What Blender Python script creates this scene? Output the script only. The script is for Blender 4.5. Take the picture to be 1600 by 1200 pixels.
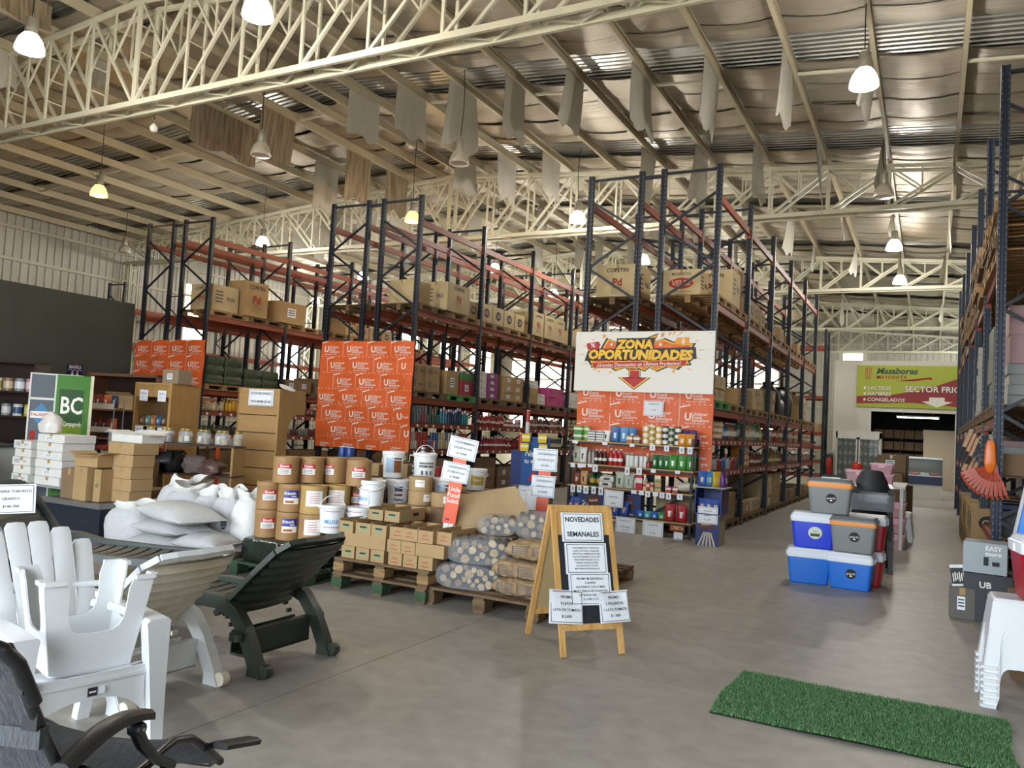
import bpy, math, random
from mathutils import Vector, Matrix, noise as mnoise

sc = bpy.context.scene
col = sc.collection
for _o in list(bpy.data.objects):
    bpy.data.objects.remove(_o, do_unlink=True)
rnd = random.Random(11)
PI = math.pi

# ------------------------------------------------------------------ camera
cam_d = bpy.data.cameras.new('camera')
cam_d.sensor_fit = 'HORIZONTAL'
cam_d.sensor_width = 36.0
cam_d.lens = 36.0 * 1242.77 / 1600.0
cam_d.clip_start = 0.05
cam_d.clip_end = 300
cam = bpy.data.objects.new('camera', cam_d)
col.objects.link(cam)
_p, _r, _w = 0.0537547, 0.05439182, -0.48618234
_A = Matrix(((math.cos(_w), -math.sin(_w), 0), (math.sin(_w), math.cos(_w), 0), (0, 0, 1)))
_B = Matrix(((1, 0, 0), (0, 0, -1), (0, 1, 0)))
_P = Matrix(((1, 0, 0), (0, math.cos(_p), math.sin(_p)), (0, -math.sin(_p), math.cos(_p))))
_Q = Matrix(((math.cos(_r), -math.sin(_r), 0), (math.sin(_r), math.cos(_r), 0), (0, 0, 1)))
_M = _Q @ _P @ _B @ _A
_W = Matrix((_M[0], -_M[1], -_M[2])).transposed().to_4x4()
_W.translation = Vector((0, 0, 1.6))
cam.matrix_world = _W
sc.camera = cam

# ------------------------------------------------------------------ world, sun, gate light, exposure
world = bpy.data.worlds.new('sky')
sc.world = world
world.use_nodes = True
_bg = world.node_tree.nodes['Background']
_bg.inputs['Color'].default_value = (0.80, 0.90, 1.0, 1)
_bg.inputs['Strength'].default_value = 8.3
_sun = bpy.data.lights.new('sun', 'SUN')
_sun.energy = 42.0
_sun.angle = 0.02
_sun.color = (1.0, 0.95, 0.86)
_so = bpy.data.objects.new('sun', _sun)
_so.rotation_euler = Vector((0.45, -0.62, -1.0)).to_track_quat('-Z', 'Y').to_euler()
col.objects.link(_so)
_po = bpy.data.lights.new('gate_portal', 'AREA')
_po.shape = 'RECTANGLE'
_po.size = 11.0
_po.size_y = 5.0
_po.cycles.is_portal = True
_pob = bpy.data.objects.new('gate_portal', _po)
_pob.location = (-4.5, -3.55, 2.5)
_pob.rotation_euler = (PI / 2, 0, 0)
col.objects.link(_pob)
sc.view_settings.view_transform = 'Standard'
sc.view_settings.look = 'None'
sc.view_settings.gamma = 1.0
sc.view_settings.use_curve_mapping = False
sc.view_settings.exposure = 0.5
sc.cycles.use_denoising = True
sc.cycles.max_bounces = 7
sc.cycles.diffuse_bounces = 4
sc.cycles.glossy_bounces = 3
sc.cycles.transmission_bounces = 5
sc.cycles.transparent_max_bounces = 8
sc.cycles.sample_clamp_indirect = 6.0
sc.cycles.caustics_reflective = False
sc.cycles.caustics_refractive = False


# ------------------------------------------------------------------ helpers
def lin(c):
    return tuple((x / 12.92 if x <= 0.04045 else ((x + 0.055) / 1.055) ** 2.4) for x in c)


def rgb(h):
    if isinstance(h, str):
        return lin((int(h[0:2], 16) / 255, int(h[2:4], 16) / 255, int(h[4:6], 16) / 255))
    return h


MATS = {}


def mat(name, c='808080', rough=0.6, metal=0.0, var=0.0, vs=6.0, bump=0.0, bs=40.0, stretch=None, emit=0.0,
        trans=0.0, alpha=1.0, spec=0.5, c2=None, coat=0.0):
    """procedural principled material; var mixes a second tone by noise, bump is fine relief"""
    if name in MATS:
        return MATS[name]
    m = bpy.data.materials.new(name)
    m.use_nodes = True
    nt = m.node_tree
    b = nt.nodes['Principled BSDF']
    col_ = rgb(c)
    b.inputs['Base Color'].default_value = (*col_, 1)
    b.inputs['Roughness'].default_value = rough
    b.inputs['Metallic'].default_value = metal
    b.inputs['Specular IOR Level'].default_value = spec
    if coat:
        b.inputs['Coat Weight'].default_value = coat
    if trans:
        b.inputs['Transmission Weight'].default_value = trans
        b.inputs['IOR'].default_value = 1.3
    if alpha < 1:
        b.inputs['Alpha'].default_value = alpha
    if emit:
        b.inputs['Emission Color'].default_value = (*col_, 1)
        b.inputs['Emission Strength'].default_value = emit
    if var or bump:
        tc = nt.nodes.new('ShaderNodeTexCoord')
        src = tc.outputs['Object']
        if stretch:
            mp = nt.nodes.new('ShaderNodeMapping')
            mp.inputs['Scale'].default_value = stretch
            nt.links.new(src, mp.inputs['Vector'])
            src = mp.outputs['Vector']
    if var:
        n = nt.nodes.new('ShaderNodeTexNoise')
        n.inputs['Scale'].default_value = vs
        n.inputs['Detail'].default_value = 5.0
        n.inputs['Roughness'].default_value = 0.65
        nt.links.new(src, n.inputs['Vector'])
        rp = nt.nodes.new('ShaderNodeValToRGB')
        rp.color_ramp.elements[0].position = 0.3
        rp.color_ramp.elements[1].position = 0.7
        d = rgb(c2) if c2 else tuple(x * (1 - var) for x in col_)
        rp.color_ramp.elements[0].color = (*d, 1)
        rp.color_ramp.elements[1].color = (*[min(1, x * (1 + var * 0.4)) for x in col_], 1)
        nt.links.new(n.outputs['Fac'], rp.inputs['Fac'])
        nt.links.new(rp.outputs['Color'], b.inputs['Base Color'])
    if bump:
        n2 = nt.nodes.new('ShaderNodeTexNoise')
        n2.inputs['Scale'].default_value = bs
        n2.inputs['Detail'].default_value = 3.0
        nt.links.new(src, n2.inputs['Vector'])
        bp = nt.nodes.new('ShaderNodeBump')
        bp.inputs['Strength'].default_value = bump
        bp.inputs['Distance'].default_value = 0.02
        nt.links.new(n2.outputs['Fac'], bp.inputs['Height'])
        nt.links.new(bp.outputs['Normal'], b.inputs['Normal'])
    MATS[name] = m
    return m


def clearfilm(name, c='ffffff', alpha=0.25, rough=0.15):
    """thin clear plastic: mostly see-through with gloss"""
    if name in MATS:
        return MATS[name]
    m = bpy.data.materials.new(name)
    m.use_nodes = True
    nt = m.node_tree
    nt.nodes.clear()
    out = nt.nodes.new('ShaderNodeOutputMaterial')
    mix = nt.nodes.new('ShaderNodeMixShader')
    mix.inputs['Fac'].default_value = alpha
    t = nt.nodes.new('ShaderNodeBsdfTransparent')
    p = nt.nodes.new('ShaderNodeBsdfPrincipled')
    p.inputs['Base Color'].default_value = (*rgb(c), 1)
    p.inputs['Roughness'].default_value = rough
    nt.links.new(t.outputs[0], mix.inputs[1])
    nt.links.new(p.outputs[0], mix.inputs[2])
    nt.links.new(mix.outputs[0], out.inputs['Surface'])
    MATS[name] = m
    return m


class MB:
    """collects shapes into one mesh"""

    def __init__(self):
        self.v = []
        self.f = []
        self.mi = []
        self.m = 0
        self.T = None

    def add(self, vs, fs):
        o = len(self.v)
        if self.T is not None:
            vs = [tuple(self.T @ Vector(p)) for p in vs]
        self.v += vs
        for f in fs:
            self.f.append(tuple(i + o for i in f))
            self.mi.append(self.m)
        return self

    def box(self, x0, x1, y0, y1, z0, z1):
        vs = [(x, y, z) for z in (z0, z1) for y in (y0, y1) for x in (x0, x1)]
        return self.add(vs, [(0, 2, 3, 1), (4, 5, 7, 6), (0, 1, 5, 4), (2, 6, 7, 3), (0, 4, 6, 2), (1, 3, 7, 5)])

    def frus(self, a0, a1, z0, z1, c0=(0, 0), c1=(0, 0)):
        """tapered box: half sizes a0 at z0, a1 at z1"""
        vs = []
        for (ax, ay), z, c in ((a0, z0, c0), (a1, z1, c1)):
            vs += [(c[0] - ax, c[1] - ay, z), (c[0] + ax, c[1] - ay, z), (c[0] + ax, c[1] + ay, z), (c[0] - ax, c[1] + ay, z)]
        return self.add(vs, [(3, 2, 1, 0), (4, 5, 6, 7), (0, 1, 5, 4), (1, 2, 6, 5), (2, 3, 7, 6), (3, 0, 4, 7)])

    def bar(self, p, q, w, h, up=(0, 0, 1)):
        p = Vector(p)
        q = Vector(q)
        d = (q - p).normalized()
        u = Vector(up)
        if abs(d.dot(u)) > 0.98:
            u = Vector((0, 1, 0))
        s = d.cross(u).normalized() * (w / 2)
        t = s.cross(d).normalized() * (h / 2)
        vs = [tuple(a + b) for a in (p, q) for b in (-s - t, s - t, s + t, -s + t)]
        return self.add(vs, [(0, 1, 2, 3), (7, 6, 5, 4), (0, 4, 5, 1), (1, 5, 6, 2), (2, 6, 7, 3), (3, 7, 4, 0)])

    def loft(self, rings, cap=True, closed=True):
        n = len(rings[0])
        vs = [tuple(p) for r in rings for p in r]
        fs = []
        for k in range(len(rings) - 1):
            for i in range(n if closed else n - 1):
                j = (i + 1) % n
                fs.append((k * n + i, k * n + j, (k + 1) * n + j, (k + 1) * n + i))
        if cap and closed:
            fs.append(tuple(range(n - 1, -1, -1)))
            fs.append(tuple((len(rings) - 1) * n + i for i in range(n)))
        return self.add(vs, fs)

    def tube(self, pts, r, n=8, cap=True):
        pts = [Vector(p) for p in pts]
        rings = []
        up = Vector((0.13, 0.21, 0.97)).normalized()
        for i, p in enumerate(pts):
            d = (pts[min(i + 1, len(pts) - 1)] - pts[max(i - 1, 0)]).normalized()
            a = d.cross(up)
            if a.length < 0.05:
                a = d.cross(Vector((1, 0, 0)))
            a.normalize()
            b = d.cross(a)
            up = a.cross(d)
            rr = r[i] if isinstance(r, (list, tuple)) else r
            rings.append([p + a * rr * math.cos(2 * PI * k / n) + b * rr * math.sin(2 * PI * k / n) for k in range(n)])
        return self.loft(rings, cap)

    def lathe(self, prof, n=16, c=(0, 0, 0), cap=True):
        rings = [[(c[0] + r * math.cos(2 * PI * k / n), c[1] + r * math.sin(2 * PI * k / n), c[2] + z) for k in range(n)] for r, z in prof]
        return self.loft(rings, cap)

    def cyl(self, c, r, z0, z1, n=12):
        return self.lathe([(r, z0), (r, z1)], n, c)

    def prism(self, poly, d0, d1, fn=None):
        """poly of (a,b), extruded from d0 to d1 along a third axis; fn maps (a,b,d) to xyz"""
        fn = fn or (lambda a, b, d: (a, d, b))
        n = len(poly)
        vs = [fn(a, b, d0) for a, b in poly] + [fn(a, b, d1) for a, b in poly]
        fs = [tuple(range(n - 1, -1, -1)), tuple(range(n, 2 * n))]
        fs += [(i, (i + 1) % n, n + (i + 1) % n, n + i) for i in range(n)]
        return self.add(vs, fs)

    def grid(self, nu, nv, fn):
        vs = [fn(i / nu, j / nv) for j in range(nv + 1) for i in range(nu + 1)]
        fs = [(j * (nu + 1) + i, j * (nu + 1) + i + 1, (j + 1) * (nu + 1) + i + 1, (j + 1) * (nu + 1) + i) for j in range(nv) for i in range(nu)]
        return self.add(vs, fs)

    def sheet(self, nu, nv, fn, off):
        """thin sheet with two faces, off = thickness vector"""
        o = Vector(off)
        self.grid(nu, nv, fn)
        self.grid(nu, nv, lambda u, v: tuple(Vector(fn(1 - u, v)) + o))
        return self

    def text(self, s, M, size=1.0, bold=0.0, align='CENTER', shear=0.0, fit=None):
        vs, fs, w = text_shape(s, bold, align, shear)
        k = size
        if fit and w * size > fit:
            k = fit / w
        keep = self.T
        self.T = (keep @ M) if keep is not None else M
        self.add([(x * k, y * size, 0) for x, y in vs], fs)
        self.T = keep
        return self

    def mesh(self, name, mats, smooth=False):
        me = bpy.data.meshes.new(name)
        me.from_pydata(self.v, [], self.f)
        for m in (mats if isinstance(mats, (list, tuple)) else [mats]):
            me.materials.append(m)
        if any(self.mi):
            me.polygons.foreach_set('material_index', self.mi)
        if smooth:
            me.polygons.foreach_set('use_smooth', [True] * len(me.polygons))
            if smooth != 'all':
                me.set_sharp_from_angle(angle=math.radians(smooth if smooth is not True else 40))
        me.update()
        return me

    def build(self, name, mats, parent=None, smooth=False, loc=None, rot=None):
        return inst(name, self.mesh(name, mats, smooth), parent, loc, rot)


def inst(name, me, parent=None, loc=None, rot=None, scale=None):
    o = bpy.data.objects.new(name, me)
    col.objects.link(o)
    if parent:
        o.parent = parent
    if loc:
        o.location = loc
    if rot is not None:
        o.rotation_euler = rot if isinstance(rot, (tuple, list)) else (0, 0, rot)
    if scale:
        o.scale = scale
    return o


_TX = {}


def text_shape(s, bold=0.0, align='CENTER', shear=0.0):
    key = (s, bold, align, shear)
    if key in _TX:
        return _TX[key]
    cu = bpy.data.curves.new('t', 'FONT')
    cu.body = s
    cu.align_x = align
    cu.align_y = 'CENTER'
    cu.resolution_u = 2
    cu.offset = bold
    cu.shear = shear
    o = bpy.data.objects.new('t', cu)
    col.objects.link(o)
    me = bpy.data.meshes.new_from_object(o)
    vs = [(v.co.x, v.co.y) for v in me.vertices]
    fs = [tuple(p.vertices) for p in me.polygons]
    bpy.data.objects.remove(o)
    bpy.data.curves.remove(cu)
    bpy.data.meshes.remove(me)
    w = (max(v[0] for v in vs) - min(v[0] for v in vs)) if vs else 0.001
    _TX[key] = (vs, fs, w)
    return _TX[key]


def tag(o, label, cat=None, group=None, kind=None):
    if label:
        o['label'] = label
    if cat:
        o['category'] = cat
    if group:
        o['group'] = group
    if kind:
        o['kind'] = kind
    return o


def thing(name, label, cat, loc=(0, 0, 0), rz=0, group=None):
    o = inst(name, None, None, loc, rz)
    o.empty_display_size = 0.1
    return tag(o, label, cat, group)


def struct(o):
    o['kind'] = 'structure'
    return o


def copy_tree(o, loc=None, rz=None, label=None, group=None, parent=None):
    c = o.copy()
    col.objects.link(c)
    c.parent = parent
    if loc is not None:
        c.location = loc
    if rz is not None:
        c.rotation_euler = (0, 0, rz)
    if label:
        c['label'] = label
    if group:
        c['group'] = group
    for ch in o.children:
        copy_tree(ch, parent=c)
    return c


def face_M(x, y, z, rz=0.0, tilt=0.0, roll=0.0):
    """frame whose local x runs right, local y up and local z towards the viewer (world -y when rz=0)"""
    return Matrix.Translation((x, y, z)) @ Matrix.Rotation(rz, 4, 'Z') @ Matrix.Rotation(PI / 2 - tilt, 4, 'X') @ Matrix.Rotation(roll, 4, 'Z')


INK = mat('black_ink', '22222a', 0.7)
INKG = mat('grey_ink', '55585f', 0.7)
REDINK = mat('red_ink', 'a02018', 0.7)
WHITEINK = mat('white_ink', 'f2efe6', 0.6)
PAPER = mat('white_paper', 'eef1f6', 0.7, var=0.04, vs=3)


def paper(name, M, w, h, lines, parent=None, label=None, cat=None, group=None, border=True, size=None, ink=None, curl=0.0, bold=0.008):
    """a printed sheet: thin paper, framed text as a child"""
    mb = MB()
    mb.T = M

    def P(u, v):
        return ((u - .5) * w, (v - .5) * h, curl * math.sin(u * PI * 1.3 + v * 2) * (0.4 + v))
    mb.sheet(6, 6, P, (0, 0, 0)) if False else None
    mb.grid(6, 6, P)
    mb.T = M @ Matrix.Translation((0, 0, -0.002))
    mb.grid(6, 6, lambda u, v: P(1 - u, v))
    o = mb.build(name, PAPER, parent)
    if label:
        tag(o, label, cat, group)
    t = MB()
    off = 0.003 + abs(curl) * 0.6
    t.T = M @ Matrix.Translation((0, 0, off))
    if border:
        b = 0.9
        s = min(w, h) * 0.008
        X, Y = w * b / 2, h * b / 2
        for a in ((-X, X, -Y - s, -Y + s), (-X, X, Y - s, Y + s), (-X - s, -X + s, -Y, Y), (X - s, X + s, -Y, Y)):
            t.add([(a[0], a[2], 0), (a[1], a[2], 0), (a[1], a[3], 0), (a[0], a[3], 0)], [(0, 1, 2, 3)])
    n = len(lines)
    for i, ln in enumerate(lines):
        if not ln:
            continue
        sz = (size or h * 0.6 / max(n, 1))
        y = h * 0.38 * (1 - 2 * (i + 0.5) / n) * 1.0
        t.text(ln, Matrix.Translation((0, y, 0)), sz, bold, fit=w * 0.82)
    if t.v:
        t.build('lettering', ink or INK, o)
    return o
# ------------------------------------------------------------------ building shell
XR, ZR = -12.95, 9.05          # ridge line x, top-chord height at the ridge
SL = 0.079                     # roof slope
XL, XW = -27.95, 2.05          # left and right wall planes
YF, YB = -3.6, 51.0            # front wall (gate) and rear wall planes
PS = 1.331                     # purlin / truss panel spacing


def zr(x):
    return ZR - SL * abs(x - XR)


def floor_mat():
    m = bpy.data.materials.new('polished_concrete')
    m.use_nodes = True
    nt = m.node_tree
    b = nt.nodes['Principled BSDF']
    tc = nt.nodes.new('ShaderNodeTexCoord')
    n1 = nt.nodes.new('ShaderNodeTexNoise')
    n1.inputs['Scale'].default_value = 0.55
    n1.inputs['Detail'].default_value = 8
    n1.inputs['Roughness'].default_value = 0.6
    mp = nt.nodes.new('ShaderNodeMapping')
    mp.inputs['Scale'].default_value = (1.0, 0.6, 1.0)
    nt.links.new(tc.outputs['Object'], mp.inputs['Vector'])
    nt.links.new(mp.outputs['Vector'], n1.inputs['Vector'])
    r1 = nt.nodes.new('ShaderNodeValToRGB')
    r1.color_ramp.elements[0].position = 0.28
    r1.color_ramp.elements[1].position = 0.72
    r1.color_ramp.elements[0].color = (*rgb('89837a'), 1)
    r1.color_ramp.elements[1].color = (*rgb('aca69c'), 1)
    nt.links.new(n1.outputs['Fac'], r1.inputs['Fac'])
    n2 = nt.nodes.new('ShaderNodeTexNoise')
    n2.inputs['Scale'].default_value = 7.0
    n2.inputs['Detail'].default_value = 6
    nt.links.new(tc.outputs['Object'], n2.inputs['Vector'])
    mx = nt.nodes.new('ShaderNodeMix')
    mx.data_type = 'RGBA'
    mx.blend_type = 'OVERLAY'
    mx.inputs['Factor'].default_value = 0.30
    nt.links.new(r1.outputs['Color'], mx.inputs['A'])
    nt.links.new(n2.outputs['Fac'], mx.inputs['B'])
    nt.links.new(mx.outputs['Result'], b.inputs['Base Color'])
    r2 = nt.nodes.new('ShaderNodeMapRange')
    r2.inputs['To Min'].default_value = 0.32
    r2.inputs['To Max'].default_value = 0.6
    nt.links.new(n1.outputs['Fac'], r2.inputs['Value'])
    nt.links.new(r2.outputs['Result'], b.inputs['Roughness'])
    bp = nt.nodes.new('ShaderNodeBump')
    bp.inputs['Strength'].default_value = 0.08
    bp.inputs['Distance'].default_value = 0.01
    nt.links.new(n2.outputs['Fac'], bp.inputs['Height'])
    nt.links.new(bp.outputs['Normal'], b.inputs['Normal'])
    return m


FLOOR_M = floor_mat()
floor = struct(MB().box(XL - .3, XW + .3, YF, YB + .3, -0.3, -0.006).build('floor', mat('joint_filler', '6f685c', 0.8)))
# slabs with saw-cut joints between them
_xs = [XL, -23.0, -18.4, -13.4, -8.3, -3.24, XW]
_ys = [YF, 0.6, 5.1, 10.2, 15.3, 20.4, 25.5, 30.6, 35.7, 40.8, 45.9, YB]
for i in range(len(_xs) - 1):
    for j in range(len(_ys) - 1):
        g = 0.003
        MB().box(_xs[i] + g, _xs[i + 1] - g, _ys[j] + g, _ys[j + 1] - g, -0.2, 0).build('slab', FLOOR_M, floor)
yard = struct(MB().box(-45, 25, -60, YF - .02, -0.3, -0.02).build('ground_yard', mat('yard_concrete', 'b3aa9a', 0.85, var=.2, vs=1.5)))

# corrugated cladding
CLAD = mat('galvanised_cladding', 'b5b1a6', 0.55, metal=0.25, var=.18, vs=1.2, stretch=(1, 1, .25))


def clad(L, H0, H1, pitch=0.29, d=0.035):
    """ribbed sheet in its own plane: list of (s, depth) across length L"""
    out = []
    n = int(L / pitch)
    for i in range(n):
        s = i * pitch
        out += [(s, 0), (s + pitch * .62, 0), (s + pitch * .70, d), (s + pitch * .92, d)]
    out.append((L, 0))
    return out


def clad_wall(name, fn, L, top, z0=0.0):
    pr = clad(L, 0, 0)
    mb = MB()
    vs = []
    for s, d in pr:
        vs += [fn(s, d, z0), fn(s, d, top(s))]
    mb.add(vs, [(2 * i, 2 * i + 2, 2 * i + 3, 2 * i + 1) for i in range(len(pr) - 1)])
    # outer skin
    vs = [fn(0, -.05, z0), fn(L, -.05, z0), fn(L, -.05, top(L)), fn(0, -.05, top(0))]
    return struct(mb.build(name, CLAD))


LW = YB - YF
WIN_L = [(12.1, 12.7), (23.0, 24.2), (28.6, 30.0), (33.0, 35.0), (38.0, 40.2), (42.8, 45.0), (46.6, 49.4)]   # translucent sheets in the left wall (y ranges)


def seg_wall(name, plane):
    pass


# left wall is built in panels between translucent daylight sheets
ys = [YF]
for a, b in WIN_L:
    ys += [a, b]
ys.append(YB)
wall_left = None
for k in range(0, len(ys), 2):
    y0, y1 = ys[k], ys[k + 1]
    w_ = clad_wall('wall_left' if k == 0 else 'cladding_panel', lambda s, d, z, y0=y0: (XL + d, y0 + s, z), y1 - y0, lambda s: zr(XL) + .35)
    if k == 0:
        wall_left = w_
    else:
        w_.parent = wall_left
        del w_['kind']


def translucent(name, c, k=0.9):
    if name in MATS:
        return MATS[name]
    m = bpy.data.materials.new(name)
    m.use_nodes = True
    nt = m.node_tree
    nt.nodes.clear()
    out = nt.nodes.new('ShaderNodeOutputMaterial')
    t = nt.nodes.new('ShaderNodeBsdfTranslucent')
    t.inputs['Color'].default_value = (*[x * k for x in rgb(c)], 1)
    d = nt.nodes.new('ShaderNodeBsdfDiffuse')
    d.inputs['Color'].default_value = (*rgb(c), 1)
    mx = nt.nodes.new('ShaderNodeMixShader')
    mx.inputs['Fac'].default_value = 0.2
    nt.links.new(t.outputs[0], mx.inputs[1])
    nt.links.new(d.outputs[0], mx.inputs[2])
    nt.links.new(mx.outputs[0], out.inputs['Surface'])
    MATS[name] = m
    return m


FIBER = translucent('translucent_fibreglass', 'f0e4c4', .5)
FIBERC = translucent('clear_fibreglass', 'fbf8ee', .95)
for i, (a, b) in enumerate(WIN_L):
    pr = clad(b - a, 0, 0, 0.145)
    mb = MB()
    z0, z1 = (2.2, 6.9) if i else (4.2, 4.25)
    vs = []
    for s, d in pr:
        vs += [(XL + d, a + s, z0), (XL + d, a + s, z1)]
    mb.add(vs, [(2 * q, 2 * q + 2, 2 * q + 3, 2 * q + 1) for q in range(len(pr) - 1)])
    mb.build('daylight_sheet', FIBERC if i in (2, 4) else FIBER, wall_left)
    MB().box(XL, XL + .03, a, b, 0, z0).box(XL, XL + .03, a, b, z1, zr(XL) + .35).build('cladding_panel', CLAD, wall_left)
STEEL = mat('cream_painted_steel', 'cfcbb6', 0.5, var=.10, vs=2.0)
for z in (1.2, 2.6, 4.0, 5.2, 6.4, 7.5):
    MB().box(XL + .04, XL + .11, YF, YB, z - .05, z + .05).build('girt', mat('girt_steel', 'b9b4a4', .55, metal=.2), wall_left)

# right wall and rear wall
ADDED_SHEETS_R = [(34.5, 39.0), (41.2, 50.0)]  # unseen translucent sheets, added to brighten the rear wall
wall_right = None
ys = [YF]
for a, b in ADDED_SHEETS_R:
    ys += [a, b]
ys.append(YB)
for k in range(0, len(ys), 2):
    w_ = clad_wall('wall_right' if k == 0 else 'cladding_panel', lambda s, d, z, y0=ys[k]: (XW - d, y0 + s, z), ys[k + 1] - ys[k], lambda s: zr(XW) + .35)
    if k == 0:
        wall_right = w_
    else:
        w_.parent = wall_right
        del w_['kind']
for a, b in ADDED_SHEETS_R:
    MB().box(XW - .02, XW, a, b, 4.9, 7.4).build('daylight_sheet', FIBERC, wall_right)  # added out of view to let light onto the rear wall
    MB().box(XW - .03, XW, a, b, 0, 4.9).box(XW - .03, XW, a, b, 7.4, zr(XW) + .35).build('cladding_panel', CLAD, wall_right)
WBW = XW - XL
wb_top = lambda s: zr(XL + s) + .3
WIN_B = [(-27.0, -22.5), (-21.5, -17.4), (-16.9, -13.0), (-12.6, -8.4), (-4.7, -3.64)]
xs = [XL]
for a, b in WIN_B:
    xs += [a, b]
xs.append(XW)
wall_back = None
for k in range(0, len(xs), 2):
    x0, x1 = xs[k], xs[k + 1]
    parts = [(x0, min(x1, XR)), (XR, x1)] if x0 < XR < x1 else [(x0, x1)]
    for (a, b) in parts:
        w_ = clad_wall('wall_back' if wall_back is None else 'cladding_panel', lambda s, d, z, a=a: (a + s, YB - d, z), b - a, lambda s, a=a: zr(a + s) + .3)
        if wall_back is None:
            wall_back = w_
        else:
            w_.parent = wall_back
            del w_['kind']
for i, (a, b) in enumerate(WIN_B):
    z0, z1 = (1.6, 6.6) if i < 4 else (6.64, 7.02)
    pr = clad(b - a, 0, 0, 0.145)
    mb = MB()
    vs = []
    for s, d in pr:
        vs += [(a + s, YB - d, z0), (a + s, YB - d, z1)]
    mb.add(vs, [(2 * q, 2 * q + 2, 2 * q + 3, 2 * q + 1) for q in range(len(pr) - 1)])
    mb.build('daylight_sheet', FIBERC if i == 4 else FIBER, wall_back)
    MB().box(a, b, YB - .03, YB, 0, z0).box(a, b, YB - .03, YB, z1, zr(a) + .3).build('cladding_panel', CLAD, wall_back)
for z in (1.2, 2.5, 3.8, 5.1, 6.4, 7.6):
    MB().box(XL, XW, YB - .12, YB - .05, z - .05, z + .05).build('girt', mat('girt_steel'), wall_back)

# front wall with the open gate behind the camera
GX0, GX1, GZ = -10.0, 1.0, 5.0
mb = MB()
mb.box(XL, GX0, YF - .15, YF, 0, 7.9).box(GX1, XW, YF - .15, YF, 0, 7.9).box(GX0, GX1, YF - .15, YF, GZ, 7.9)
mb.prism([(XL, 7.9), (XW, 7.9), (XW, zr(XW) + .3), (XR, ZR + .3), (XL, zr(XL) + .3)], YF - .15, YF)
wall_front = struct(mb.build('wall_front', mat('plaster_front', 'c9c4b8', .8)))

# ------------------------------------------------------------------ roof: sheeting, insulation, purlins
SHEET = mat('roof_sheet_metal', 'a8a69f', 0.35, metal=0.75, var=.2, vs=1.0)
mb = MB()
for s in (-1, 1):
    n = int((YB + .3 - YF) / 0.16)
    prof = []
    for i in range(n):
        y = YF - .15 + i * .16
        prof += [(y, .0), (y + .09, .0), (y + .105, .028), (y + .145, .028)]
    vs = []
    for y, d in prof:
        for x in (XR, XR + s * 15.05):
            vs.append((x, y, zr(x) + .33 + d))
    mb.add(vs, [(2 * i, 2 * i + 1, 2 * i + 3, 2 * i + 2) for i in range(len(prof) - 1)])
ceiling = struct(mb.build('ceiling', SHEET))
# weather skin closing the roof
PURL = mat('purlin_steel', 'b9ae93', 0.5, var=.15, vs=1.5, stretch=(1, .3, 1))
PX = sorted([XR + .42 + 0] + [XR + PS * k for k in range(1, 12)] + [XR - .42] + [XR - PS * k for k in range(1, 12)])
for x in PX:
    z = zr(x)
    mb = MB()
    s = 1 if x > XR else -1
    prof = [(-.035, 0), (.035, 0), (.035, .03), (.03, .03), (.03, .005), (-.03, .005), (-.03, .195), (.03, .195), (.03, .17), (.035, .17), (.035, .2), (-.035, .2)]
    mb.prism([(x + a * s, z + b) for a, b in prof], YF, YB)
    mb.build('purlin', PURL, ceiling)
# sag rods / bridging between purlins
for yb in (6.4, 14.75, 23.6, 33.0, 42.0):
    for i in range(len(PX) - 1):
        if (i * 7 + int(yb)) % 2 == 0:
            x0, x1 = PX[i], PX[i + 1]
            MB().bar((x0, yb, zr(x0) + .06), (x1, yb, zr(x1) + .06), .05, .05).build('bridging_bar', STEEL, ceiling)


def foil_mat():
    m = bpy.data.materials.new('foil_insulation')
    m.use_nodes = True
    nt = m.node_tree
    b = nt.nodes['Principled BSDF']
    b.inputs['Metallic'].default_value = 0.55
    b.inputs['Roughness'].default_value = 0.42
    tc = nt.nodes.new('ShaderNodeTexCoord')
    mp = nt.nodes.new('ShaderNodeMapping')
    mp.inputs['Scale'].default_value = (0.35, 11.0, 1.0)
    nt.links.new(tc.outputs['Object'], mp.inputs['Vector'])
    n = nt.nodes.new('ShaderNodeTexNoise')
    n.inputs['Scale'].default_value = 3.0
    n.inputs['Detail'].default_value = 6
    n.inputs['Roughness'].default_value = .7
    nt.links.new(mp.outputs['Vector'], n.inputs['Vector'])
    n2 = nt.nodes.new('ShaderNodeTexNoise')
    n2.inputs['Scale'].default_value = 0.35
    n2.inputs['Detail'].default_value = 3
    nt.links.new(tc.outputs['Object'], n2.inputs['Vector'])
    r = nt.nodes.new('ShaderNodeValToRGB')
    r.color_ramp.elements[0].position = .3
    r.color_ramp.elements[1].position = .7
    r.color_ramp.elements[0].color = (*rgb('b5a68d'), 1)
    r.color_ramp.elements[1].color = (*rgb('e0d8c8'), 1)
    nt.links.new(n2.outputs['Fac'], r.inputs['Fac'])
    mx = nt.nodes.new('ShaderNodeMix')
    mx.data_type = 'RGBA'
    mx.blend_type = 'MULTIPLY'
    mx.inputs['Factor'].default_value = .5
    nt.links.new(r.outputs['Color'], mx.inputs['A'])
    nt.links.new(n.outputs['Fac'], mx.inputs['B'])
    nt.links.new(mx.outputs['Result'], b.inputs['Base Color'])
    bp = nt.nodes.new('ShaderNodeBump')
    bp.inputs['Strength'].default_value = .8
    bp.inputs['Distance'].default_value = .03
    nt.links.new(n.outputs['Fac'], bp.inputs['Height'])
    nt.links.new(bp.outputs['Normal'], b.inputs['Normal'])
    return m


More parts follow.
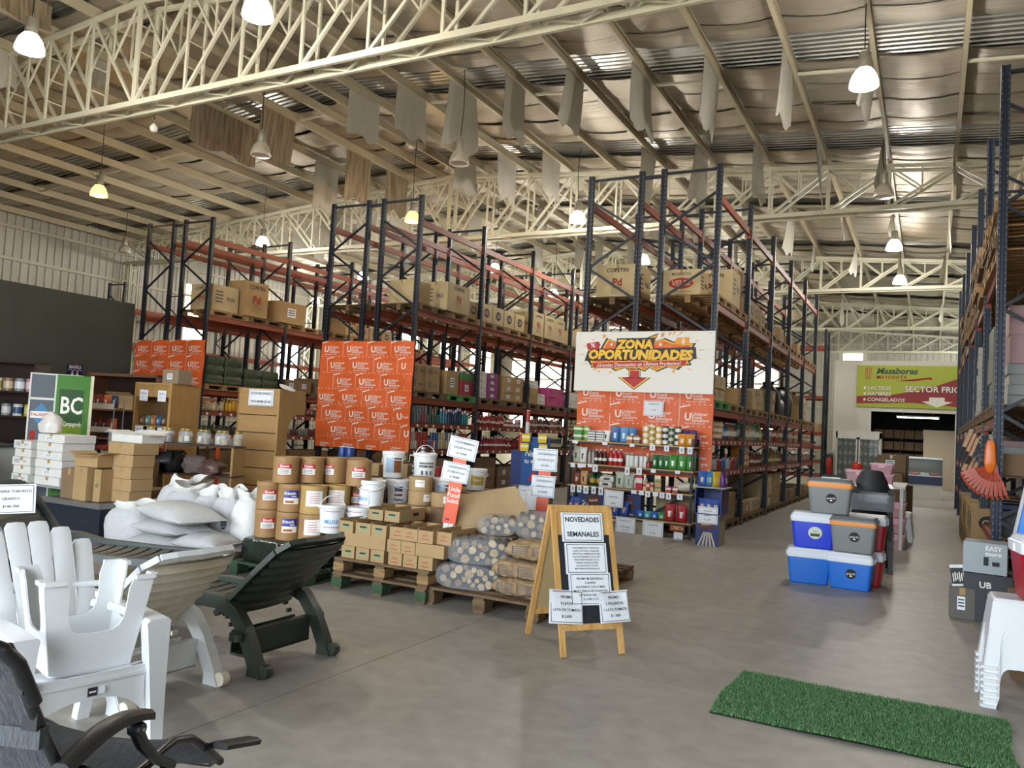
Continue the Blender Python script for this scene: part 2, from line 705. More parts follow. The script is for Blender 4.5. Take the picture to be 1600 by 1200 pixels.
FOIL = foil_mat()
GAPS = [(3.4, 4.3), (8.3, 9.0), (13.5, 14.6), (18.0, 19.2), (23.2, 24.0), (28.4, 29.3), (33.5, 34.3), (38.6, 39.4), (44.0, 44.8)]


def blanket(y0, y1, s, seed):
    r = random.Random(seed)
    sagk = r.uniform(.03, .055)
    ph = r.uniform(0, 6)
    pts = [XR] + [p for p in PX if (p - XR) * s > 0]
    if s < 0:
        pts = [XR] + sorted([p for p in PX if p < XR], reverse=True)
    pts = pts + [XR + s * 15.0]
    us = []
    for i in range(len(pts) - 1):
        for k in range(4):
            us.append((pts[i] + (pts[i + 1] - pts[i]) * k / 4, k / 4, i))
    us.append((pts[-1], 0, 99))
    lap = r.uniform(-.012, .012)
    tilt = r.uniform(-.015, .015)

    def P(u, v):
        x, t, i = us[int(round(u * (len(us) - 1)))]
        sag = sagk * 4 * t * (1 - t) * (1.0 + .5 * math.sin(i * 2.1 + ph))
        pil = .045 * math.sin(v * PI)
        return (x, y0 + (y1 - y0) * v + .02 * math.sin(i * 1.7 + ph) + .07 * math.sin(t * PI), zr(x) + .235 - sag - pil * (0.4 + t * (1 - t) * 2.4) + tilt * v + lap)
    mb = MB()
    mb.sheet(len(us) - 1, 4, P, (0, 0, .03))
    return mb.build('insulation_strip', FOIL, ceiling, smooth=True)


y = YF
sd = 0
while y < YB - .3:
    gap = next((g for g in GAPS if g[0] - .05 <= y < g[1]), None)
    if gap:
        y = gap[1]
        continue
    nx = min(y + (.97 if y < 19.5 else .66), YB)
    for g in GAPS:
        if y < g[0] < nx + .35:
            nx = g[0]
    for s in (-1, 1):
        blanket(y + .024, nx - .024, s, sd * 2 + s)
    sd += 1
    y = nx

HANG = mat('hanging_foil', 'c4bfb2', .5, metal=.2, var=.22, vs=12, stretch=(1, 5, .12), bump=.6, bs=26)
HANGB = mat('hanging_foil_stained', '978a72', .6, metal=.1, var=.5, vs=4, stretch=(1, 4, .25), c2='5a4a34', bump=.4, bs=20)


def hanging(x, y0, y1, h, seed, m=HANG, tw=0.0):
    r = random.Random(seed)
    zt = zr(x) + .02
    a, b, c = r.uniform(0, 6), r.uniform(0, 6), r.uniform(-.1, .1)
    hs = [h * (1 + .07 * math.sin(k * .8 + a) + r.uniform(-.025, .025)) for k in range(13)]

    def P(u, v):
        hh = hs[int(round(u * 12))]
        yy = y0 + (y1 - y0) * (u - c * v * (1 if u > .5 else .6)) 
        w = .012 * math.sin(u * 7 + a) * v + .10 * v * v * math.sin(b) + tw * .5 * (u - .5) * v
        return (x - .05 + w, yy, zt - hh * v)
    mb = MB()
    mb.sheet(12, 8, P, (-.006, 0, 0))
    return mb.build('torn_foil_strip', m, ceiling, smooth=True)


def px_(k):
    return XR + PS * k


sdd = 100
for k, h in ((1, .95), (2, 1.05), (3, 1.25), (4, 1.2), (5, 1.0), (6, 1.15), (7, 1.1), (8, 1.1), (9, 1.0)):
    hanging(px_(k), 13.55, 14.65 - .25 * (k in (4, 5)), h, sdd, tw=rnd.uniform(-.2, .5)); sdd += 1
for k, h in ((1, .9), (2, 1.15), (3, 1.1), (5, 1.3), (6, 1.2), (7, 1.2), (8, 1.3), (9, 1.1), (10, 1.0)):
    hanging(px_(k), 18.05, 19.15, h, sdd, tw=rnd.uniform(-.2, .4)); sdd += 1
hanging(px_(-1), 13.55, 14.7, 1.15, 301, HANGB)
hanging(px_(-2) + .2, 12.5, 14.55, 1.0, 302, HANGB)
hanging(px_(-1), 16.7, 17.75, 1.3, 303, HANGB)
hanging(px_(-1), 18.5, 19.6, 1.2, 304, HANGB)
hanging(px_(-2), 16.95, 17.95, 1.3, 305)
hanging(px_(-3), 8.6, 9.35, .75, 306)
hanging(px_(-2), 10.0, 10.5, .6, 307)
for k, y0_, w_, h in ((-6, 20.2, 1.3, 1.1), (-5, 20.4, 1.6, 1.3), (-4, 20.2, 1.6, 1.35), (-3, 20.6, 1.2, 1.2), (-2, 20.6, 1.0, 1.2)):
    hanging(px_(k), y0_, y0_ + w_, h, sdd, tw=.2); sdd += 1
for yy in (23.2, 28.4, 33.5, 38.6):
    for k in (0.35, 1, 2, 3, 4, 5, 6, 7, 8, 9, 10, -1, -3):
        if (int(yy) + int(k * 3)) % 3:
            hanging(px_(k), yy, yy + rnd.uniform(.5, .95), rnd.uniform(.7, 1.3), sdd, tw=rnd.uniform(-.3, .4)); sdd += 1
for k, h in ((-3, 1.3), (-2, 1.2)):
    hanging(px_(k), 3.4, 4.3, h, sdd); sdd += 1
hanging(-14.6, 7.3, 8.6, .55, 411, HANGB)
hanging(-15.6, 5.6, 6.9, 1.0, 412, HANG)


# ------------------------------------------------------------------ roof trusses (two parallel planes each)
def make_truss(y0, label, battens=True):
    t = thing('roof_truss', label, 'truss', (0, y0, 0), 0, None)
    zb = 7.1
    D = .36
    for yy in (0, D):
        MB().box(XL + .2, XW - .2, yy - .03, yy + .03, zb - .06, zb + .04).build('bottom_chord', STEEL, t)
        for s in (-1, 1):
            xe = XR + s * 14.75
            MB().bar((XR, yy, zr(XR) - .04), (xe, yy, zr(xe) - .04), .06, .09).build('top_chord', STEEL, t)
        for k in range(-11, 12):
            x = XR + PS * k
            w = .11 if k == 0 else .05
            MB().box(x - w / 2, x + w / 2, yy - .02, yy + .02, zb, zr(x) - .05).build('post', STEEL, t)
        for s in (-1, 1):
            for k in range(0, 11):
                xa, xb = XR + s * PS * k, XR + s * PS * (k + 1)
                A = Vector((xa + s * .05, yy, zb + .03))
                Bq = Vector((xb - s * .03, yy, zr(xb) - .09))
                MB().bar(A, Bq, .05, .055).build('diagonal', STEEL, t)
                mid = (A + Bq) / 2
                MB().bar(mid, (mid.x, yy, zr(mid.x) - .08), .032, .032).build('sub_post', STEEL, t)
                MB().bar((xa + s * .06, yy, zr(xa) - .09), mid, .032, .032).build('sub_diagonal', STEEL, t)
    for k in range(-11, 12):
        x = XR + PS * k
        if battens:
            for q in (.25, .5, .75):
                z = zb + (zr(x) - zb) * q
                MB().bar((x, 0, z), (x, D, z), .022, .022).build('batten', STEEL, t)
        if k < 11:
            MB().bar((x + .1, 0, zb - .02), (x + PS * .5, D, zb - .02), .035, .03).build('batten', STEEL, t)
            MB().bar((x + PS * .5, D, zb - .02), (x + PS - .1, 0, zb - .02), .035, .03).build('batten', STEEL, t)
    return t


truss1 = make_truss(9.2, 'cream steel roof truss nearest the entrance, crossing the top left')
truss2 = make_truss(19.85, 'cream steel roof truss passing just behind the front rack frames')
_lb = ['cream steel roof truss above the far half of the racks', 'cream steel roof truss above the white cold room wall', 'cream steel roof truss against the rear metal wall']
for i, yy in enumerate((30.15, 40.4, 50.45)):
    copy_tree(truss2, (0, yy, 0), 0, _lb[i])
# lattice columns on the left wall
for i, yy in enumerate((9.2, 19.85, 30.15, 40.4)):
    t = thing('lattice_column', ['cream lattice steel column at the near end of the left wall', 'cream lattice steel column by the left wall behind the first rack row',
                                 'cream lattice steel column halfway along the left wall', 'cream lattice steel column far along the left wall'][i], 'column', (XL + .2, yy, 0), 0)
    for dx in (0, .4):
        for dy in (0, .36):
            MB().box(dx, dx + .06, dy - .03, dy + .03, 0, 7.1).build('column_chord', STEEL, t)
    for n in range(14):
        z = .1 + n * .5
        a, b = (.03, .43) if n % 2 else (.43, .03)
        MB().bar((a, 0, z), (b, 0, z + .5), .03, .03).build('lacing_bar', STEEL, t)
        MB().bar((.43, 0 if n % 2 else .36, z), (.43, .36 if n % 2 else 0, z + .5), .03, .03).build('lacing_bar', STEEL, t)

# ------------------------------------------------------------------ dark inner wall (washroom block) on the left
mb = MB()
mb.box(-18.25, -18.0, -2.0, 13.3, 0, 4.13).box(-27.9, -18.25, 13.05, 13.3, 0, 4.13).box(-27.9, -18.0, -2.0, 13.3, 4.13, 4.2)
wall_bath = struct(mb.build('wall_inner', mat('grey_green_paint', '4b4b43', .75, var=.06, vs=.8)))
# ------------------------------------------------------------------ cold room block at the rear right
OY = 33.0
mb = MB()
OW = mat('white_wall_paint', 'd9d6cc', .75, var=.05, vs=.6)
mb.box(-3.33, -2.0, OY, OY + .2, 0, 4.85).box(-2.0, .78, OY, OY + .2, 2.93, 4.85).box(.78, XW - .05, OY, OY + .2, 0, 4.85)
mb.box(-3.33, -3.13, OY + .2, 44, 0, 4.85)
wall_off = struct(mb.build('wall_office', OW))
mb = MB()
mb.box(-3.1, XW - .1, 43.8, 44, 0, 3.6).box(-3.1, XW - .1, OY + .2, 44, 3.5, 3.6)
wall_room = struct(mb.build('wall_cold_room', mat('cold_room_dark', '3b3a37', .8)))
struct(MB().box(-3.3, XW - .1, OY + .2, 44, 4.75, 4.85).build('ceiling_office', mat('office_roof', '9a968c', .8)))
mb = MB()
mb.box(-2.07, -2.0, OY - .02, OY + .22, 0, 2.96).box(.78, .85, OY - .02, OY + .22, 0, 2.96).box(-2.07, .85, OY - .02, OY + .22, 2.93, 3.0)
struct(mb.build('trim_1', mat('white_trim', 'e4e1d8', .5)))
# ------------------------------------------------------------------ high bay lamps
ALU = mat('lamp_aluminium', 'b8b4a8', .35, metal=.7)
CABLE = mat('black_cable', '1c1a18', .6)


def shade_mat(name, c, e):
    m = mat(name, c, .3)
    if e:
        b = m.node_tree.nodes['Principled BSDF']
        b.inputs['Emission Color'].default_value = (*rgb(c), 1)
        b.inputs['Emission Strength'].default_value = e
    else:
        b = m.node_tree.nodes['Principled BSDF']
        b.inputs['Transmission Weight'].default_value = .5
        b.inputs['Roughness'].default_value = .35
    return m


S_COOL = shade_mat('lit_diffuser_cool', 'fff8ea', 14.0)
S_WARM = shade_mat('lit_diffuser_warm', 'ffb64a', 5.0)
S_OFF = shade_mat('unlit_diffuser', 'd8d0bd', 0)


def lamp_parts(kind):
    me = {}
    n = 24
    me['diffuser'] = MB().lathe([(.085, -.02), (.12, -.06), (.165, -.13), (.195, -.22), (.205, -.29), (.20, -.30), (.12, -.312), (.01, -.315)], n).mesh('diffuser', {'cool': S_COOL, 'warm': S_WARM, 'off': S_OFF}[kind], 50)
    hb = MB()
    hb.lathe([(.07, -.02), (.088, -.01), (.088, .06), (.082, .065), (.082, .20), (.07, .215), (.02, .22)], n)
    me['ballast_housing'] = hb.mesh('ballast_housing', ALU, 40)
    cl = MB()
    cl.lathe([(.10, -.035), (.10, -.015), (.086, -.01)], n)
    for k in range(4):
        a = k * PI / 2 + .4
        cl.box(.088 * math.cos(a) - .008, .088 * math.cos(a) + .008, .088 * math.sin(a) - .008, .088 * math.sin(a) + .008, .02, .04)
    me['collar'] = cl.mesh('collar', ALU, 40)
    me['hook'] = MB().tube([(0, 0, .215), (.02, 0, .24), (.025, 0, .265), (0, 0, .29), (-.02, 0, .275)], .006, 6).mesh('hook', ALU, True)
    return me


_LP = {k: lamp_parts(k) for k in ('cool', 'warm', 'off')}
LAMPS = [
    (-12.15, 6.85, 7.15, 'cool', 'glowing white high bay lamp at the top left corner'),
    (-8.05, 7.42, 7.15, 'cool', 'glowing white high bay lamp cut by the top edge above the near truss'),
    (-18.72, 12.55, 7.15, 'warm', 'amber glowing high bay lamp above the left purlins'),
    (-12.25, 11.64, 7.15, 'off', 'unlit high bay lamp beside the brown stained foil'),
    (-8.57, 13.40, 7.15, 'off', 'unlit high bay lamp hanging on a long cable in the middle'),
    (-12.22, 17.0, 7.15, 'warm', 'amber glowing high bay lamp behind the middle rack frame'),
    (-8.01, 18.22, 7.15, 'cool', 'glowing white lamp left of the right rack frame'),
    (-18.65, 18.07, 7.15, 'cool', 'glowing white lamp behind the left rack frame'),
    (-.98, 12.37, 7.15, 'cool', 'large glowing white high bay lamp at upper right'),
    (-.99, 18.13, 7.15, 'off', 'unlit high bay lamp in front of the second truss at right'),
    (-.97, 23.17, 7.15, 'cool', 'glowing high bay lamp just under the second truss at right'),
    (-.98, 28.03, 7.15, 'cool', 'glowing high bay lamp before the third truss at right'),
    (-24.65, 17.63, 7.15, 'off', 'unlit high bay lamp near the left wall column'),
    (-7.96, 23.27, 7.15, 'cool', 'glowing white lamp above the front carton of the right rack'),
    (-19.07, 23.6, 7.15, 'cool', 'small glowing lamp beyond the middle rack frame'),
    (-13.30, 23.45, 7.15, 'cool', 'small glowing lamp above the middle rack row'),
    (-13.33, 28.33, 7.15, 'cool', 'small glowing lamp far above the middle rack row'),
    (-25.4, 28.1, 7.15, 'cool', 'tiny glowing lamp far back near the left wall'),
    (-18.7, 33.5, 7.15, 'cool', 'tiny glowing lamp far back beyond the racks'),
    (-7.9, 33.5, 7.15, 'cool', 'tiny glowing lamp far back above the right rack row'),
]
LAMP_W = 230.0
for x, y, z, kind, lb in LAMPS:
    t = thing('high_bay_lamp', lb, 'lamp', (x, y, z), 0)
    for nm, me in _LP[kind].items():
        inst(nm, me, t)
    zt = zr(x) - z
    wob = rnd.uniform(-.03, .03)
    MB().tube([(0, 0, .26), (wob, wob, zt * .5), (wob * 1.5, 0, zt * .8), (0, 0, zt + .1)], .009, 6).build('cable', CABLE, t, smooth=True)
    if kind != 'off':
        L = bpy.data.lights.new('lamp_light', 'POINT')
        L.energy = LAMP_W * (1.0 if kind == 'cool' else .45)
        L.color = (1, .96, .88) if kind == 'cool' else (1, .66, .28)
        L.shadow_soft_size = .2
        lo = bpy.data.objects.new('lamp_light', L)
        lo.location = (0, 0, -.42)
        col.objects.link(lo)
        lo.parent = t
t = thing('bare_bulb', 'bare round bulb hanging below the near truss', 'bulb', (-13.45, 10.03, 7.0), 0)
MB().lathe([(.01, -.09), (.05, -.075), (.075, -.03), (.075, .01), (.05, .055), (.03, .08)], 16).build('glass_bulb', mat('bulb_glass', 'e6e2d6', .1), t, smooth=True)
MB().lathe([(.032, .075), (.032, .15), (.01, .16)], 12).build('socket', ALU, t, smooth=True)
MB().tube([(0, 0, .15), (.01, 0, 1.0), (0, 0, 1.95)], .006, 6).build('cable', CABLE, t)

# ------------------------------------------------------------------ pallet racks
NAVY = mat('rack_navy_steel', '171c29', .45, metal=.2, var=.12, vs=3)
NAVYL = mat('rack_blue_steel', '1d2738', .42, metal=.25, var=.12, vs=3)
ORNG = mat('rack_orange_steel', '883b20', .55, var=.12, vs=2.5)
HOLE = mat('perforation_lit', '6c7078', .5, metal=.4)  # pale dots painted for light showing through the holes
BOARD = mat('rack_shelf_board', '5b3f2c', .7, var=.2, vs=3)
UPW, UPD = .095, .07


def upright_mesh(h, m=NAVY):
    mb = MB()
    a, b = UPW / 2, UPD / 2
    prof = [(-a, b), (-a, -b), (-a * .45, -b), (-a * .3, -b + .018), (a * .3, -b + .018), (a * .45, -b), (a, -b), (a, b), (a * .6, b), (a * .6, b - .01), (a - .012, b - .01), (a - .012, -b + .012), (-a + .012, -b + .012), (-a + .012, b - .01), (-a * .6, b - .01), (-a * .6, b)]
    mb.prism(prof, 0, h, lambda p, q, d: (p, q, d))
    mb.box(-a - .02, a + .02, -b - .03, b + .03, 0, .012)
    return mb.mesh('upright', m)


def holes_mesh(h):
    mb = MB()
    z = .2
    while z < h - .05:
        for s in (-1, 1):
            mb.box(s * .034 - .006, s * .034 + .006, -UPD / 2 - .002, -UPD / 2 + .001, z, z + .02)
            mb.box(s * UPW / 2 - .0015, s * UPW / 2 + .0015, -.006, .006, z + .03, z + .05)
        z += .075
    return mb.mesh('perforations', HOLE)


UP61, UP61L = upright_mesh(6.1), upright_mesh(6.1, NAVYL)
HO61 = holes_mesh(6.1)


def beam_mesh(L, h=.12):
    mb = MB()
    mb.box(-.025, .025, UPD / 2, L - UPD / 2, -h, 0)
    mb.box(-.032, .032, UPD / 2, UPD / 2 + .02, -h - .06, .05)
    mb.box(-.032, .032, L - UPD / 2 - .02, L - UPD / 2, -h - .06, .05)
    return mb.mesh('beam', ORNG)


BAY = 2.53
BM, BMS = beam_mesh(BAY), beam_mesh(BAY, .09)
TOPZ, MIDZ, LOWZ, SH2, SH1 = 5.62, 3.82, 2.08, 1.57, 1.04


def rack(label, x0, x1, y0, nb, levels, flip=1, up=None, group=None, boards=(), bay=BAY):
    """one bolted run of racking: uprights, bracing, beams, shelf boards"""
    up = up or UP61
    xc = (x0 + x1) / 2
    t = thing('pallet_rack', label, 'rack', (xc, y0, 0), 0, group)
    hw = (x1 - x0) / 2
    for k in range(nb + 1):
        y = k * bay
        for s in (-1, 1):
            u = inst('upright', up, t, (s * hw, y, 0))
            if k <= 1:
                tag(inst('perforations', HO61, u), None, kind='stuff')
        MB().bar((-hw, y, 6.02), (hw, y, 6.02), .04, .04).build('horizontal_brace', NAVY, t)
        MB().bar((-hw, y, .18), (hw, y, .18), .04, .04).build('horizontal_brace', NAVY, t)
        z = 5.66
        s = -flip
        while z > .75:
            MB().bar((s * hw, y, z), (-s * hw, y, z - .6), .03, .04).build('diagonal_brace', NAVY, t)
            z -= .6
            s = -s
    for k in range(nb):
        for lv in levels:
            me = BM if lv > 1.8 else BMS
            for s in (-1, 1):
                inst('beam', me, t, (s * (hw - .01), k * bay, lv), scale=(1, bay / BAY, 1))
        for lv in boards:
            MB().box(-hw + .03, hw - .03, k * bay + .04, (k + 1) * bay - .04, lv, lv + .018).build('shelf_board', BOARD, t)
    return t


RY = 12.86
LV = [TOPZ, MIDZ, LOWZ, SH2, SH1]
rackAL = rack('outer left run of navy and orange pallet racking behind the dark wall end', -17.08, -16.2, RY, 5, [TOPZ, MIDZ, LOWZ, SH2, SH1], 1, boards=(SH2, SH1))
rackAR = rack('left pallet rack run facing the first aisle, with green wrapped goods', -15.8, -14.89, RY, 5, LV, -1, boards=(SH2, SH1))
rackBL = rack('left run of the middle double pallet rack', -11.27, -10.34, RY, 6, LV, -1, boards=(SH2, SH1))
rackBR = rack('right run of the middle double pallet rack, full of bottles and cans', -9.96, -9.04, RY, 6, LV, 1, boards=(SH2, SH1))
rackCL = rack('left run of the right double pallet rack behind the white promotion sign', -5.41, -4.48, RY, 5, LV, 1, boards=(SH2, SH1))
rackCR = rack('right run of the right double pallet rack, along the wide aisle', -4.09, -3.15, RY, 5, LV, -1, boards=(SH2, SH1))
rackD = rack('blue pallet rack run along the right wall', .68, 1.62, 10.57, 6, [MIDZ, 2.02, 1.32, .62], 1, up=UP61L, boards=(1.33, .63), bay=2.49)
rackZ = rack('far left pallet rack run against the metal wall', -26.95, -26.1, 18.8, 5, [5.2, MIDZ + .1, 2.1], 1)
# row spacers linking the back-to-back frames
for rt, x0, x1 in ((rackAL, -16.2, -15.8), (rackBL, -10.34, -9.96), (rackCL, -4.48, -4.09)):
    ox = rt.location.x
    for k in range(3):
        for z in (5.98, 2.4):
            MB().bar((x0 - ox, k * BAY, z), (x1 - ox, k * BAY, z), .04, .06).build('row_spacer', NAVY, rt)
# cross rack at the end of the wide aisle
t = thing('pallet_rack', 'dark rack standing across the back beside the cold room wall', 'rack', (-3.42, 30.6, 0), 0)
UPX = upright_mesh(5.75, mat('dark_grey_steel', '24262b', .5, metal=.3))
for x in (0, -2.7, -5.4):
    for y in (0, .9):
        inst('upright', UPX, t, (x, y, 0))
    for i in range(9):
        MB().bar((x, 0 if i % 2 else .9, .3 + i * .6), (x, .9 if i % 2 else 0, .9 + i * .6), .03, .03).build('diagonal_brace', NAVY, t)
for x in (0, -2.7):
    for z in (5.15, 3.3, 2.0, 1.5, 1.0, .5):
        for y in (0, .9):
            MB().box(x - 2.66, x - .04, y - .025, y + .025, z - .11, z).build('beam', ORNG, t)
        if z < 3.4:
            MB().box(x - 2.66, x - .04, .03, .87, z, z + .015).build('shelf_board', BOARD, t)
# ------------------------------------------------------------------ pallets, cartons and shelf goods
WOOD = mat('pallet_wood', 'a58356', .75, var=.35, vs=5, stretch=(1, 6, 6), c2='6d5233')
WOODD = mat('pallet_wood_old', '7b6244', .8, var=.35, vs=5, stretch=(1, 6, 6), c2='4c3a28')
GREENW = mat('pallet_green_paint', '3f5a3c', .75, var=.35, vs=8, c2='2b3a27')
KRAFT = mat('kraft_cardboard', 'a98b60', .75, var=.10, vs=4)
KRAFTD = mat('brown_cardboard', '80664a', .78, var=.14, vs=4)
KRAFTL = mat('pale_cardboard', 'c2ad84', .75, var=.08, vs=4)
TAPE = mat('packing_tape', 'a88a5a', .25)
WRAP = clearfilm('shrink_wrap', 'e8ebee', .22, .12)


def pallet_shape(mb, lx=1.0, ly=1.2, h=.14):
    """deck boards along x, stringer boards along y, blocks, base boards"""
    for k in range(7):
        y = -ly / 2 + .05 + k * (ly - .1) / 6
        mb.box(-lx / 2, lx / 2, y - .048, y + .048, h - .02, h)
    for s in (-1, 0, 1):
        x = s * (lx / 2 - .05)
        mb.box(x - .05, x + .05, -ly / 2, ly / 2, h - .04, h - .021)
        for q in (-1, 0, 1):
            mb.box(x - .049, x + .049, q * (ly / 2 - .07) - .07, q * (ly / 2 - .07) + .07, .02, h - .041)
        mb.box(x - .05, x + .05, -ly / 2, ly / 2, 0, .019)
    return mb


PAL_ME = [pallet_shape(MB()).mesh('pallet', WOOD), pallet_shape(MB()).mesh('pallet', WOODD), pallet_shape(MB()).mesh('pallet', mat('pallet_green', '4f8a4d', .7, var=.2))]


def rack_pallet(x, y, z, label, group, k=0, rz=0.0):
    return tag(inst('pallet', PAL_ME[k], None, (x, y, z), rz), label, 'pallet', group)


def loose_pallet(label, loc, rz, lx, ly, m_deck, m_block, group=None, h=.15, nb=7):
    t = thing('pallet', label, 'pallet', loc, rz, group)
    for k in range(nb):
        y = -ly / 2 + .06 + k * (ly - .12) / (nb - 1)
        MB().box(-lx / 2, lx / 2, y - .055, y + .055, h - .022, h).build('deck_board', m_deck, t)
    for s in (-1, 0, 1):
        x = s * (lx / 2 - .06)
        MB().box(x - .05, x + .05, -ly / 2, ly / 2, h - .044, h - .023).build('stringer_board', m_deck, t)
        for q in (-1, 0, 1):
            MB().box(x - .06, x + .06, q * (ly / 2 - .07) - .07, q * (ly / 2 - .07) + .07, .021, h - .045).build('block', m_block, t)
        MB().box(x - .05, x + .05, -ly / 2, ly / 2, 0, .02).build('base_board', m_deck, t)
    return t


def carton_mesh(sx, sy, sz, m):
    """closed carton with a taped lid seam and slightly open flap lines"""
    mb = MB()
    e = .004
    mb.frus((sx / 2 - e, sy / 2 - e), (sx / 2, sy / 2), 0, e)
    mb.frus((sx / 2, sy / 2), (sx / 2, sy / 2), e, sz - e)
    mb.frus((sx / 2, sy / 2), (sx / 2 - e, sy / 2 - e), sz - e, sz)
    return mb


_CM = {}


def carton(loc, s, rz, label, group=None, m=None, name='carton', prints=(), cat='box', tape=True):
    """s=(sx,sy,sz); prints: list of (face, kind) with face in f(-y) b(+y) l(-x) r(+x)"""
    m = m or KRAFT
    key = (s, m.name)
    if key not in _CM:
        tp = MB()
        tp.box(-.025, .025, -s[1] / 2 - .001, s[1] / 2 + .001, s[2] - .001, s[2] + .001)
        tp.box(-.025, .025, -s[1] / 2 - .001, -s[1] / 2 + .001, s[2] - min(.07, s[2] * .4), s[2])
        tp.box(-.025, .025, s[1] / 2 - .001, s[1] / 2 + .001, s[2] - min(.07, s[2] * .4), s[2])
        _CM[key] = (carton_mesh(*s, m).mesh('carton_body', m), tp.mesh('tape', TAPE))
    o = inst(name, _CM[key][0], None, loc, rz)
    tag(o, label, cat, group)
    if tape:
        inst('tape', _CM[key][1], o)
    for face, fn in prints:
        t = MB()
        sx, sy, sz = s
        if face == 'f':
            M, w = face_M(0, -sy / 2 - .003, sz / 2), sx
        elif face == 'b':
            M, w = face_M(0, sy / 2 + .003, sz / 2, PI), sx
        elif face == 'r':
            M, w = face_M(sx / 2 + .003, 0, sz / 2, PI / 2), sy
        else:
            M, w = face_M(-sx / 2 - .003, 0, sz / 2, -PI / 2), sy
        t.T = M
        mm = fn(t, w, sz)
        t.build('print', mm, o)
    return o


def ell(t, cx, cy, a, b, n=20):
    vs = [(cx + a * math.cos(2 * PI * k / n), cy + b * math.sin(2 * PI * k / n), 0) for k in range(n)]
    t.add(vs, [tuple(range(n))])


def quad(t, x0, x1, y0, y1, z=0.0):
    t.add([(x0, y0, z), (x1, y0, z), (x1, y1, z), (x0, y1, z)], [(0, 1, 2, 3)])


TR = Matrix.Translation


def pr_copetin(t, w, h):
    t.text('COPETIN', TR((0, h * .33, 0)), h * .16, .02, fit=w * .66)
    t.m = 1
    t.text('Pd', TR((0, -h * .02, 0)), h * .30, .03)
    quad(t, -w * .11, w * .11, -h * .17, -h * .15)
    t.m = 0
    for k in range(3):
        t.text('elaborado y envasado', TR((0, -h * (.22 + .06 * k), 0)), h * .04)
    return [INK, REDINK]


def pr_velez(t, w, h):
    t.text('PRODUCTOS', TR((0, h * .33, 0)), h * .13, .015, fit=w * .5)
    t.m = 1
    ell(t, 0, 0, w * .32, h * .2)
    t.m = 2
    t.text('VELEZ', TR((0, 0, .002)), h * .26, .02, fit=w * .54, shear=.2)
    t.m = 0
    t.text('ELABORADO GARANTIZADO', TR((0, -h * .3, 0)), h * .06, .01, fit=w * .7)
    t.text('INDUSTRIA ARGENTINA', TR((0, -h * .39, 0)), h * .05, .0, fit=w * .5)
    return [INK, REDINK, KRAFTL]


def pr_round(t, w, h):
    ell(t, 0, 0, min(w, h) * .3, min(w, h) * .26)
    t.m = 1
    ell2 = TR((0, 0, .001))
    t.text('Qb', TR((0, 0, .002)), h * .3, .02)
    return [INK, KRAFTL]


def pr_label(t, w, h):
    quad(t, -w * .2, w * .12, -h * .2, h * .22)
    t.m = 1
    for k in range(3):
        quad(t, -w * .16, w * .08, h * (.1 - .1 * k), h * (.14 - .1 * k), .001)
    return [PAPER, INK]


def pr_lines(t, w, h):
    for k in range(4):
        quad(t, -w * .38, -w * .1, h * (.22 - .13 * k), h * (.27 - .13 * k))
    t.text('FRAGIL', TR((w * .2, 0, 0)), h * .2, .02, fit=w * .3)
    return [INKG]


# ---- racked cartons on the upper level (z = MIDZ)
UP = MIDZ + .0
gC = 'pallets on the upper level of the right rack'


def up_pal(rx, y, k=0, rack_='right'):
    return rack_pallet(rx, y, MIDZ, 'wooden pallet on the upper beams of the %s rack' % rack_, 'upper pallets of the %s rack' % rack_, k)


def ypos(bay, slot, y0=RY):
    return y0 + bay * BAY + (.66 if slot == 0 else 1.88)


PZ = MIDZ + .14
for b in range(5):
    for s_ in (0, 1):
        up_pal(-3.62, ypos(b, s_), 0)
        if b < 3:
            up_pal(-4.95, ypos(b, s_), 1)
carton((-4.98, 13.55, PZ), (.78, .7, .62), 0, 'pale carton with black and red print at the left front of the right rack', None, KRAFTL, prints=[('f', pr_copetin), ('r', pr_lines)])
carton((-3.83, 13.5, PZ), (.66, .6, .48), .02, 'pale carton with a red oval print on the right rack', None, KRAFTL, prints=[('f', pr_velez), ('r', pr_lines)])
carton((-3.50, 14.35, PZ), (.72, .66, .62), 0, 'pale carton half hidden behind the red oval carton', None, KRAFTL, prints=[('f', pr_copetin), ('r', pr_lines)])
carton((-3.66, 15.2, PZ), (.86, .72, .8), 0, 'tall plain carton behind the red oval carton on the right rack', None, KRAFT, prints=[('r', pr_lines)])
for i, (yy, h) in enumerate(((15.95, .38), (16.45, .38), (17.1, .34), (18.4, .25), (19.6, .3), (20.9, .28), (22.3, .25))):
    carton((-3.42, yy, PZ), (.5, .44, h), 0, 'brown carton with a dark round mark on the upper right rack', 'round mark cartons, right rack', KRAFT, prints=[('r', pr_round), ('f', pr_round)])
# middle rack upper level
for b in range(6):
    for s_ in (0, 1):
        up_pal(-9.5, ypos(b, s_), 0 if (b + s_) % 3 else 1, 'middle')
        if b < 4:
            up_pal(-10.8, ypos(b, s_), 1, 'middle')
carton((-9.72, 13.6, PZ), (.62, .62, .55), 0, 'plain pale carton on the middle rack beside the first printed carton', None, KRAFTL)
carton((-9.28, 14.35, PZ), (.6, .9, .6), 0, 'pale carton with red print on the first pallet of the middle rack', None, KRAFTL, prints=[('r', pr_copetin), ('f', pr_lines)])
for i, yy in enumerate((15.65, 16.2, 16.75, 17.3)):
    carton((-9.27, yy, PZ), (.5, .5, .40), 0, 'carton with a black round logo on the middle rack', 'black logo cartons of the middle rack', KRAFTL, prints=[('r', pr_round), ('f', pr_round)])
carton((-9.3, 15.1, PZ), (.5, .4, .36), 0, 'small carton with a round logo beside the frame of the middle rack', None, KRAFT, prints=[('r', pr_round)])
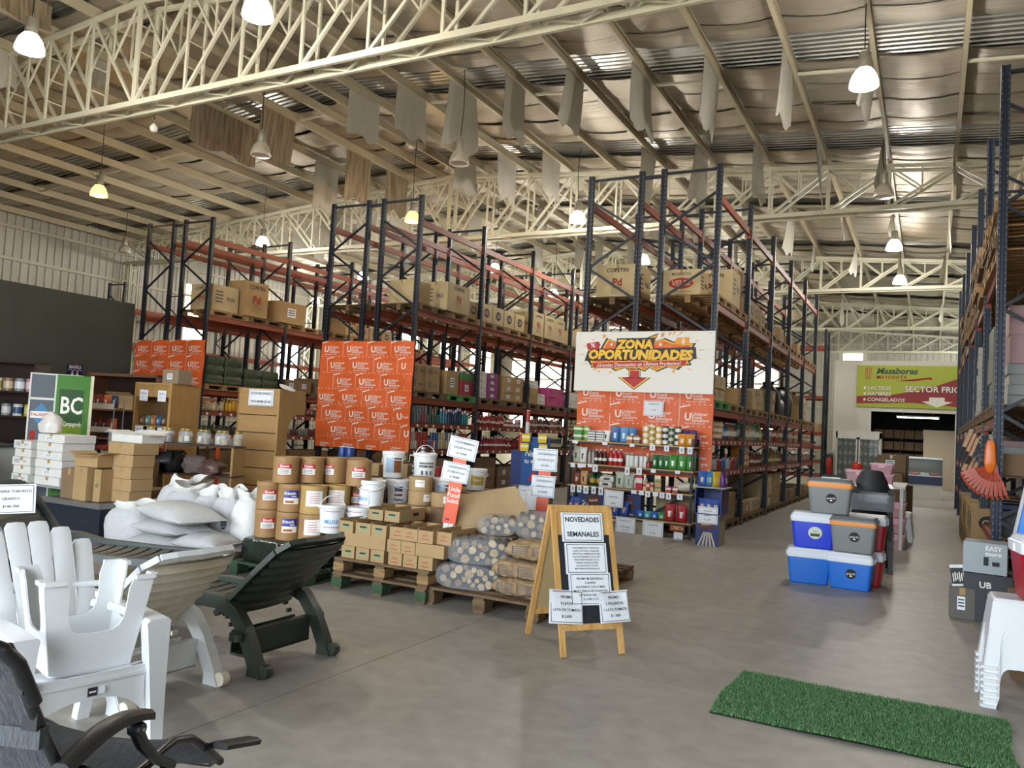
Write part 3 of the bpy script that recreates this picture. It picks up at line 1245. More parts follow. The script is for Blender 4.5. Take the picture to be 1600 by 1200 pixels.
for i, yy in enumerate((18.25, 18.95, 19.6)):
    carton((-9.27, yy, PZ), (.6, .6, .6), 0, 'red printed carton in the third bay of the middle rack', 'red printed cartons in the third bay', KRAFTL, prints=[('r', pr_copetin), ('f', pr_lines)])
for i, yy in enumerate((20.9, 21.6, 22.3, 23.4, 24.2, 25.6, 26.4)):
    carton((-9.29, yy, PZ), (.56, .6, .45 + .12 * (i % 3)), 0, 'pale carton far along the middle rack upper level', 'far cartons of the middle rack', KRAFTL, prints=[('r', pr_label)])
# left rack upper level
for b in range(4):
    for s_ in (0, 1):
        up_pal(-15.35, ypos(b, s_), s_, 'left')
carton((-15.32, 13.45, PZ), (.72, .8, .62), 0, 'pale carton with red print at the front of the left rack', None, KRAFTL, prints=[('f', pr_copetin), ('r', pr_lines)])
carton((-15.12, 14.3, PZ), (.6, .75, .86), 0, 'tall brown carton with a red mark on the left rack', None, KRAFT, prints=[('r', pr_copetin)])
carton((-15.1, 15.55, PZ), (.6, .95, .55), 0, 'wide brown carton with a small red mark on the left rack', None, KRAFT, prints=[('r', pr_label)])
for i, yy in enumerate((18.0, 18.55, 19.1, 19.7)):
    carton((-15.1, yy, PZ), (.5, .5, .34), 0, 'carton with a black round logo on the left rack', 'black logo cartons of the left rack', KRAFT, prints=[('r', pr_round)])
for i, yy in enumerate((18.3, 19.0)):
    carton((-15.55, yy, PZ), (.5, .5, .9), 0, 'stacked brown cartons deep on the left rack', 'deep cartons of the left rack', KRAFT)


# ---- mid level (z = LOWZ): pallets with stacked cartons
LZ = LOWZ + .14
PURP = mat('purple_print_card', '8a3a78', .6, var=.1)
PINK = mat('magenta_card', 'c0437f', .6, var=.1)
GRNC = mat('green_card', '3f7a3a', .6, var=.1)
REDC = mat('crimson_card', 'a8333f', .6, var=.1)
WHTC = mat('white_card', 'd9d6cf', .6, var=.06)


def stack(x, y, z, nx, ny, nz, s, m, label, group, prints=(), jit=.01, miss=(), name='carton'):
    for k in range(nz):
        for i in range(nx):
            for j in range(ny):
                if (i, j, k) in miss:
                    continue
                carton((x + (i - (nx - 1) / 2) * (s[0] + .006) + rnd.uniform(-jit, jit), y + (j - (ny - 1) / 2) * (s[1] + .006) + rnd.uniform(-jit, jit), z + k * s[2]),
                       s, rnd.uniform(-.02, .02), label, group, m, prints=prints, tape=(k == nz - 1), name=name)


def low_pal(x, y, k, rack_):
    return rack_pallet(x, y, LOWZ, 'pallet under cartons on the middle level of the %s rack' % rack_, 'middle level pallets of the %s rack' % rack_, k)


B_X = -9.5
for b in range(5):
    for s_ in (0, 1):
        low_pal(B_X, ypos(b, s_), 2 if (b, s_) == (0, 1) else 1, 'middle')
stack(B_X, ypos(0, 0) - .1, LZ, 1, 2, 2, (.85, .5, .27), KRAFT, 'kraft carton in the first stack beside the orange banner', 'first bay cartons', [('r', pr_lines)])
stack(B_X, ypos(0, 1) - .28, LZ, 1, 1, 1, (.85, .5, .5), KRAFT, 'large kraft carton with a white label on the green pallet', 'large cartons on the green pallet', [('r', pr_label)])
stack(B_X, ypos(0, 1) + .3, LZ, 1, 1, 1, (.85, .52, .34), REDC, 'crimson printed carton on the green pallet', 'crimson cartons', [('r', pr_label)])
stack(B_X, ypos(0, 1) + .3, LZ + .34, 1, 1, 1, (.85, .52, .16), GRNC, 'green carton lying on the crimson carton', 'green top cartons')
stack(B_X, ypos(1, 0) - .3, LZ, 1, 1, 4, (.85, .3, .15), WHTC, 'white and brown case in the second bay stack', 'second bay white cases', [('r', pr_lines)], name='case')
stack(B_X, ypos(1, 0) + .15, LZ, 1, 1, 4, (.85, .5, .15), PURP, 'purple printed case stacked in the second bay', 'purple cases', [('r', pr_label)], name='case')
stack(B_X, ypos(1, 1), LZ, 1, 2, 3, (.85, .5, .2), KRAFT, 'kraft case with white labels in the second bay', 'labelled kraft cases', [('r', pr_label)], name='case')
stack(B_X, ypos(2, 0) - .2, LZ, 1, 1, 2, (.85, .5, .2), KRAFT, 'kraft case in the third bay of the middle rack', 'third bay kraft cases', name='case')
stack(B_X, ypos(2, 0) + .3, LZ, 1, 1, 2, (.85, .42, .14), WHTC, 'white case in the third bay of the middle rack', 'third bay white cases', [('r', pr_lines)], name='case')
stack(B_X, ypos(2, 0) - .2, LZ + .4, 1, 1, 2, (.85, .5, .1), WHTC, 'thin white case on top of the kraft cases', 'thin white cases', [('r', pr_lines)], name='case')
stack(B_X, ypos(2, 1), LZ, 1, 2, 2, (.85, .5, .24), PINK, 'magenta case in the third bay of the middle rack', 'magenta cases', [('r', pr_lines)], name='case')
stack(B_X, ypos(3, 0), LZ, 1, 2, 2, (.85, .5, .22), WHTC, 'white case with dark bottles print in the fourth bay', 'fourth bay white cases', [('r', pr_label)], name='case')
stack(B_X, ypos(3, 1), LZ, 1, 2, 2, (.85, .5, .26), KRAFT, 'kraft case in the fourth bay of the middle rack', 'fourth bay kraft cases', name='case')
stack(B_X, ypos(4, 0), LZ, 1, 2, 2, (.85, .5, .2), KRAFTD, 'brown case in the fifth bay of the middle rack', 'fifth bay cases', name='case')
# left rack middle level: green wrapped loads
GWRAP = mat('green_wrapped_bale', '47533a', .55, var=.35, vs=7, c2='2c3425')
A_X = -15.34


def bale_mesh(sx, sy, sz, seed):
    r = random.Random(seed)
    rings = []
    n = 16
    for q in range(6):
        z = sz * q / 5
        k = 1 + .03 * math.sin(q * 2.5 + seed) - (.1 if q in (0, 5) else 0)
        ring = []
        for i in range(n):
            a = 2 * PI * i / n + PI / 4
            c, s_ = math.cos(a), math.sin(a)
            e = .22
            px = math.copysign(abs(c) ** e, c) * sx / 2 * k * (1 + r.uniform(-.02, .02))
            py = math.copysign(abs(s_) ** e, s_) * sy / 2 * k * (1 + r.uniform(-.02, .02))
            ring.append((px, py, z))
        rings.append(ring)
    return MB().loft(rings).mesh('bale', GWRAP, 40)


BALE = [bale_mesh(.46, .56, .22, i) for i in range(3)]
for s_ in (0, 1):
    low_pal(A_X, ypos(0, s_), 0 if s_ == 0 else 1, 'left')
    low_pal(A_X, ypos(1, s_), 1, 'left')
    low_pal(A_X, ypos(2, s_), 1, 'left')
    for k in range(3 - s_):
        for i in (-.24, .24):
            for j in (-.29, .29):
                tag(inst('wrapped_bale', BALE[(k + s_) % 3], None, (A_X + i, ypos(0, s_) + j, LZ + k * .222), rnd.uniform(-.03, .03)),
                    'dark green plastic wrapped bale on the left rack' if s_ else 'dark green wrapped bale on the pallet next to the orange banner', 'bale', 'green bales %d' % s_)
stack(A_X, ypos(1, 0), LZ, 1, 2, 1, (.85, .5, .3), KRAFTD, 'brown carton on the second bay of the left rack', 'second bay cartons of the left rack', [('r', pr_label)])
stack(A_X, ypos(1, 1), LZ, 1, 2, 2, (.85, .5, .2), KRAFTD, 'brown case further along the left rack', 'further cases of the left rack', name='case')
# right rack middle level
C_X = -3.62
for b in range(5):
    for s_ in (0, 1):
        low_pal(C_X, ypos(b, s_), 2 if (b, s_) == (0, 0) else 0, 'right')
stack(C_X, ypos(0, 0), LZ, 1, 2, 2, (.85, .5, .22), KRAFTL, 'pale case beside the white sign on the right rack', 'first bay cases of the right rack', [('r', pr_lines)], name='case')
stack(C_X, ypos(1, 0) - .1, LZ, 1, 2, 2, (.85, .5, .18), KRAFT, 'kraft case in the second bay of the right rack', 'second bay cases of the right rack', [('r', pr_lines)], name='case')
stack(C_X, ypos(1, 1), LZ, 1, 2, 2, (.85, .5, .22), KRAFTL, 'pale case in the second bay of the right rack', 'second bay pale cases of the right rack', [('r', pr_lines)], name='case')
stack(C_X, ypos(2, 0), LZ, 1, 2, 2, (.85, .5, .26), KRAFT, 'kraft case in the third bay of the right rack', 'third bay cases of the right rack', [('r', pr_label)], name='case')
stack(C_X, ypos(4, 0), LZ, 1, 2, 3, (.85, .5, .22), KRAFT, 'kraft case in the last bay of the right rack', 'last bay cases of the right rack', [('r', pr_label)], name='case')
BAGM = mat('black_plastic_bag', '2b2c2e', .35, var=.2)
GREYB = mat('grey_plastic_bag', '8d8f90', .4, var=.25)


def sack_mesh(name, sx, sy, sz, m, seed, top=.35, lumps=.06):
    """an upright stuffed bag, gathered at the top"""
    r = random.Random(seed)
    n = 20
    prof = [(.55, 0), (.9, .03), (1.0, .18), (1.02, .4), (.95, .6), (.8, .76), (top + .15, .88), (top, .93), (top + .12, 1.0)]
    rings = []
    for q, (k, z) in enumerate(prof):
        ring = []
        for i in range(n):
            a = 2 * PI * i / n
            w = 1 + lumps * mnoise.noise(Vector((math.cos(a) * 1.6 + seed * 3.1, math.sin(a) * 1.6, z * 2.6))) * 2 + (.13 * math.sin(i * 2.6 + q) if q >= 6 else 0)
            c, s_ = math.cos(a), math.sin(a)
            e = .75
            ring.append((math.copysign(abs(c) ** e, c) * sx / 2 * k * w, math.copysign(abs(s_) ** e, s_) * sy / 2 * k * w, z * sz * (1 + .03 * math.sin(a * 2 + seed))))
        rings.append(ring)
    return MB().loft(rings).mesh(name, m, 50)


BAGS = [sack_mesh('bag', .6, .6, .75, BAGM, 1), sack_mesh('bag', .55, .6, .5, GREYB, 2), sack_mesh('bag', .6, .55, .8, BAGM, 3)]
for i, (yy, z, k) in enumerate(((20.0, 0, 2), (20.7, 0, 1), (21.3, 0, 0), (21.9, 0, 2))):
    tag(inst('plastic_bag', BAGS[k], None, (C_X + .1, yy, LZ), i * 1.1), ['black stuffed bag in the third bay of the right rack', 'grey stuffed bag lying low on the right rack',
        'black stuffed bag next to the grey bag on the right rack', 'tall dark bag in the fourth bay of the right rack'][i], 'bag')

# ---- bottles, cans and packs on the shelf levels
_IM = {}


def imat(c, rough=.35):
    return mat('pack_' + c, c, rough)


def item_mesh(kind, c, c2='e9e4d8'):
    key = (kind, c, c2)
    if key in _IM:
        return _IM[key]
    mb = MB()
    M0, M1 = imat(c), imat(c2)
    if kind == 'bottle':
        mb.lathe([(.034, 0), (.037, .01), (.037, .17), (.03, .2), (.014, .235), (.014, .25)], 10)
        mb.m = 1
        mb.lathe([(.016, .25), (.016, .275)], 8)
        mb.lathe([(.0378, .07), (.0378, .12)], 10, cap=False)
    elif kind == 'can':
        mb.lathe([(.033, 0), (.035, .008), (.035, .16), (.033, .168)], 12)
        mb.m = 1
        mb.lathe([(.034, .166), (.030, .172), (.028, .168)], 12)
    elif kind == 'aerosol':
        mb.lathe([(.026, 0), (.028, .008), (.028, .18), (.02, .195)], 10)
        mb.m = 1
        mb.lathe([(.02, .195), (.02, .235), (.012, .24)], 10)
    elif kind == 'jug':
        mb.lathe([(.05, 0), (.058, .015), (.058, .18), (.03, .23), (.018, .25), (.018, .27)], 10)
        mb.m = 1
        mb.lathe([(.022, .27), (.022, .3)], 8)
        mb.lathe([(.0588, .06), (.0588, .15)], 10, cap=False)
    elif kind == 'box':
        mb.box(-.05, .05, -.035, .035, 0, .18)
        mb.m = 1
        mb.box(-.051, .051, -.036, .036, .08, .14)
    elif kind == 'pack':      # pillow bag
        rings = []
        for q, (z, k, wd) in enumerate(((0, .35, .9), (.012, .8, .97), (.05, 1.05, 1), (.10, 1.0, 1), (.15, .7, .99), (.185, .22, 1), (.205, .05, 1.02))):
            rings.append([(.064 * wd * math.copysign(abs(math.cos(a)) ** .5, math.cos(a)), .042 * k * math.sin(a), z + (.004 * math.sin(i * 2.2) if q == 6 else 0)) for i, a in enumerate([2 * PI * i / 14 for i in range(14)])])
        mb.loft(rings)
        mb.m = 1
        mb.loft([[(.040 * math.copysign(abs(math.cos(a)) ** .5, math.cos(a)), .0425 * k * math.sin(a) * 1.02, z) for a in [2 * PI * i / 12 for i in range(12)]] for z, k in ((.055, 1.05), (.10, 1.01), (.125, .9))])
    elif kind == 'tin':
        mb.lathe([(.05, 0), (.05, .09), (.048, .1)], 14)
        mb.m = 1
        mb.lathe([(.0506, .02), (.0506, .075)], 14, cap=False)
    elif kind == 'brick':     # plastic wrapped block
        mb.frus((.14, .1), (.15, .11), 0, .06)
        mb.frus((.15, .11), (.13, .095), .06, .12)
        mb.m = 1
        mb.box(-.06, .06, -.112, .112, .04, .09)
    _IM[key] = mb.mesh(kind, [M0, M1], 40)
    return _IM[key]


def put(kind, c, c2, loc, rz, label, cat, group, sc_=None, name=None):
    nm = name or {'bottle': 'bottle', 'can': 'can', 'aerosol': 'spray_can', 'jug': 'jug_bottle', 'box': 'packet', 'pack': 'food_pouch', 'tin': 'tin', 'brick': 'wrapped_pack'}[kind]
    return tag(inst(nm, item_mesh(kind, c, c2), None, loc, rz, sc_), label, cat, group)


def row(kind, cols, x, y0, y1, z, step, label, cat, group, rows=1, dx=-.09, lev=1, lh=.17, sc_=None):
    for q in range(rows):
        yy = y0
        i = 0
        while yy < y1:
            for l in range(lev):
                if l and rnd.random() < .12:
                    continue
                c, c2 = cols[(i // 4 + q) % len(cols)] if rnd.random() > .2 else rnd.choice(cols)
                put(kind, c, c2, (x + dx * q + rnd.uniform(-.008, .008), yy + rnd.uniform(-.006, .006), z + lh * l), rnd.uniform(0, 6), label, cat, group, tuple(q_ * f_ for q_, f_ in zip(sc_ or (1, 1, 1), (1, 1, 1 if lev > 1 else rnd.choice((.86, 1.0, 1.0, 1.14))))))
            yy += step
            i += 1


BF = -9.12          # front line of the goods on the middle rack
Z2, Z1 = SH2 + .018, SH1 + .018


def bay(b, a=.12, c=2.42):
    return RY + b * BAY + a, RY + b * BAY + c


y0, y1 = bay(0)
row('can', [('6f767a', 'd8d6cf'), ('8a4a44', 'e0dcd0'), ('3f5a4c', 'd0ccc0')], BF, y0, y0 + 1.1, Z2, .094, 'silver topped can on the upper shelf, first bay of the middle rack', 'can', 'upper shelf cans first bay', lev=2)
row('aerosol', [('4f93b0', 'e8e8e8'), ('23385c', 'c9d2da'), ('2f8a86', 'dfe8e4')], BF, y0 + 1.15, y1, Z2, .096, 'blue or teal spray can on the upper shelf of the middle rack', 'spray can', 'spray cans first bay', lev=1, sc_=(1.1, 1.1, 1.3))
row('can', [('d8d2c4', '9c2f2a'), ('b03a32', 'e8e2d4'), ('3c5f86', 'e0dcd0'), ('cdb98a', 'efe8d8')], BF, y0, y1, Z1, .094, 'mixed labelled can on the lower shelf, first bay of the middle rack', 'can', 'lower shelf cans first bay', lev=2)
y0, y1 = bay(1)
row('bottle', [('8f2a22', 'e6e0d6'), ('a8322a', 'd9cfc0')], BF, y0, y0 + 1.35, Z2, .096, 'red bottle on the upper shelf, second bay of the middle rack', 'bottle', 'red bottles upper second bay')
row('tin', [('a8383a', 'e8ded0'), ('c4888a', 'f0e8e0')], BF - .02, y0 + 1.42, y1, Z2, .105, 'red and white tin on the upper shelf, second bay of the middle rack', 'tin', 'tins upper second bay', lev=2, lh=.1)
row('bottle', [('9c2430', 'f0ece4'), ('b8404a', 'f0ece4')], BF, y0 + .55, y1 - .5, Z1, .096, 'red drink bottle with white cap on the lower shelf, second bay', 'bottle', 'red bottles lower second bay', rows=2)
row('bottle', [('7a1f1c', 'b0322c')], BF, y1 - .45, y1, Z1, .096, 'dark red bottle on the lower shelf, second bay', 'bottle', 'dark red bottles lower second bay')
y0, y1 = bay(2)
row('bottle', [('5b2a30', 'd8ccc0'), ('9c6a58', 'e8e0d4'), ('4c4238', 'cfc4b0')], BF, y0, y1, Z2, .096, 'dark bottle on the upper shelf, third bay of the middle rack', 'bottle', 'dark bottles upper third bay')
row('jug', [('6f7f62', 'd8d0c0'), ('7a5a62', 'e0d6cc')], BF - .02, y0, y1, Z1, .12, 'greenish or mauve jug bottle on the lower shelf, third bay', 'bottle', 'jug bottles lower third bay')
y0, y1 = bay(3)
row('tin', [('a08a5a', 'd8cca8')], BF - .02, y0, y1, Z2, .105, 'ochre tin on the upper shelf, fourth bay of the middle rack', 'tin', 'ochre tins fourth bay', lev=3, lh=.1)
row('bottle', [('3f5a3c', 'd8d4c8'), ('6a3a30', 'd8d4c8')], BF, y0, y1, Z1, .1, 'small bottle on the lower shelf, fourth bay of the middle rack', 'bottle', 'bottles lower fourth bay')
# price strips on the shelf edges
for rt, xx, bays, zz in ((rackBR, -9.04, 4, (SH2, SH1)), (rackCR, -3.15, 4, (SH2, SH1)), (rackAR, -14.89, 3, (SH2, SH1))):
    for b in range(bays):
        for z in zz:
            for k in range(7):
                yy = b * BAY + .25 + k * .33 + rnd.uniform(-.06, .06)
                MB().box(xx - rt.location.x + .014, xx - rt.location.x + .018, yy - .03, yy + .03, z - .07, z - .02).build('price_tag', PAPER, rt)
# floor level below the middle rack
for b in range(4):
    for s_ in (0, 1):
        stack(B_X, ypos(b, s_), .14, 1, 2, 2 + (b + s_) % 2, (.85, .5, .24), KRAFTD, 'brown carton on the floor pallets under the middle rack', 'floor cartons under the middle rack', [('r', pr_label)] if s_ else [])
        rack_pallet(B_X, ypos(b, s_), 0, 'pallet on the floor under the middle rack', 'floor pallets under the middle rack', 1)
row('jug', [('2f5fa8', 'dfe6f0')], -8.85, 13.0, 13.9, 0.0, .14, 'blue water jug on the floor in front of the middle rack', 'bottle', 'blue jugs', sc_=(1.3, 1.3, 1.5))
# right rack shelves (towards the wide aisle)
CF = -3.24
y0, y1 = bay(0)
row('tin', [('c9b48a', 'efe6d0'), ('b58f5a', 'e8dcc4')], CF, y0, y0 + 1.0, Z2, .105, 'cream jar pack on the upper shelf of the right rack', 'tin', 'cream jars right rack', lev=3, lh=.1)
row('jug', [('3a5f96', 'd8d8d8'), ('a86a3a', 'e0d8c8')], CF - .02, y0 + 1.1, y1, Z2, .125, 'blue or amber jug on the upper shelf of the right rack', 'bottle', 'jugs right rack first bay')
row('can', [('3f6fae', 'e8ecf0'), ('b8bcc2', '2f5a9c'), ('a83c34', 'e8e4dc')], CF, y0, y1, Z1, .092, 'blue and silver can on the lower shelf of the right rack', 'can', 'blue cans right rack', rows=2)
y0, y1 = bay(1)
row('jug', [('5f8a4a', 'e8e4d0'), ('c8b070', 'e8e4d0'), ('9aa6a0', 'e4e4e0')], CF - .02, y0, y1, Z2, .13, 'green or yellow jug on the upper shelf, second bay of the right rack', 'bottle', 'jugs right rack second bay', sc_=(1, 1, 1.15))
for k in range(4):
    for i in range(3):
        put('brick', 'c98a3a', 'e8c890', (CF - .08, y0 + .3 + i * .26, Z1 + k * .122), PI / 2 + rnd.uniform(-.05, .05), 'orange plastic wrapped pack stacked on the lower shelf of the right rack', 'pack', 'orange packs')
row('bottle', [('6a3a30', 'd8d0c4')], CF, y0 + 1.2, y1, Z1, .1, 'dark bottle on the lower shelf, second bay of the right rack', 'bottle', 'dark bottles right rack')
y0, y1 = bay(2)
row('box', [('a05a2a', 'd8c8a8'), ('8a8f96', 'e0e0e0'), ('9c3a30', 'e8e0d4')], CF, y0, y1, Z2, .11, 'mixed packet on the upper shelf, third bay of the right rack', 'packet', 'packets right rack third bay', sc_=(1, 1, 1.5))
row('bottle', [('7a8a3a', 'd8d8a0'), ('4f7a3a', 'd8d8c0'), ('a83c34', 'e0d8c8')], CF, y0, y1, Z1, .1, 'green bottle on the lower shelf, third bay of the right rack', 'bottle', 'green bottles right rack', sc_=(1, 1, 1.25))
y0, y1 = bay(3)
row('box', [('b09a78', 'e0d4bc'), ('8a5a4a', 'd0b8a8')], CF, y0, y1, Z2, .11, 'pale packet on the upper shelf, fourth bay of the right rack', 'packet', 'packets right rack fourth bay', sc_=(1, 1, 1.4))
row('pack', [('8a7468', 'c8b8a8'), ('a08a80', 'd8ccc0')], CF, y0, y1, Z1, .15, 'brownish pouch on the lower shelf, fourth bay of the right rack', 'pouch', 'pouches right rack fourth bay')
y0, y1 = bay(4)
row('box', [('9a8468', 'd0c4ac')], CF, y0, y1, Z2, .12, 'pale packet on the upper shelf, last bay of the right rack', 'packet', 'packets right rack last bay')
row('pack', [('8a6a62', 'c8b0a8')], CF, y0, y1, Z1, .15, 'brownish pouch on the lower shelf, last bay of the right rack', 'pouch', 'pouches right rack last bay')
for b in range(5):
    for s_ in (0, 1):
        rack_pallet(C_X, ypos(b, s_), 0, 'pallet on the floor under the right rack', 'floor pallets under the right rack', 1)
        if b < 3:
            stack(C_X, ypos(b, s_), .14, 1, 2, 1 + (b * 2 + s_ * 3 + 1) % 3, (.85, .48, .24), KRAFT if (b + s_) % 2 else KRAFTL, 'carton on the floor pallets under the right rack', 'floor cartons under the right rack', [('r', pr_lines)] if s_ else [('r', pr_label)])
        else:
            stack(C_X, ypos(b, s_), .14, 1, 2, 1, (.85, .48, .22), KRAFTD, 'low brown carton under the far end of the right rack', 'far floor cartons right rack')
# left rack shelves
AF = -14.98
y0, y1 = bay(0)
row('pack', [('d8a020', 'b83a20'), ('e0b030', 'c04a20')], AF, y0 + .75, y0 + 1.6, Z2, .12, 'yellow pouch on the upper shelf of the left rack', 'pouch', 'yellow pouches', rows=2, sc_=(1, 1, 1.3))
row('pack', [('c0a884', 'e0d4bc')], AF, y0, y0 + .65, Z2, .12, 'tan pouch on the upper shelf of the left rack', 'pouch', 'tan pouches', rows=2)
stack(AF - .2, y0 + 2.0, Z2, 1, 1, 2, (.4, .6, .12), KRAFT, 'flat carton on the upper shelf of the left rack', 'flat cartons left rack')
row('pack', [('2f4a2c', '5a6a4a'), ('3c3c34', '6a6a5a')], AF, y0, y1, Z1, .14, 'dark green pouch on the lower shelf of the left rack', 'pouch', 'dark green pouches', rows=2, sc_=(1, 1.3, .9))
y0, y1 = bay(1)
row('pack', [('7a2a26', 'b0a090'), ('4c4438', 'a09080')], AF, y0, y1, Z2, .13, 'dark pouch in the second bay of the left rack', 'pouch', 'dark pouches second bay')
row('can', [('7c7a74', 'c0b8a8'), ('6a2f2a', 'c8b8a8')], AF, y0, y1, Z1, .096, 'dull can in the second bay of the left rack', 'can', 'dull cans left rack')
for b in range(3):
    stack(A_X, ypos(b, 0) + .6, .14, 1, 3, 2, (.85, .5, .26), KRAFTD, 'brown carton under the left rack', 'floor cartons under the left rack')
# ------------------------------------------------------------------ orange printed banners on the rack ends
ORF = mat('orange_banner_film', 'e4662e', .5, var=.12, vs=2.5, bump=.25, bs=6)
WPR = mat('banner_white_print', 'f4e9df', .5)


def rip(x, z, k=1.0):
    return k * (.014 * math.sin(5 * x + 2.3 * z) + .010 * math.sin(9 * z + 1.7 * x) + .006 * math.sin(17 * x - 5 * z))


def banner(label, x0, x1, z0, z1, y, ch=.325, stag=.07, skew=0.0, seed=0):
    t = thing('banner', label, 'banner', ((x0 + x1) / 2, y, 0), 0)
    W = x1 - x0

    def S(u, v):
        x = (u - .5) * W
        z = z0 + (z1 - z0) * v
        return (x + skew * (v - .5), rip(x, z), z)
    mb = MB()
    mb.sheet(40, 30, S, (0, .004, 0))
    mb.build('printed_film', ORF, t, smooth=True)
    cw = .6
    row_ = 0
    z = z1
    while z > z0 + .03:
        zb = max(z - ch, z0)
        off = -W / 2 + ((row_ * stag * 3.1) % cw) - cw
        k = 0
        while off + k * cw < W / 2:
            cx = off + k * cw
            pm = MB()

            def em(vs, fs, pm=pm):
                out = []
                for (px, pz) in vs:
                    out.append((px, rip(px, pz) - .006, pz))
                pm.add(out, fs)
            lo, hi = max(cx, -W / 2), min(cx + cw, W / 2)
            # swoosh at the upper corner, divider line, dashed line
            if cx + .01 > -W / 2 and cx + .2 < W / 2:
                em([(cx + .01, z - .05), (cx + .2, z - .005), (cx + .2, z), (cx + .12, z), (cx + .01, z - .03)], [(0, 1, 2, 3, 4)])
            if -W / 2 < cx < W / 2 - .01:
                em([(cx, zb), (cx + .007, zb), (cx + .007, z), (cx, z)], [(0, 1, 2, 3)])
            for q in range(6):
                dx = cx + .05 + q * .09
                if lo < dx < hi - .03 and zb > z0:
                    em([(dx, zb + .006), (dx + .03, zb + .006), (dx + .03, zb + .016), (dx, zb + .016)], [(0, 1, 2, 3)])
            for s, ox, oz, size, bold, shear in (('U', .15, .155, .17, .035, 0), ('Unilever', .345, .205, .075, .012, 0), ('Food', .30, .155, .075, .012, 0), ('Solutions', .36, .105, .075, .012, 0), ('Inspiración cada día', .27, .055, .042, .004, 0)):
                vs, fs, w = text_shape(s, bold, 'CENTER', 0)
                pts = [(cx + ox + a * size, z - ch + oz + b * size) for a, b in vs]
                if pts and min(p[0] for p in pts) > -W / 2 and max(p[0] for p in pts) < W / 2 and min(p[1] for p in pts) > z0:
                    em(pts, fs)
            if pm.v:
                pm.build('logo_print', WPR, t)
            k += 1
        z -= ch
        row_ += 1
    for s in (-1, 1):
        MB().cyl((s * (W / 2 - .05), .02, 0), .008, z1 - .03, z1 + .02, 8).build('tie', INK, t)
    return t


banner('orange printed banner with white U logos on the left rack end, three rows tall', -17.15, -14.75, 2.11, 3.21, 12.77, .365, .0)
banner('tall orange banner with white U logos hanging on the middle rack end', -11.3, -8.94, .99, 3.17, 12.77, .33, .06)
banner('orange banner with white U logos below the white promotion sign', -5.44, -3.08, .93, 2.46, 12.77, .35, .0)

# ------------------------------------------------------------------ white promotion sign
t = thing('promotion_sign', 'white sign reading ZONA OPORTUNIDADES above the orange banner', 'sign', (-4.285, 12.70, 2.80), 0)
MB().box(-1.205, 1.205, -.012, .012, -.51, .51).build('sign_board', mat('white_sign_board', 'efece4', .45), t)
for sx in (-1, 1):
    MB().lathe([(.012, 0), (.012, .006), (.004, .008)], 10).build('screw', ALU, t, loc=(sx * 1.13, -.012, .47), rot=(PI / 2, 0, 0))
K = 2.41 / 687


def sg(u, v, d=0.0):
    return ((u - 611) * K, -.0135 - d, -(v - 215) * K)


def poly(pts, d, m, nm, par=t):
    mb = MB()
    mb.add([sg(u, v, d) for u, v in pts], [tuple(range(len(pts)))])
    return mb.build(nm, m, par)


SG_BLK, SG_OR, SG_YE, SG_RED, SG_GO = mat('sign_black', '1d1512', .5), mat('sign_orange', 'e8811f', .5, var=.3, vs=7, c2='d5421a'), mat('sign_yellow', 'f6c33a', .5), mat('sign_red', 'b81d1d', .5), mat('sign_gold', 'f0a028', .5)


def fan(pts, c, d, m, nm):
    mb = MB()
    vs = [sg(c[0], c[1], d)] + [sg(u, v, d) for u, v in pts]
    n = len(pts)
    mb.add(vs, [(0, 1 + (i + 1) % n, 1 + i) for i in range(n)])
    return mb.build(nm, m, t)


burst = [(325, 205), (352, 178), (338, 150), (395, 158), (428, 100), (475, 118), (520, 125), (560, 100), (600, 112), (688, 78), (672, 118), (720, 102), (760, 118), (830, 128), (868, 125), (850, 160), (866, 182), (836, 200), (852, 228), (812, 232), (790, 252), (740, 240), (690, 262), (650, 244), (628, 262), (585, 246), (565, 268), (530, 246), (480, 262), (445, 240), (392, 246), (350, 232)]
fan(burst, (600, 180), 0, SG_BLK, 'burst_outline')
fan([(600 + (u - 600) * .955, 180 + (v - 180) * .93) for u, v in burst], (600, 180), .0015, SG_YE, 'burst_edge')
fan([(600 + (u - 600) * .92, 180 + (v - 180) * .86) for u, v in burst], (600, 180), .003, SG_OR, 'burst_fill')
for i, (a0, r0, r1) in enumerate([(25, 290, 318), (8, 285, 330), (-8, 280, 315), (165, 285, 320), (182, 285, 330), (200, 285, 320), (58, 190, 225), (150, 270, 300), (215, 265, 300), (-30, 270, 300), (232, 200, 225)]):
    a = math.radians(a0)
    c, s = math.cos(a), math.sin(a)
    e = .5
    pts = [(600 + c * r0 - s * 4, 178 - (s * r0 + c * 4) * e), (600 + c * r1, 178 - s * r1 * e), (600 + c * r0 + s * 4, 178 - (s * r0 - c * 4) * e)]
    poly(pts, .001, SG_GO, 'ray')
for i, (u, v, r) in enumerate([(415, 92, 14), (708, 85, 14), (455, 268, 9), (768, 258, 12), (700, 133, 11), (455, 133, 10), (395, 265, 7), (480, 132, 6)]):
    pts = [(u + (r if k % 2 == 0 else r * .42) * math.sin(k * PI / 5), v - (r if k % 2 == 0 else r * .42) * math.cos(k * PI / 5)) for k in range(10)]
    fan(pts, (u, v), .006 if i in (4, 5) else .001, SG_GO if i not in (4, 5) else WHITEINK, 'star')


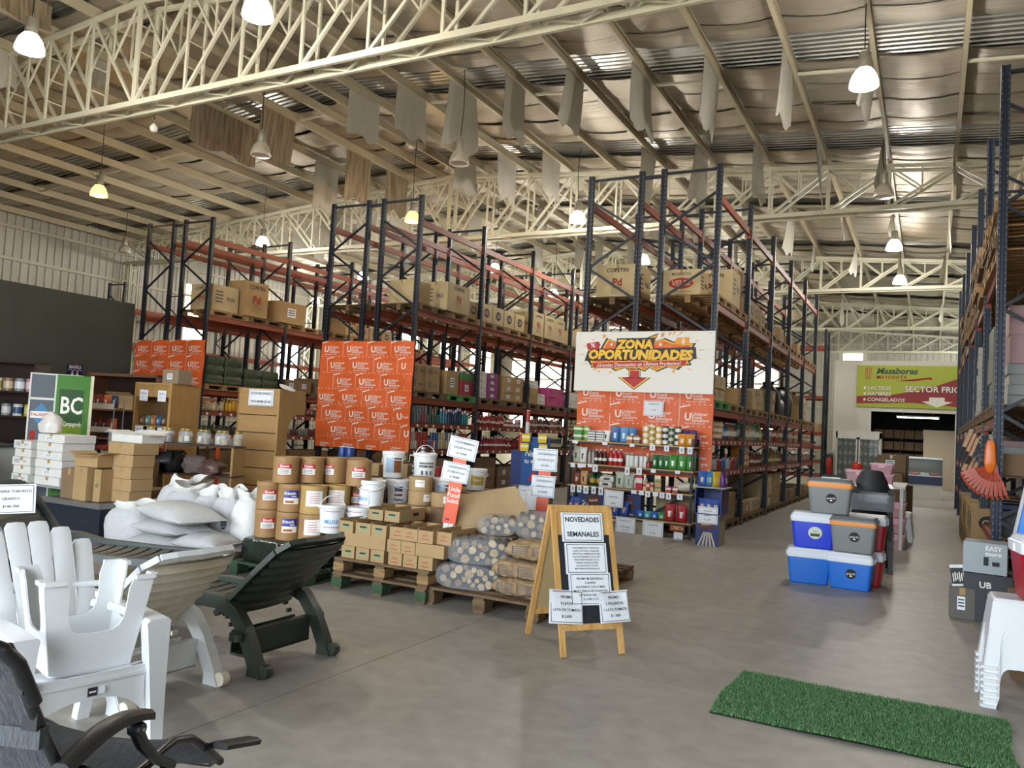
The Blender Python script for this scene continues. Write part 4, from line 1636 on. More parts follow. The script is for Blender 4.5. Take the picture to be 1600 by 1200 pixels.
def stext(s, u, v, size, layers, shear=0.0, fit=None, arc=0.0):
    for q, (bold, m, d) in enumerate(layers):
        mb = MB()
        vs, fs, w = text_shape(s, bold, 'CENTER', shear)
        k = size
        if fit:
            k = fit / text_shape(s, layers[-1][0], 'CENTER', shear)[2]
        out = []
        for a, b in vs:
            x = a * k
            out.append(((u - 611) * K + x, -.0135 - d, -(v - 215) * K + b * size + arc * x))
        mb.add(out, fs)
        mb.build('lettering', m, t)


poly([(474, 160), (486, 104), (672, 100), (664, 156)], .0036, SG_BLK, 'letter_backing')  # printed black plate that merges the letter outlines
poly([(318, 214), (334, 162), (868, 144), (874, 200)], .0034, SG_BLK, 'letter_backing')
stext('ZONA', 572, 134, .20, [(.17, SG_BLK, .004), (.06, SG_YE, .006)], .12, .66)
stext('OPORTUNIDADES', 594, 184, .21, [(.16, SG_BLK, .0045), (.06, SG_YE, .007)], .12, 1.82)
poly([(342, 228), (362, 226), (368, 248), (352, 246), (358, 238)], .0075, SG_BLK, 'ribbon_end')
poly([(842, 204), (822, 206), (816, 230), (834, 224), (826, 216)], .0075, SG_BLK, 'ribbon_end')
poly([(354, 220), (835, 203), (824, 234), (366, 251)], .008, SG_YE, 'ribbon_edge')
poly([(359, 223), (830, 206), (821, 231), (369, 248)], .009, SG_RED, 'ribbon')
stext('¡Grandes Descuentos en Últimos Productos!', 592, 228, .085, [(.012, WHITEINK, .0105)], .12, 1.46, .035)
arrow = [(548, 250), (608, 250), (608, 295), (660, 290), (578, 350), (494, 290), (548, 295)]
fan(arrow, (578, 290), .003, SG_BLK, 'arrow_outline')
fan([(578 + (u - 578) * .93, 294 + (v - 294) * .92) for u, v in arrow], (578, 290), .005, SG_YE, 'arrow_edge')
fan([(578 + (u - 578) * .78, 292 + (v - 292) * .82) for u, v in arrow], (578, 290), .007, SG_RED, 'arrow_fill')
poly([(325, 128), (388, 118), (398, 134), (388, 156), (332, 158)], .006, SG_RED, 'tag_mark')
stext('%', 360, 138, .10, [(.02, WHITEINK, .008)], .0, .085)
poly([(765, 118), (780, 102), (836, 98), (838, 130), (785, 134)], .006, SG_GO, 'tag_mark')
stext('$', 808, 117, .10, [(.03, WHITEINK, .008)], .0, .06)
for i, pts in enumerate([[(752, 98), (764, 66), (772, 70)], [(775, 95), (800, 70), (806, 76)], [(735, 96), (742, 72), (752, 78)]]):
    poly(pts, .001, SG_GO, 'ray')

# ------------------------------------------------------------------ promotion shelf under the sign
SX0, SX1, SY0, SY1 = -5.36, -3.24, 12.3, 12.66
BLKM = mat('black_shelf_metal', '17181a', .45, metal=.2)
SHW = mat('light_shelf_wood', 'b8925c', .6, var=.2, vs=4, stretch=(1, 8, 8))
t = thing('display_shelf', 'black framed shelf with four wooden boards below the promotion sign', 'shelf', (SX0, SY0, 0), 0)
SZ = [.25, .70, 1.06, 1.44]
for x in (.03, SX1 - SX0 - .03):
    for y in (.03, SY1 - SY0 - .03):
        MB().box(x - .02, x + .02, y - .02, y + .02, 0, 1.56 if x > 1 else 1.5).build('post', BLKM, t)
for z in SZ:
    MB().box(.0, SX1 - SX0, 0, SY1 - SY0, z - .022, z).build('shelf_board', SHW, t)
    for y in (.03, SY1 - SY0 - .03):
        MB().box(.05, SX1 - SX0 - .05, y - .012, y + .012, z - .05, z - .023).build('shelf_rail', BLKM, t)


def sx(u, kk=1):
    """x on the shelf front from a position measured along the shelf 0..1"""
    return SX0 + (SX1 - SX0) * u


def line(kind, cols, u0, u1, lev, step, y, label, cat, group, sc_=None, up=1, lh=.1, rot=None):
    x = sx(u0) + step / 2
    i = 0
    while x < sx(u1):
        for l in range(up):
            c, c2 = cols[i % len(cols)]
            put(kind, c, c2, (x + rnd.uniform(-.004, .004), SY0 + y + rnd.uniform(-.008, .008), SZ[lev] + lh * l), rot if rot is not None else rnd.uniform(-.15, .15), label, cat, group, sc_)
        x += step
        i += 1


# top board
for k in range(2):
    put('box', '3f8f3c', 'e8e4c8', (sx(.055), SY0 + .12, SZ[3] + .12 * k), 0, ['green box at the left end of the top board, lower one', 'green box at the left end of the top board, upper one'][k], 'box', None, (1.35, 1.4, .66))
    put('box', '6aa83c', 'e8e4c8', (sx(.1), SY0 + .22, SZ[3] + .12 * k), 0, ['light green box behind the left green box, lower', 'light green box behind the left green box, upper'][k], 'box', None, (1.2, 1.2, .66))
for k in range(4):
    for j in range(2):
        put('box', 'e4e0d4', '2a3560', (sx(.18 + .07 * j), SY0 + .12, SZ[3] + .042 * k), 0, 'flat white box with blue stripe stacked on the top board', 'box', 'flat white boxes', (1.3, 2.4, .23))
line('pack', [('e8e6e0', '1f1f22')], .27, .33, 3, .12, .1, 'white and black pouch on the top board', 'pouch', 'white pouches top', (1.0, 1, .9))
line('pack', [('3f6fa0', 'd4e2ee'), ('5a8fc0', 'e0ecf4')], .33, .51, 3, .15, .12, 'large blue milk powder pouch on the top board', 'pouch', 'blue pouches', (1.15, 1.2, 1.25))
line('box', [('b8794a', 'efe6d6'), ('8a6a50', 'efe6d6')], .47, .59, 3, .115, .06, 'small brown and white packet in front on the top board', 'packet', 'small packets top', (1, 1, .72))
line('tin', [('d8b24a', 'f0ece0'), ('e8e2d4', 'b89a3a')], .59, .74, 3, .105, .1, 'gold and white tin on the top board', 'tin', 'gold tins', None, 3)
line('tin', [('2f2f34', 'e8e2d4'), ('c8c2b4', '3a5a3a')], .74, .86, 3, .1, .12, 'black and white tin on the top board', 'tin', 'black tins', None, 3)
line('pack', [('c8842a', 'e8d8b0')], .87, .97, 3, .13, .06, 'orange snack pouch at the right of the top board', 'pouch', 'orange snack pouches', (1.1, 1, .95))
line('pack', [('4a2f6a', '8a5a9a')], .87, 1.0, 3, .13, .2, 'purple pouch at the right end of the top board', 'pouch', 'purple pouches', (1, 1, 1.25))
# second board
line('pack', [('b8b4a0', '3a3a34')], .02, .08, 2, .14, .1, 'grey pouch at the left end of the second board', 'pouch', None, (1.0, 1, 1.35))
line('pack', [('e0ddd4', '2a2a2a')], .08, .15, 2, .13, .1, 'white pouch near the left end of the second board', 'pouch', None, (1, 1, 1.3))
line('aerosol', [('b0aca0', '7a756a')], .15, .2, 2, .06, .1, 'thin grey bottle on the second board', 'bottle', 'thin grey bottles')
line('bottle', [('3a1f18', 'e8e2d6')], .2, .31, 2, .078, .1, 'dark brown sauce bottle on the second board', 'bottle', 'dark sauce bottles', (1, 1, .9))
line('bottle', [('b82a2a', 'f0ece6')], .32, .46, 2, .085, .1, 'red and white squeeze bottle on the second board', 'bottle', 'red squeeze bottles', (1.1, 1.1, 1.0))
line('can', [('e6e8e4', '2f7a44')], .46, .62, 2, .075, .1, 'white can with a green band on the second board', 'can', 'white green cans', (1, 1, 1.1))
line('tin', [('7a1f24', 'a83a3a')], .62, .67, 2, .1, .1, 'dark red tin on the second board', 'tin', None)
line('pack', [('2f6a3a', 'e4e8d4')], .67, .80, 2, .1, .1, 'green and white pouch on the second board', 'pouch', 'green white pouches', (.8, 1, 1.05))
line('pack', [('3f8a3c', 'f0f0d8')], .80, .99, 2, .145, .1, 'large green pouch at the right of the second board', 'pouch', 'large green pouches', (1.15, 1.1, 1.15))
# third board
line('pack', [('7a3a2a', 'd0b8a0')], .04, .1, 1, .12, .1, 'brown pouch at the left of the third board', 'pouch', None, (1, 1, 1.0))
line('pack', [('c89a6a', '3a2418')], .10, .16, 1, .12, .1, 'tan and black pouch on the third board', 'pouch', None, (1, 1, 1.15))
line('jug', [('1f4a2c', 'b89a4a')], .17, .28, 1, .12, .12, 'dark green jar with gold label on the third board', 'jar', 'dark green jars', (1, 1, .85))
line('brick', [('d8d6d0', '3a3a3a')], .26, .4, 1, .26, .14, 'white and black flat pack on the third board', 'pack', 'flat packs third board', (.8, 1, .7), 2, .09)
line('pack', [('b8bcae', '3a5a34')], .39, .55, 1, .165, .07, 'large clear bag of herbs on the third board', 'pouch', 'herb bags', (1.25, 1.2, 1.3))
line('box', [('b8283a', 'e8d8d4')], .55, .61, 1, .12, .1, 'tall crimson box on the third board', 'box', None, (1.1, 1, 1.35))
line('box', [('d8b890', 'a83a2a'), ('a8402e', 'e8dcc4')], .61, .7, 1, .06, .1, 'small red and beige packet on the third board', 'packet', 'red beige packets', (.55, 1, .75))
line('box', [('c89858', '5a7a3a'), ('d8a868', '6a8a3a')], .70, .78, 1, .12, .1, 'small ochre box stacked on the third board', 'box', 'ochre boxes', (1, 1, .55), 2, .1)
line('box', [('b02f34', 'ecd8d0')], .79, .87, 1, .1, .08, 'small square red packet on the third board', 'packet', 'square red packets', (.8, 1, .55))
mb = MB()
mb.T = TR((sx(.93), SY0 + .16, SZ[1])) @ Matrix.Rotation(.1, 4, 'Z')
rings = []
for q in range(9):
    x = -.2 + .05 * q
    r = .09 * math.sin(PI * (q + .7) / 9.6)
    rings.append([(x, r * 1.4 * math.cos(a), .08 + r * math.sin(a) * .85 + .05 * q / 9) for a in [2 * PI * i / 12 for i in range(12)]])
mb.loft(rings)
tag(mb.build('cloth_bag', mat('cream_cloth', 'd8d2c0', .8, var=.12, vs=20), None, True), 'cream folded cloth bag at the right end of the third board', 'bag')
# bottom board
SILV = mat('snack_foil', 'a9824a', .3, metal=.4, var=.7, vs=30, c2='2b3f8a')


def snack(x, y, z, label, group, c='2f4fa0', c2='d8a040', s=1.0, rz=0.0):
    put('pack', c, c2, (x, y, z), rz, label, 'snack bag', group, (s, s, s))


for i in range(4):
    snack(sx(.03 + .055 * (i % 3)), SY0 + .06 + .12 * (i // 2), SZ[0], 'blue and gold snack bag at the left end of the bottom board', 'snack bags bottom left', s=1.15)
NAVYC = mat('navy_card', '28356e', .5)
CREAMC = mat('cream_card', 'c9bfa8', .5)


def swirl_box(label, x, y, z, sx_, sy_, sz_, rz=0):
    t = thing('printed_carton', label, 'box', (x, y, z), rz)
    MB().box(-sx_ / 2, sx_ / 2, -sy_ / 2, sy_ / 2, 0, sz_).build('carton_body', NAVYC, t)
    sw = MB()
    sw.T = face_M(0, -sy_ / 2 - .002, sz_ / 2)
    for k in range(4):
        a0, a1 = 3.3 + .45 * k, 3.5 + .45 * k
        n = 6
        vs = []
        for q in range(n + 1):
            r = sz_ * (.18 + .45 * q / n)
            w = .5 * q / n
            for a in (a0 + w * .6, a1 + w):
                vs.append((max(-sx_ / 2, min(sx_ / 2, -sx_ * .05 + r * 1.5 * math.cos(a))), max(-sz_ / 2, min(sz_ / 2, sz_ * .1 + r * math.sin(a))), 0))
        sw.add(vs, [(2 * q, 2 * q + 1, 2 * q + 3, 2 * q + 2) for q in range(n)])
    sw.build('swirl_print', CREAMC, t)
    b = MB()
    b.T = face_M(sx_ * .08, -sy_ / 2 - .004, sz_ * .6, 0, 0, .12)
    n = 16
    w, h = sz_ * .3, sz_ * .26
    quad(b, -w, w, -h, h)
    b.m = 1
    b.text('Saladix', TR((0, 0, .002)), h * .6, .02, fit=w * 1.6)
    b.build('brand_print', [mat('brown_print', '5a2c22', .5), mat('cream_letters', 'e0c8a0', .5)], t)
    return t


swirl_box('navy printed carton with cream swirls on the bottom board', sx(.2), SY0 + .2, SZ[0], .5, .26, .36)
swirl_box('navy printed carton right of the first one on the bottom board', sx(.46), SY0 + .24, SZ[0], .55, .2, .36)
for i in range(2):
    snack(sx(.40 + .075 * i), SY0 + .07, SZ[0], 'blue and gold snack bag in front of the navy carton', 'snack bags front of navy carton', s=1.2)
for i in range(4):
    put('pack', ['3a6fb8', '6ab0b8', '3a6fb8', '5a9a6a'][i], 'd0dce0', (sx(.6 + .055 * i), SY0 + .1, SZ[0] + .01), .2, 'small blue or teal bag lying on the bottom board', 'pouch', 'small blue bags', (.9, 1.5, .55))
for i in range(2):
    put('pack', 'a01f28', 'e8d8d0', (sx(.83 + .09 * i), SY0 + .08, SZ[0]), -.05 * i, ['large red snack bag on the bottom board, left one', 'large red snack bag on the bottom board, right one'][i], 'snack bag', None, (1.35, 1.4, 1.35))
# price papers hanging from the boards
n = 0
for lev, lst in ((3, [(.03, .10, .05), (.28, .09, .05), (.50, .08, .05), (.66, .09, .09), (.77, .08, .09), (.885, .08, .11), (.945, .08, .11)]),
                 (2, [(.02, .08, .07), (.08, .08, .07), (.11, .08, .06), (.165, .08, .05), (.21, .09, .12), (.47, .08, .13), (.565, .09, .11), (.675, .08, .06), (.86, .08, .05)]),
                 (1, [(.03, .08, .12), (.085, .08, .12), (.14, .09, .13), (.205, .08, .12), (.265, .08, .13), (.53, .09, .06), (.59, .08, .07), (.64, .08, .09), (.7, .09, .07), (.75, .08, .09), (.8, .08, .1), (.885, .09, .09)])):
    for (u, w, h) in lst:
        paper('price_card', face_M(sx(u) + .05, SY0 - .004 - .002 * (n % 3), SZ[lev] - h / 2 - .004, 0, -.04), w, h, ['$'] if h > .08 else [], t if False else None,
              'small white price card on board %s of the promotion shelf' % {3: 'one', 2: 'two', 1: 'three'}[lev], 'price card', 'price cards board %d' % lev, border=False, ink=INKG)
        n += 1
paper('price_sheet', face_M(sx(.40), SY0 - .03, .53, 0, -.03, -.03), .33, .27, ['', 'OREGANO', '', '$ 980'], None, 'large white price sheet hanging from the third board', 'price sheet', None, True, .035, INKG)
paper('price_sheet', face_M(sx(.5), SY0 - .012, .12, 0, -.03, -.02), .33, .26, ['SALADIX X KG', '', 'CORTADAS', '$ 1.500'], None, 'price sheet hanging left under the bottom board', 'price sheet', None, True, .03, INKG)
paper('price_sheet', face_M(sx(.715), SY0 - .012, .11, 0, -.03, -.02), .34, .25, ['GALLETITAS', '', '$ 2.100'], None, 'price sheet hanging in the middle under the bottom board', 'price sheet', None, True, .03, INKG)
paper('price_sheet', face_M(sx(.91), SY0 - .012, .04, 0, -.03, 0), .14, .13, ['', '$'], None, 'small price sheet below the red OFERTA card', 'price sheet', None, False, .03, INKG)
o = tag(MB().box(-.12, .12, -.004, .004, -.05, .05).build('offer_card', mat('dark_red_card', '7a1a1c', .5), None, loc=(sx(.90), SY0 - .014, .165)), 'dark red card reading OFERTA under the bottom board', 'card')
mb = MB()
mb.text('OFERTA', face_M(0, -.006, 0), .075, .02, fit=.2)
mb.build('lettering', mat('gold_letters', 'e8c070', .5), o)
paper('notice_sheet', face_M(-4.06, 12.735, 2.03, 0, 0, -.02), .34, .25, ['PROMOCION', '', '$ 1.700', ''], None, 'white notice sheet taped on the orange banner under the sign', 'notice', None, True, .03, INKG)

# ------------------------------------------------------------------ cardboard stands beside the shelf
t = thing('cardboard_stand', 'blue cardboard display stand right of the promotion shelf', 'display stand', (-2.89, 12.1, 0), 0)
KS = mat('plain_stand_card', '9a907e', .7)
MB().box(-.17, .17, -.2, .2, 0, .46).build('lower_box', KS, t)
MB().box(-.172, .172, -.204, -.2, 0, .45).build('front_print', NAVYC, t)
for a in (-1, 1):
    MB().box(a * .19 - .008, a * .19 + .008, -.22, .25, .46, .85).build('side_panel', NAVYC, t)
MB().box(-.19, .19, .24, .255, .46, .85).build('back_panel', NAVYC, t)
MB().box(-.18, .18, -.22, .24, .46, .475).build('tray', NAVYC, t)
MB().box(-.24, .24, -.23, .26, .85, .862).build('top_panel', mat('grey_card', 'a8a498', .7), t)
sw = MB()
sw.T = face_M(0, -.206, .22)
for k in range(5):
    x = -.14 + .06 * k
    sw.add([(x, -.22, 0), (x + .03, -.22, 0), (x * .4 + .02, -.02, 0), (x * .4, -.02, 0)], [(0, 1, 2, 3)])
sw.build('swirl_print', CREAMC, t)
b = MB()
b.T = face_M(-.02, -.208, .32, 0, 0, .1)
quad(b, -.11, .11, -.075, .075)
b.m = 1
b.text('Saladix', TR((0, 0, .002)), .05, .02, fit=.18)
b.build('brand_print', [mat('brown_print'), mat('cream_letters')], t)
b = MB()
b.T = face_M(.2, .0, .66, PI / 2)
quad(b, -.12, .1, -.12, .14)
b.build('side_print', mat('brown_print'), t)
for i in range(3):
    snack(-2.99 + .1 * i, 11.96, .476, 'blue and gold snack bag inside the cardboard stand', 'snack bags in the stand', s=1.05)
for i in range(4):
    snack(-3.04 + .1 * i, 12.1 + .03 * i, .862, ['blue snack bag on top of the cardboard stand', 'turquoise snack bag on top of the stand', 'yellow snack bag on top of the cardboard stand', 'purple snack bag on top of the cardboard stand'][i], None, ['2a4fa0', '2a7aa8', 'c8a020', '5a2f7a'][i], 'c8b070', 1.1, .4 * i)
paper('price_sheet', face_M(-2.89, 11.885, .45, 0, 0, 0), .30, .25, ['SALADIX', 'JAMON', '$ 1.200'], None, 'price sheet on the cardboard stand front', 'price sheet', None, True, .03, INKG)
# stand with the blue summer poster left of the shelf
t = thing('poster_stand', 'blue cardboard stand with a summer poster behind the wooden board sign', 'display stand', (-5.95, 12.2, 0), 0)
MB().box(-.3, .3, -.22, .2, 0, .62).build('lower_box', KS, t)
MB().box(-.302, .302, -.225, -.22, 0, .62).build('front_print', NAVYC, t)
MB().box(-.26, .26, .05, .07, .62, 1.45).build('poster_board', mat('summer_blue', '1d4f8f', .5), t)
mb = MB()
mb.T = face_M(-.0, .045, 1.0)
mb.text('Nestlea', TR((0, .16, 0)), .15, .012, shear=.25, fit=.4)
mb.text('tu verano', TR((0, .03, 0)), .11, .012, fit=.4)
mb.build('lettering', WHITEINK, t)
MB().prism([(-.12, .7), (.12, .7), (.02, .86), (-.02, .86)], .03, .048).build('tent_print', SG_RED, t)
sw = MB()
sw.T = face_M(0, -.228, .32)
for k in range(3):
    sw.add([(-.28 + .15 * k, -.3, 0), (-.2 + .15 * k, -.3, 0), (-.05 + .1 * k, .28, 0), (-.16 + .1 * k, .28, 0)], [(0, 1, 2, 3)])
sw.build('swirl_print', CREAMC, t)
for i, (dx, z) in enumerate(((-.15, 1.36), (.16, 1.36), (-.17, 1.2), (.18, 1.2))):
    put('box', 'd8b820', 'e8e0a0', (-5.95 + dx, 12.17, z), 0, 'yellow packet hooked on the blue summer poster', 'packet', 'yellow packets', (1.5, .5, .75))
for i, (dx, dz, c) in enumerate(((-.42, 1.25, 'a83028'), (-.34, 1.25, 'c8c4bc'), (-.26, 1.25, 'b83a30'), (-.3, 1.55, 'c8c4bc'), (-.3, 1.75, 'a83028'))):
    put('can', c, 'e0dcd4', (-5.95 + dx, 12.5, dz - .05), 0, ['red can left of the blue poster', 'silver can left of the blue poster', 'second red can by the blue poster', 'silver can stacked above the cans by the poster', 'red can at the top of the can tower'][i], 'can', None, (1.1, 1.1, 1.7 if i < 3 else 1.2))
MB().box(-.5, -.12, .12, .5, 0, 1.2).build('can_plinth', NAVYC, t)
paper('price_sheet', face_M(-5.9, 11.96, .48, 0, 0, 0), .36, .3, ['SALADIX SURTIDAS', '', '$ 1.250'], None, 'price sheet on the blue stand behind the wooden board sign', 'price sheet', None, True, .03, INKG)
# ------------------------------------------------------------------ goods on the floor in the middle
P1X, P1Y = -4.42, 6.55
loose_pallet('green blocked lower pallet under the small brown boxes', (P1X, P1Y, 0), 0, 1.06, 1.2, WOODD, GREENW)
loose_pallet('bare wooden upper pallet carrying the small brown boxes', (P1X + .01, P1Y, .151), .01, 1.06, 1.2, WOODD, WOOD, None, .14)
loose_pallet('low wooden pallet under the firewood and charcoal bags', (-3.38, 6.62, 0), 0, 1.14, 1.24, WOODD, WOODD)
loose_pallet('wooden pallet showing behind the folding board sign', (-3.4, 7.95, 0), 0, 1.1, 1.1, WOODD, WOOD)


def tray_box(label, loc, rz, s, style, group=None, open_=True, fill=True):
    """display carton with open top"""
    sx_, sy_, sz_ = s
    t = thing('display_box', label, 'box', loc, rz, group)
    mb = MB()
    w = .004
    x, y = sx_ / 2, sy_ / 2
    if open_:
        mb.box(-x, x, -y, -y + w, 0, sz_ * .86)
        mb.box(-x, x, y - w, y, 0, sz_)
        mb.box(-x, -x + w, -y + w, y - w, 0, sz_)
        mb.box(x - w, x, -y + w, y - w, 0, sz_)
        mb.box(-x + w, x - w, -y + w, y - w, 0, w)
    else:
        mb.box(-x, x, -y, y, 0, sz_)
    mb.build('carton_body', KRAFT, t)
    if open_ and fill:
        MB().grid(6, 10, lambda u, v: (-x + w + (sx_ - 2 * w) * u, -y + w + (sy_ - 2 * w) * v, sz_ * .62 + .012 * math.sin(u * 9) * math.sin(v * 25))).build('contents', mat('dark_contents', '4a3c2e', .7, var=.3, vs=30), t)
    p = MB()
    p.T = face_M(0, -y - .0015, sz_ * .45)
    if style == 'g':
        quad(p, -x * .6, x * .6, -sz_ * .22, sz_ * .24)
        p.m = 1
        quad(p, -x * .45, x * .45, sz_ * .05, sz_ * .18, .001)
        p.T = face_M(x + .0015, 0, sz_ * .45, PI / 2)
        p.m = 0
        quad(p, -y * .7, -y * .3, -sz_ * .25, sz_ * .25)
        p.m = 1
        quad(p, y * .05, y * .5, -sz_ * .05, sz_ * .2)
        p.build('label_print', [mat('olive_green_print', '8f9468', .6), INK], t)
    else:
        n = 10
        for r0, r1 in ((.028, .034), (.014, .019)):
            vs = []
            for k in range(n + 1):
                a = .5 + 2.2 * k / n
                vs += [(r0 * math.cos(a) * 1.1, r0 * math.sin(a) * .8 - .005, 0), (r1 * math.cos(a) * 1.1, r1 * math.sin(a) * .8 - .005, 0)]
            p.add(vs, [(2 * k, 2 * k + 1, 2 * k + 3, 2 * k + 2) for k in range(n)])
        quad(p, -.04, .04, -.026, -.018)
        p.T = face_M(x + .0015, 0, sz_ * .45, PI / 2)
        for k in range(4):
            p.m = 1
            quad(p, -y * .6, -y * .1, sz_ * (.2 - .12 * k), sz_ * (.24 - .12 * k))
        quad(p, y * .3, y * .55, -sz_ * .2, sz_ * .2)
        p.build('label_print', [mat('brick_red_print', 'a8432c', .6), INK], t)
    return t


bz = .293
bs_ = (.15, .36, .112)
gl, gr = 'left stack of green label boxes', 'right stack of red arc boxes'
for i in range(3):
    tray_box('%s green label box in the bottom layer of the left stack' % ['left', 'middle', 'right'][i], (-4.80 + .17 * i, 6.16, bz), 0, bs_, 'g', gl, False)
for i in range(2):
    tray_box(['long side box in the second layer, nearest the front', 'long side box in the second layer, behind the front one'][i], (-4.62, 6.06 + .19 * i, bz + .114), PI / 2, (.15, .48, .118), 'r', gl, False)
for i in range(3):
    tray_box('%s open green label box in the third layer of the left stack' % ['left', 'middle', 'right'][i], (-4.83 + .185 * i, 6.16, bz + .233), [-.06, .03, .0][i], (.17, .36, .125), 'g', gl)
for i in range(2):
    tray_box('%s open green label box on top of the left stack' % ['left', 'right'][i], (-4.62 + .19 * i, 6.34, bz + .36), 0, (.17, .42, .115), 'g', gl)
for i in range(3):
    tray_box('%s red arc box in the bottom layer of the right stack' % ['left', 'middle', 'right'][i], (-4.26 + .165 * i, 6.16, bz), 0, bs_, 'r', gr, False)
for i in range(2):
    tray_box('%s red arc box in the second layer of the right stack' % ['left', 'right'][i], (-4.28 + .155 * i, 6.16, bz + .114), 0, bs_, 'r', gr, False)
tray_box('long side red arc box in the second layer of the right stack', (-3.93, 6.06, bz + .114), PI / 2, (.14, .36, .112), 'r', gr, False)
tray_box('long side red arc box behind in the second layer', (-3.93, 6.24, bz + .114), PI / 2, (.14, .36, .112), 'r', gr, False)
for i in range(4):
    tray_box('%s open red arc box on the right stack' % ['tilted first', 'second', 'third', 'last'][i], (-4.30 + .17 * i, 6.2 + .05 * (i == 3), bz + .229), [.18, .02, 0, -.03][i], (.16, .40, .13), 'r', gr)
for i in range(3):
    for j in range(2):
        tray_box('brown box in the rear row of the double pallet, %s %s' % (['left', 'middle', 'right'][i], ['lower', 'upper'][j]), (-4.2 + .17 * i, 6.7, bz + .114 * j), 0, bs_, 'r', 'rear row boxes', False)
stack(-4.45, 6.92, bz, 3, 1, 3, (.3, .3, .15), KRAFTD, 'brown carton at the back of the double pallet', 'back cartons double pallet')

# fibre drums on the black wrapped load
DR = mat('fibre_drum_paper', 'a07b4e', .6, var=.08, vs=5)
DRD = mat('fibre_drum_dark', '8a6842', .6, var=.08, vs=5)
DRY = mat('fibre_drum_yellow', 'b59256', .6, var=.08, vs=5)
RIM = mat('drum_rim', '8d6a40', .5)


def drum_mesh(r, h, m):
    return MB().lathe([(r * .97, 0), (r, .012), (r, h * .08), (r * .985, h * .085), (r * .985, h * .80), (r, h * .81), (r, h - .012), (r * .96, h - .004), (r * .94, h - .012), (0.01, h - .012)], 28).mesh('drum_body', m, 35)


_DM = {}


def curved_label(r, w, h, z, m, az=0.0, n=8):
    mb = MB()
    vs = []
    for k in range(n + 1):
        a = az + (k / n - .5) * w / r
        for zz in (z, z + h):
            vs.append((r * math.cos(a), r * math.sin(a), zz))
    mb.add(vs, [(2 * k, 2 * k + 2, 2 * k + 3, 2 * k + 1) for k in range(n)])
    return mb


def curved_text(s, r, z, size, az, bold=.01, fit=None):
    vs, fs, w = text_shape(s, bold)
    k = size if not fit or w * size <= fit else fit / w
    mb = MB()
    mb.add([(r * math.cos(az + a * k / r), r * math.sin(az + a * k / r), z + b * size) for a, b in vs], fs)
    return mb


REDL, BLUEL, WHL = mat('red_label', 'b8262a', .4), mat('blue_label', '2a2f86', .4), mat('white_label', 'ece8e0', .4)


def drum(label, loc, r, h, m, style, az, group):
    """fibre drum with printed wrap label facing azimuth az"""
    t = thing('fibre_drum', label, 'drum', loc, 0, group)
    key = (r, h, m.name)
    if key not in _DM:
        _DM[key] = drum_mesh(r, h, m)
    inst('drum_body', _DM[key], t)
    rr = r * .985 + .003
    lw = r * 1.05
    if style == 'red':
        curved_label(rr, lw, .045, h * .55, REDL, az).build('label_band', REDL, t)
        curved_label(rr, lw, .06, h * .55 - .06, WHL, az).build('label_panel', WHL, t)
        curved_label(rr, lw, .008, h * .55 - .068, REDL, az).build('label_line', REDL, t)
        curved_text('Emeth', rr + .002, h * .55 + .022, .036, az, .015).build('lettering', WHITEINK, t)
        for q in range(3):
            curved_label(rr + .002, lw * .7, .006, h * .55 - .02 - .014 * q, INKG, az - .05).build('label_text_line', INKG, t)
    elif style == 'blue':
        curved_label(rr, lw * 1.1, .075, h * .5, BLUEL, az).build('label_band', BLUEL, t)
        curved_label(rr, lw * 1.1, .06, h * .5 - .06, WHL, az).build('label_panel', WHL, t)
        curved_text('Emeth', rr + .002, h * .5 + .045, .045, az - .1, .015).build('lettering', WHITEINK, t)
        for q in range(3):
            a = az - .35 + q * .22
            curved_label(rr + .002, .03, .025, h * .5 - .05, mat('bread_print', 'a8602c', .6), a).build('bread_print', mat('bread_print'), t)
        curved_label(rr + .002, lw * .35, .008, h * .5 + .012, WHL, az + .2).build('label_text_line', WHL, t)
    elif style == 'white':
        curved_label(rr, lw * 1.25, .15, h * .28, WHL, az).build('label_panel', WHL, t)
        for q in range(4):
            curved_label(rr + .002, lw * .7, .007, h * .28 + .03 + .022 * q, mat('pink_print', 'c87a8a', .6), az).build('label_text_line', mat('pink_print'), t)
        curved_text('Premezcla', rr + .002, h * .28 + .128, .022, az, .01).build('lettering', mat('pink_print'), t)
    return t


AZ = math.radians(-48)
# black wrapped load on a green pallet below the drums
loose_pallet('green painted pallet under the black wrapped load', (-5.63, 6.35, 0), 0, 1.0, 1.1, GREENW, GREENW, None, .13)
BLKW = mat('black_stretch_film', '1a1c1f', .18, var=.5, vs=6, c2='2c3a2c', bump=.5, bs=14)
tw = thing('wrapped_load', 'black film wrapped load with a pink string under the drums', 'load', (-5.63, 6.35, .131), 0)
rings = []
for q in range(7):
    z = .225 * q / 6
    ring = []
    for i in range(28):
        a = 2 * PI * i / 28
        c, s_ = math.cos(a), math.sin(a)
        k = 1 + .02 * math.sin(i * 3.3 + q * 2) - (.05 if q in (0, 6) else 0)
        ring.append((math.copysign(abs(c) ** .3, c) * .47 * k, math.copysign(abs(s_) ** .3, s_) * .52 * k, z))
    rings.append(ring)
MB().loft(rings).build('film_wrap', BLKW, tw, 60)
MB().tube([(.1, -.54, .23), (.13, -.545, .12), (.11, -.545, .05), (.14, -.55, -.02)], .005, 6).build('string', mat('pink_string', 'c89a90', .7), tw)
R_, H_ = .128, .279
for i, (x, y, st) in enumerate(((-5.93, 6.08, 'red'), (-5.66, 6.10, 'blue'), (-5.40, 6.14, 'white'))):
    drum(['fibre drum with a red label, bottom of the left column', 'fibre drum with a blue bread label, bottom of its column', 'fibre drum with a white label, bottom of its column'][i], (x, y, .36), R_, H_, DR, st, AZ + .05, 'lower drums')
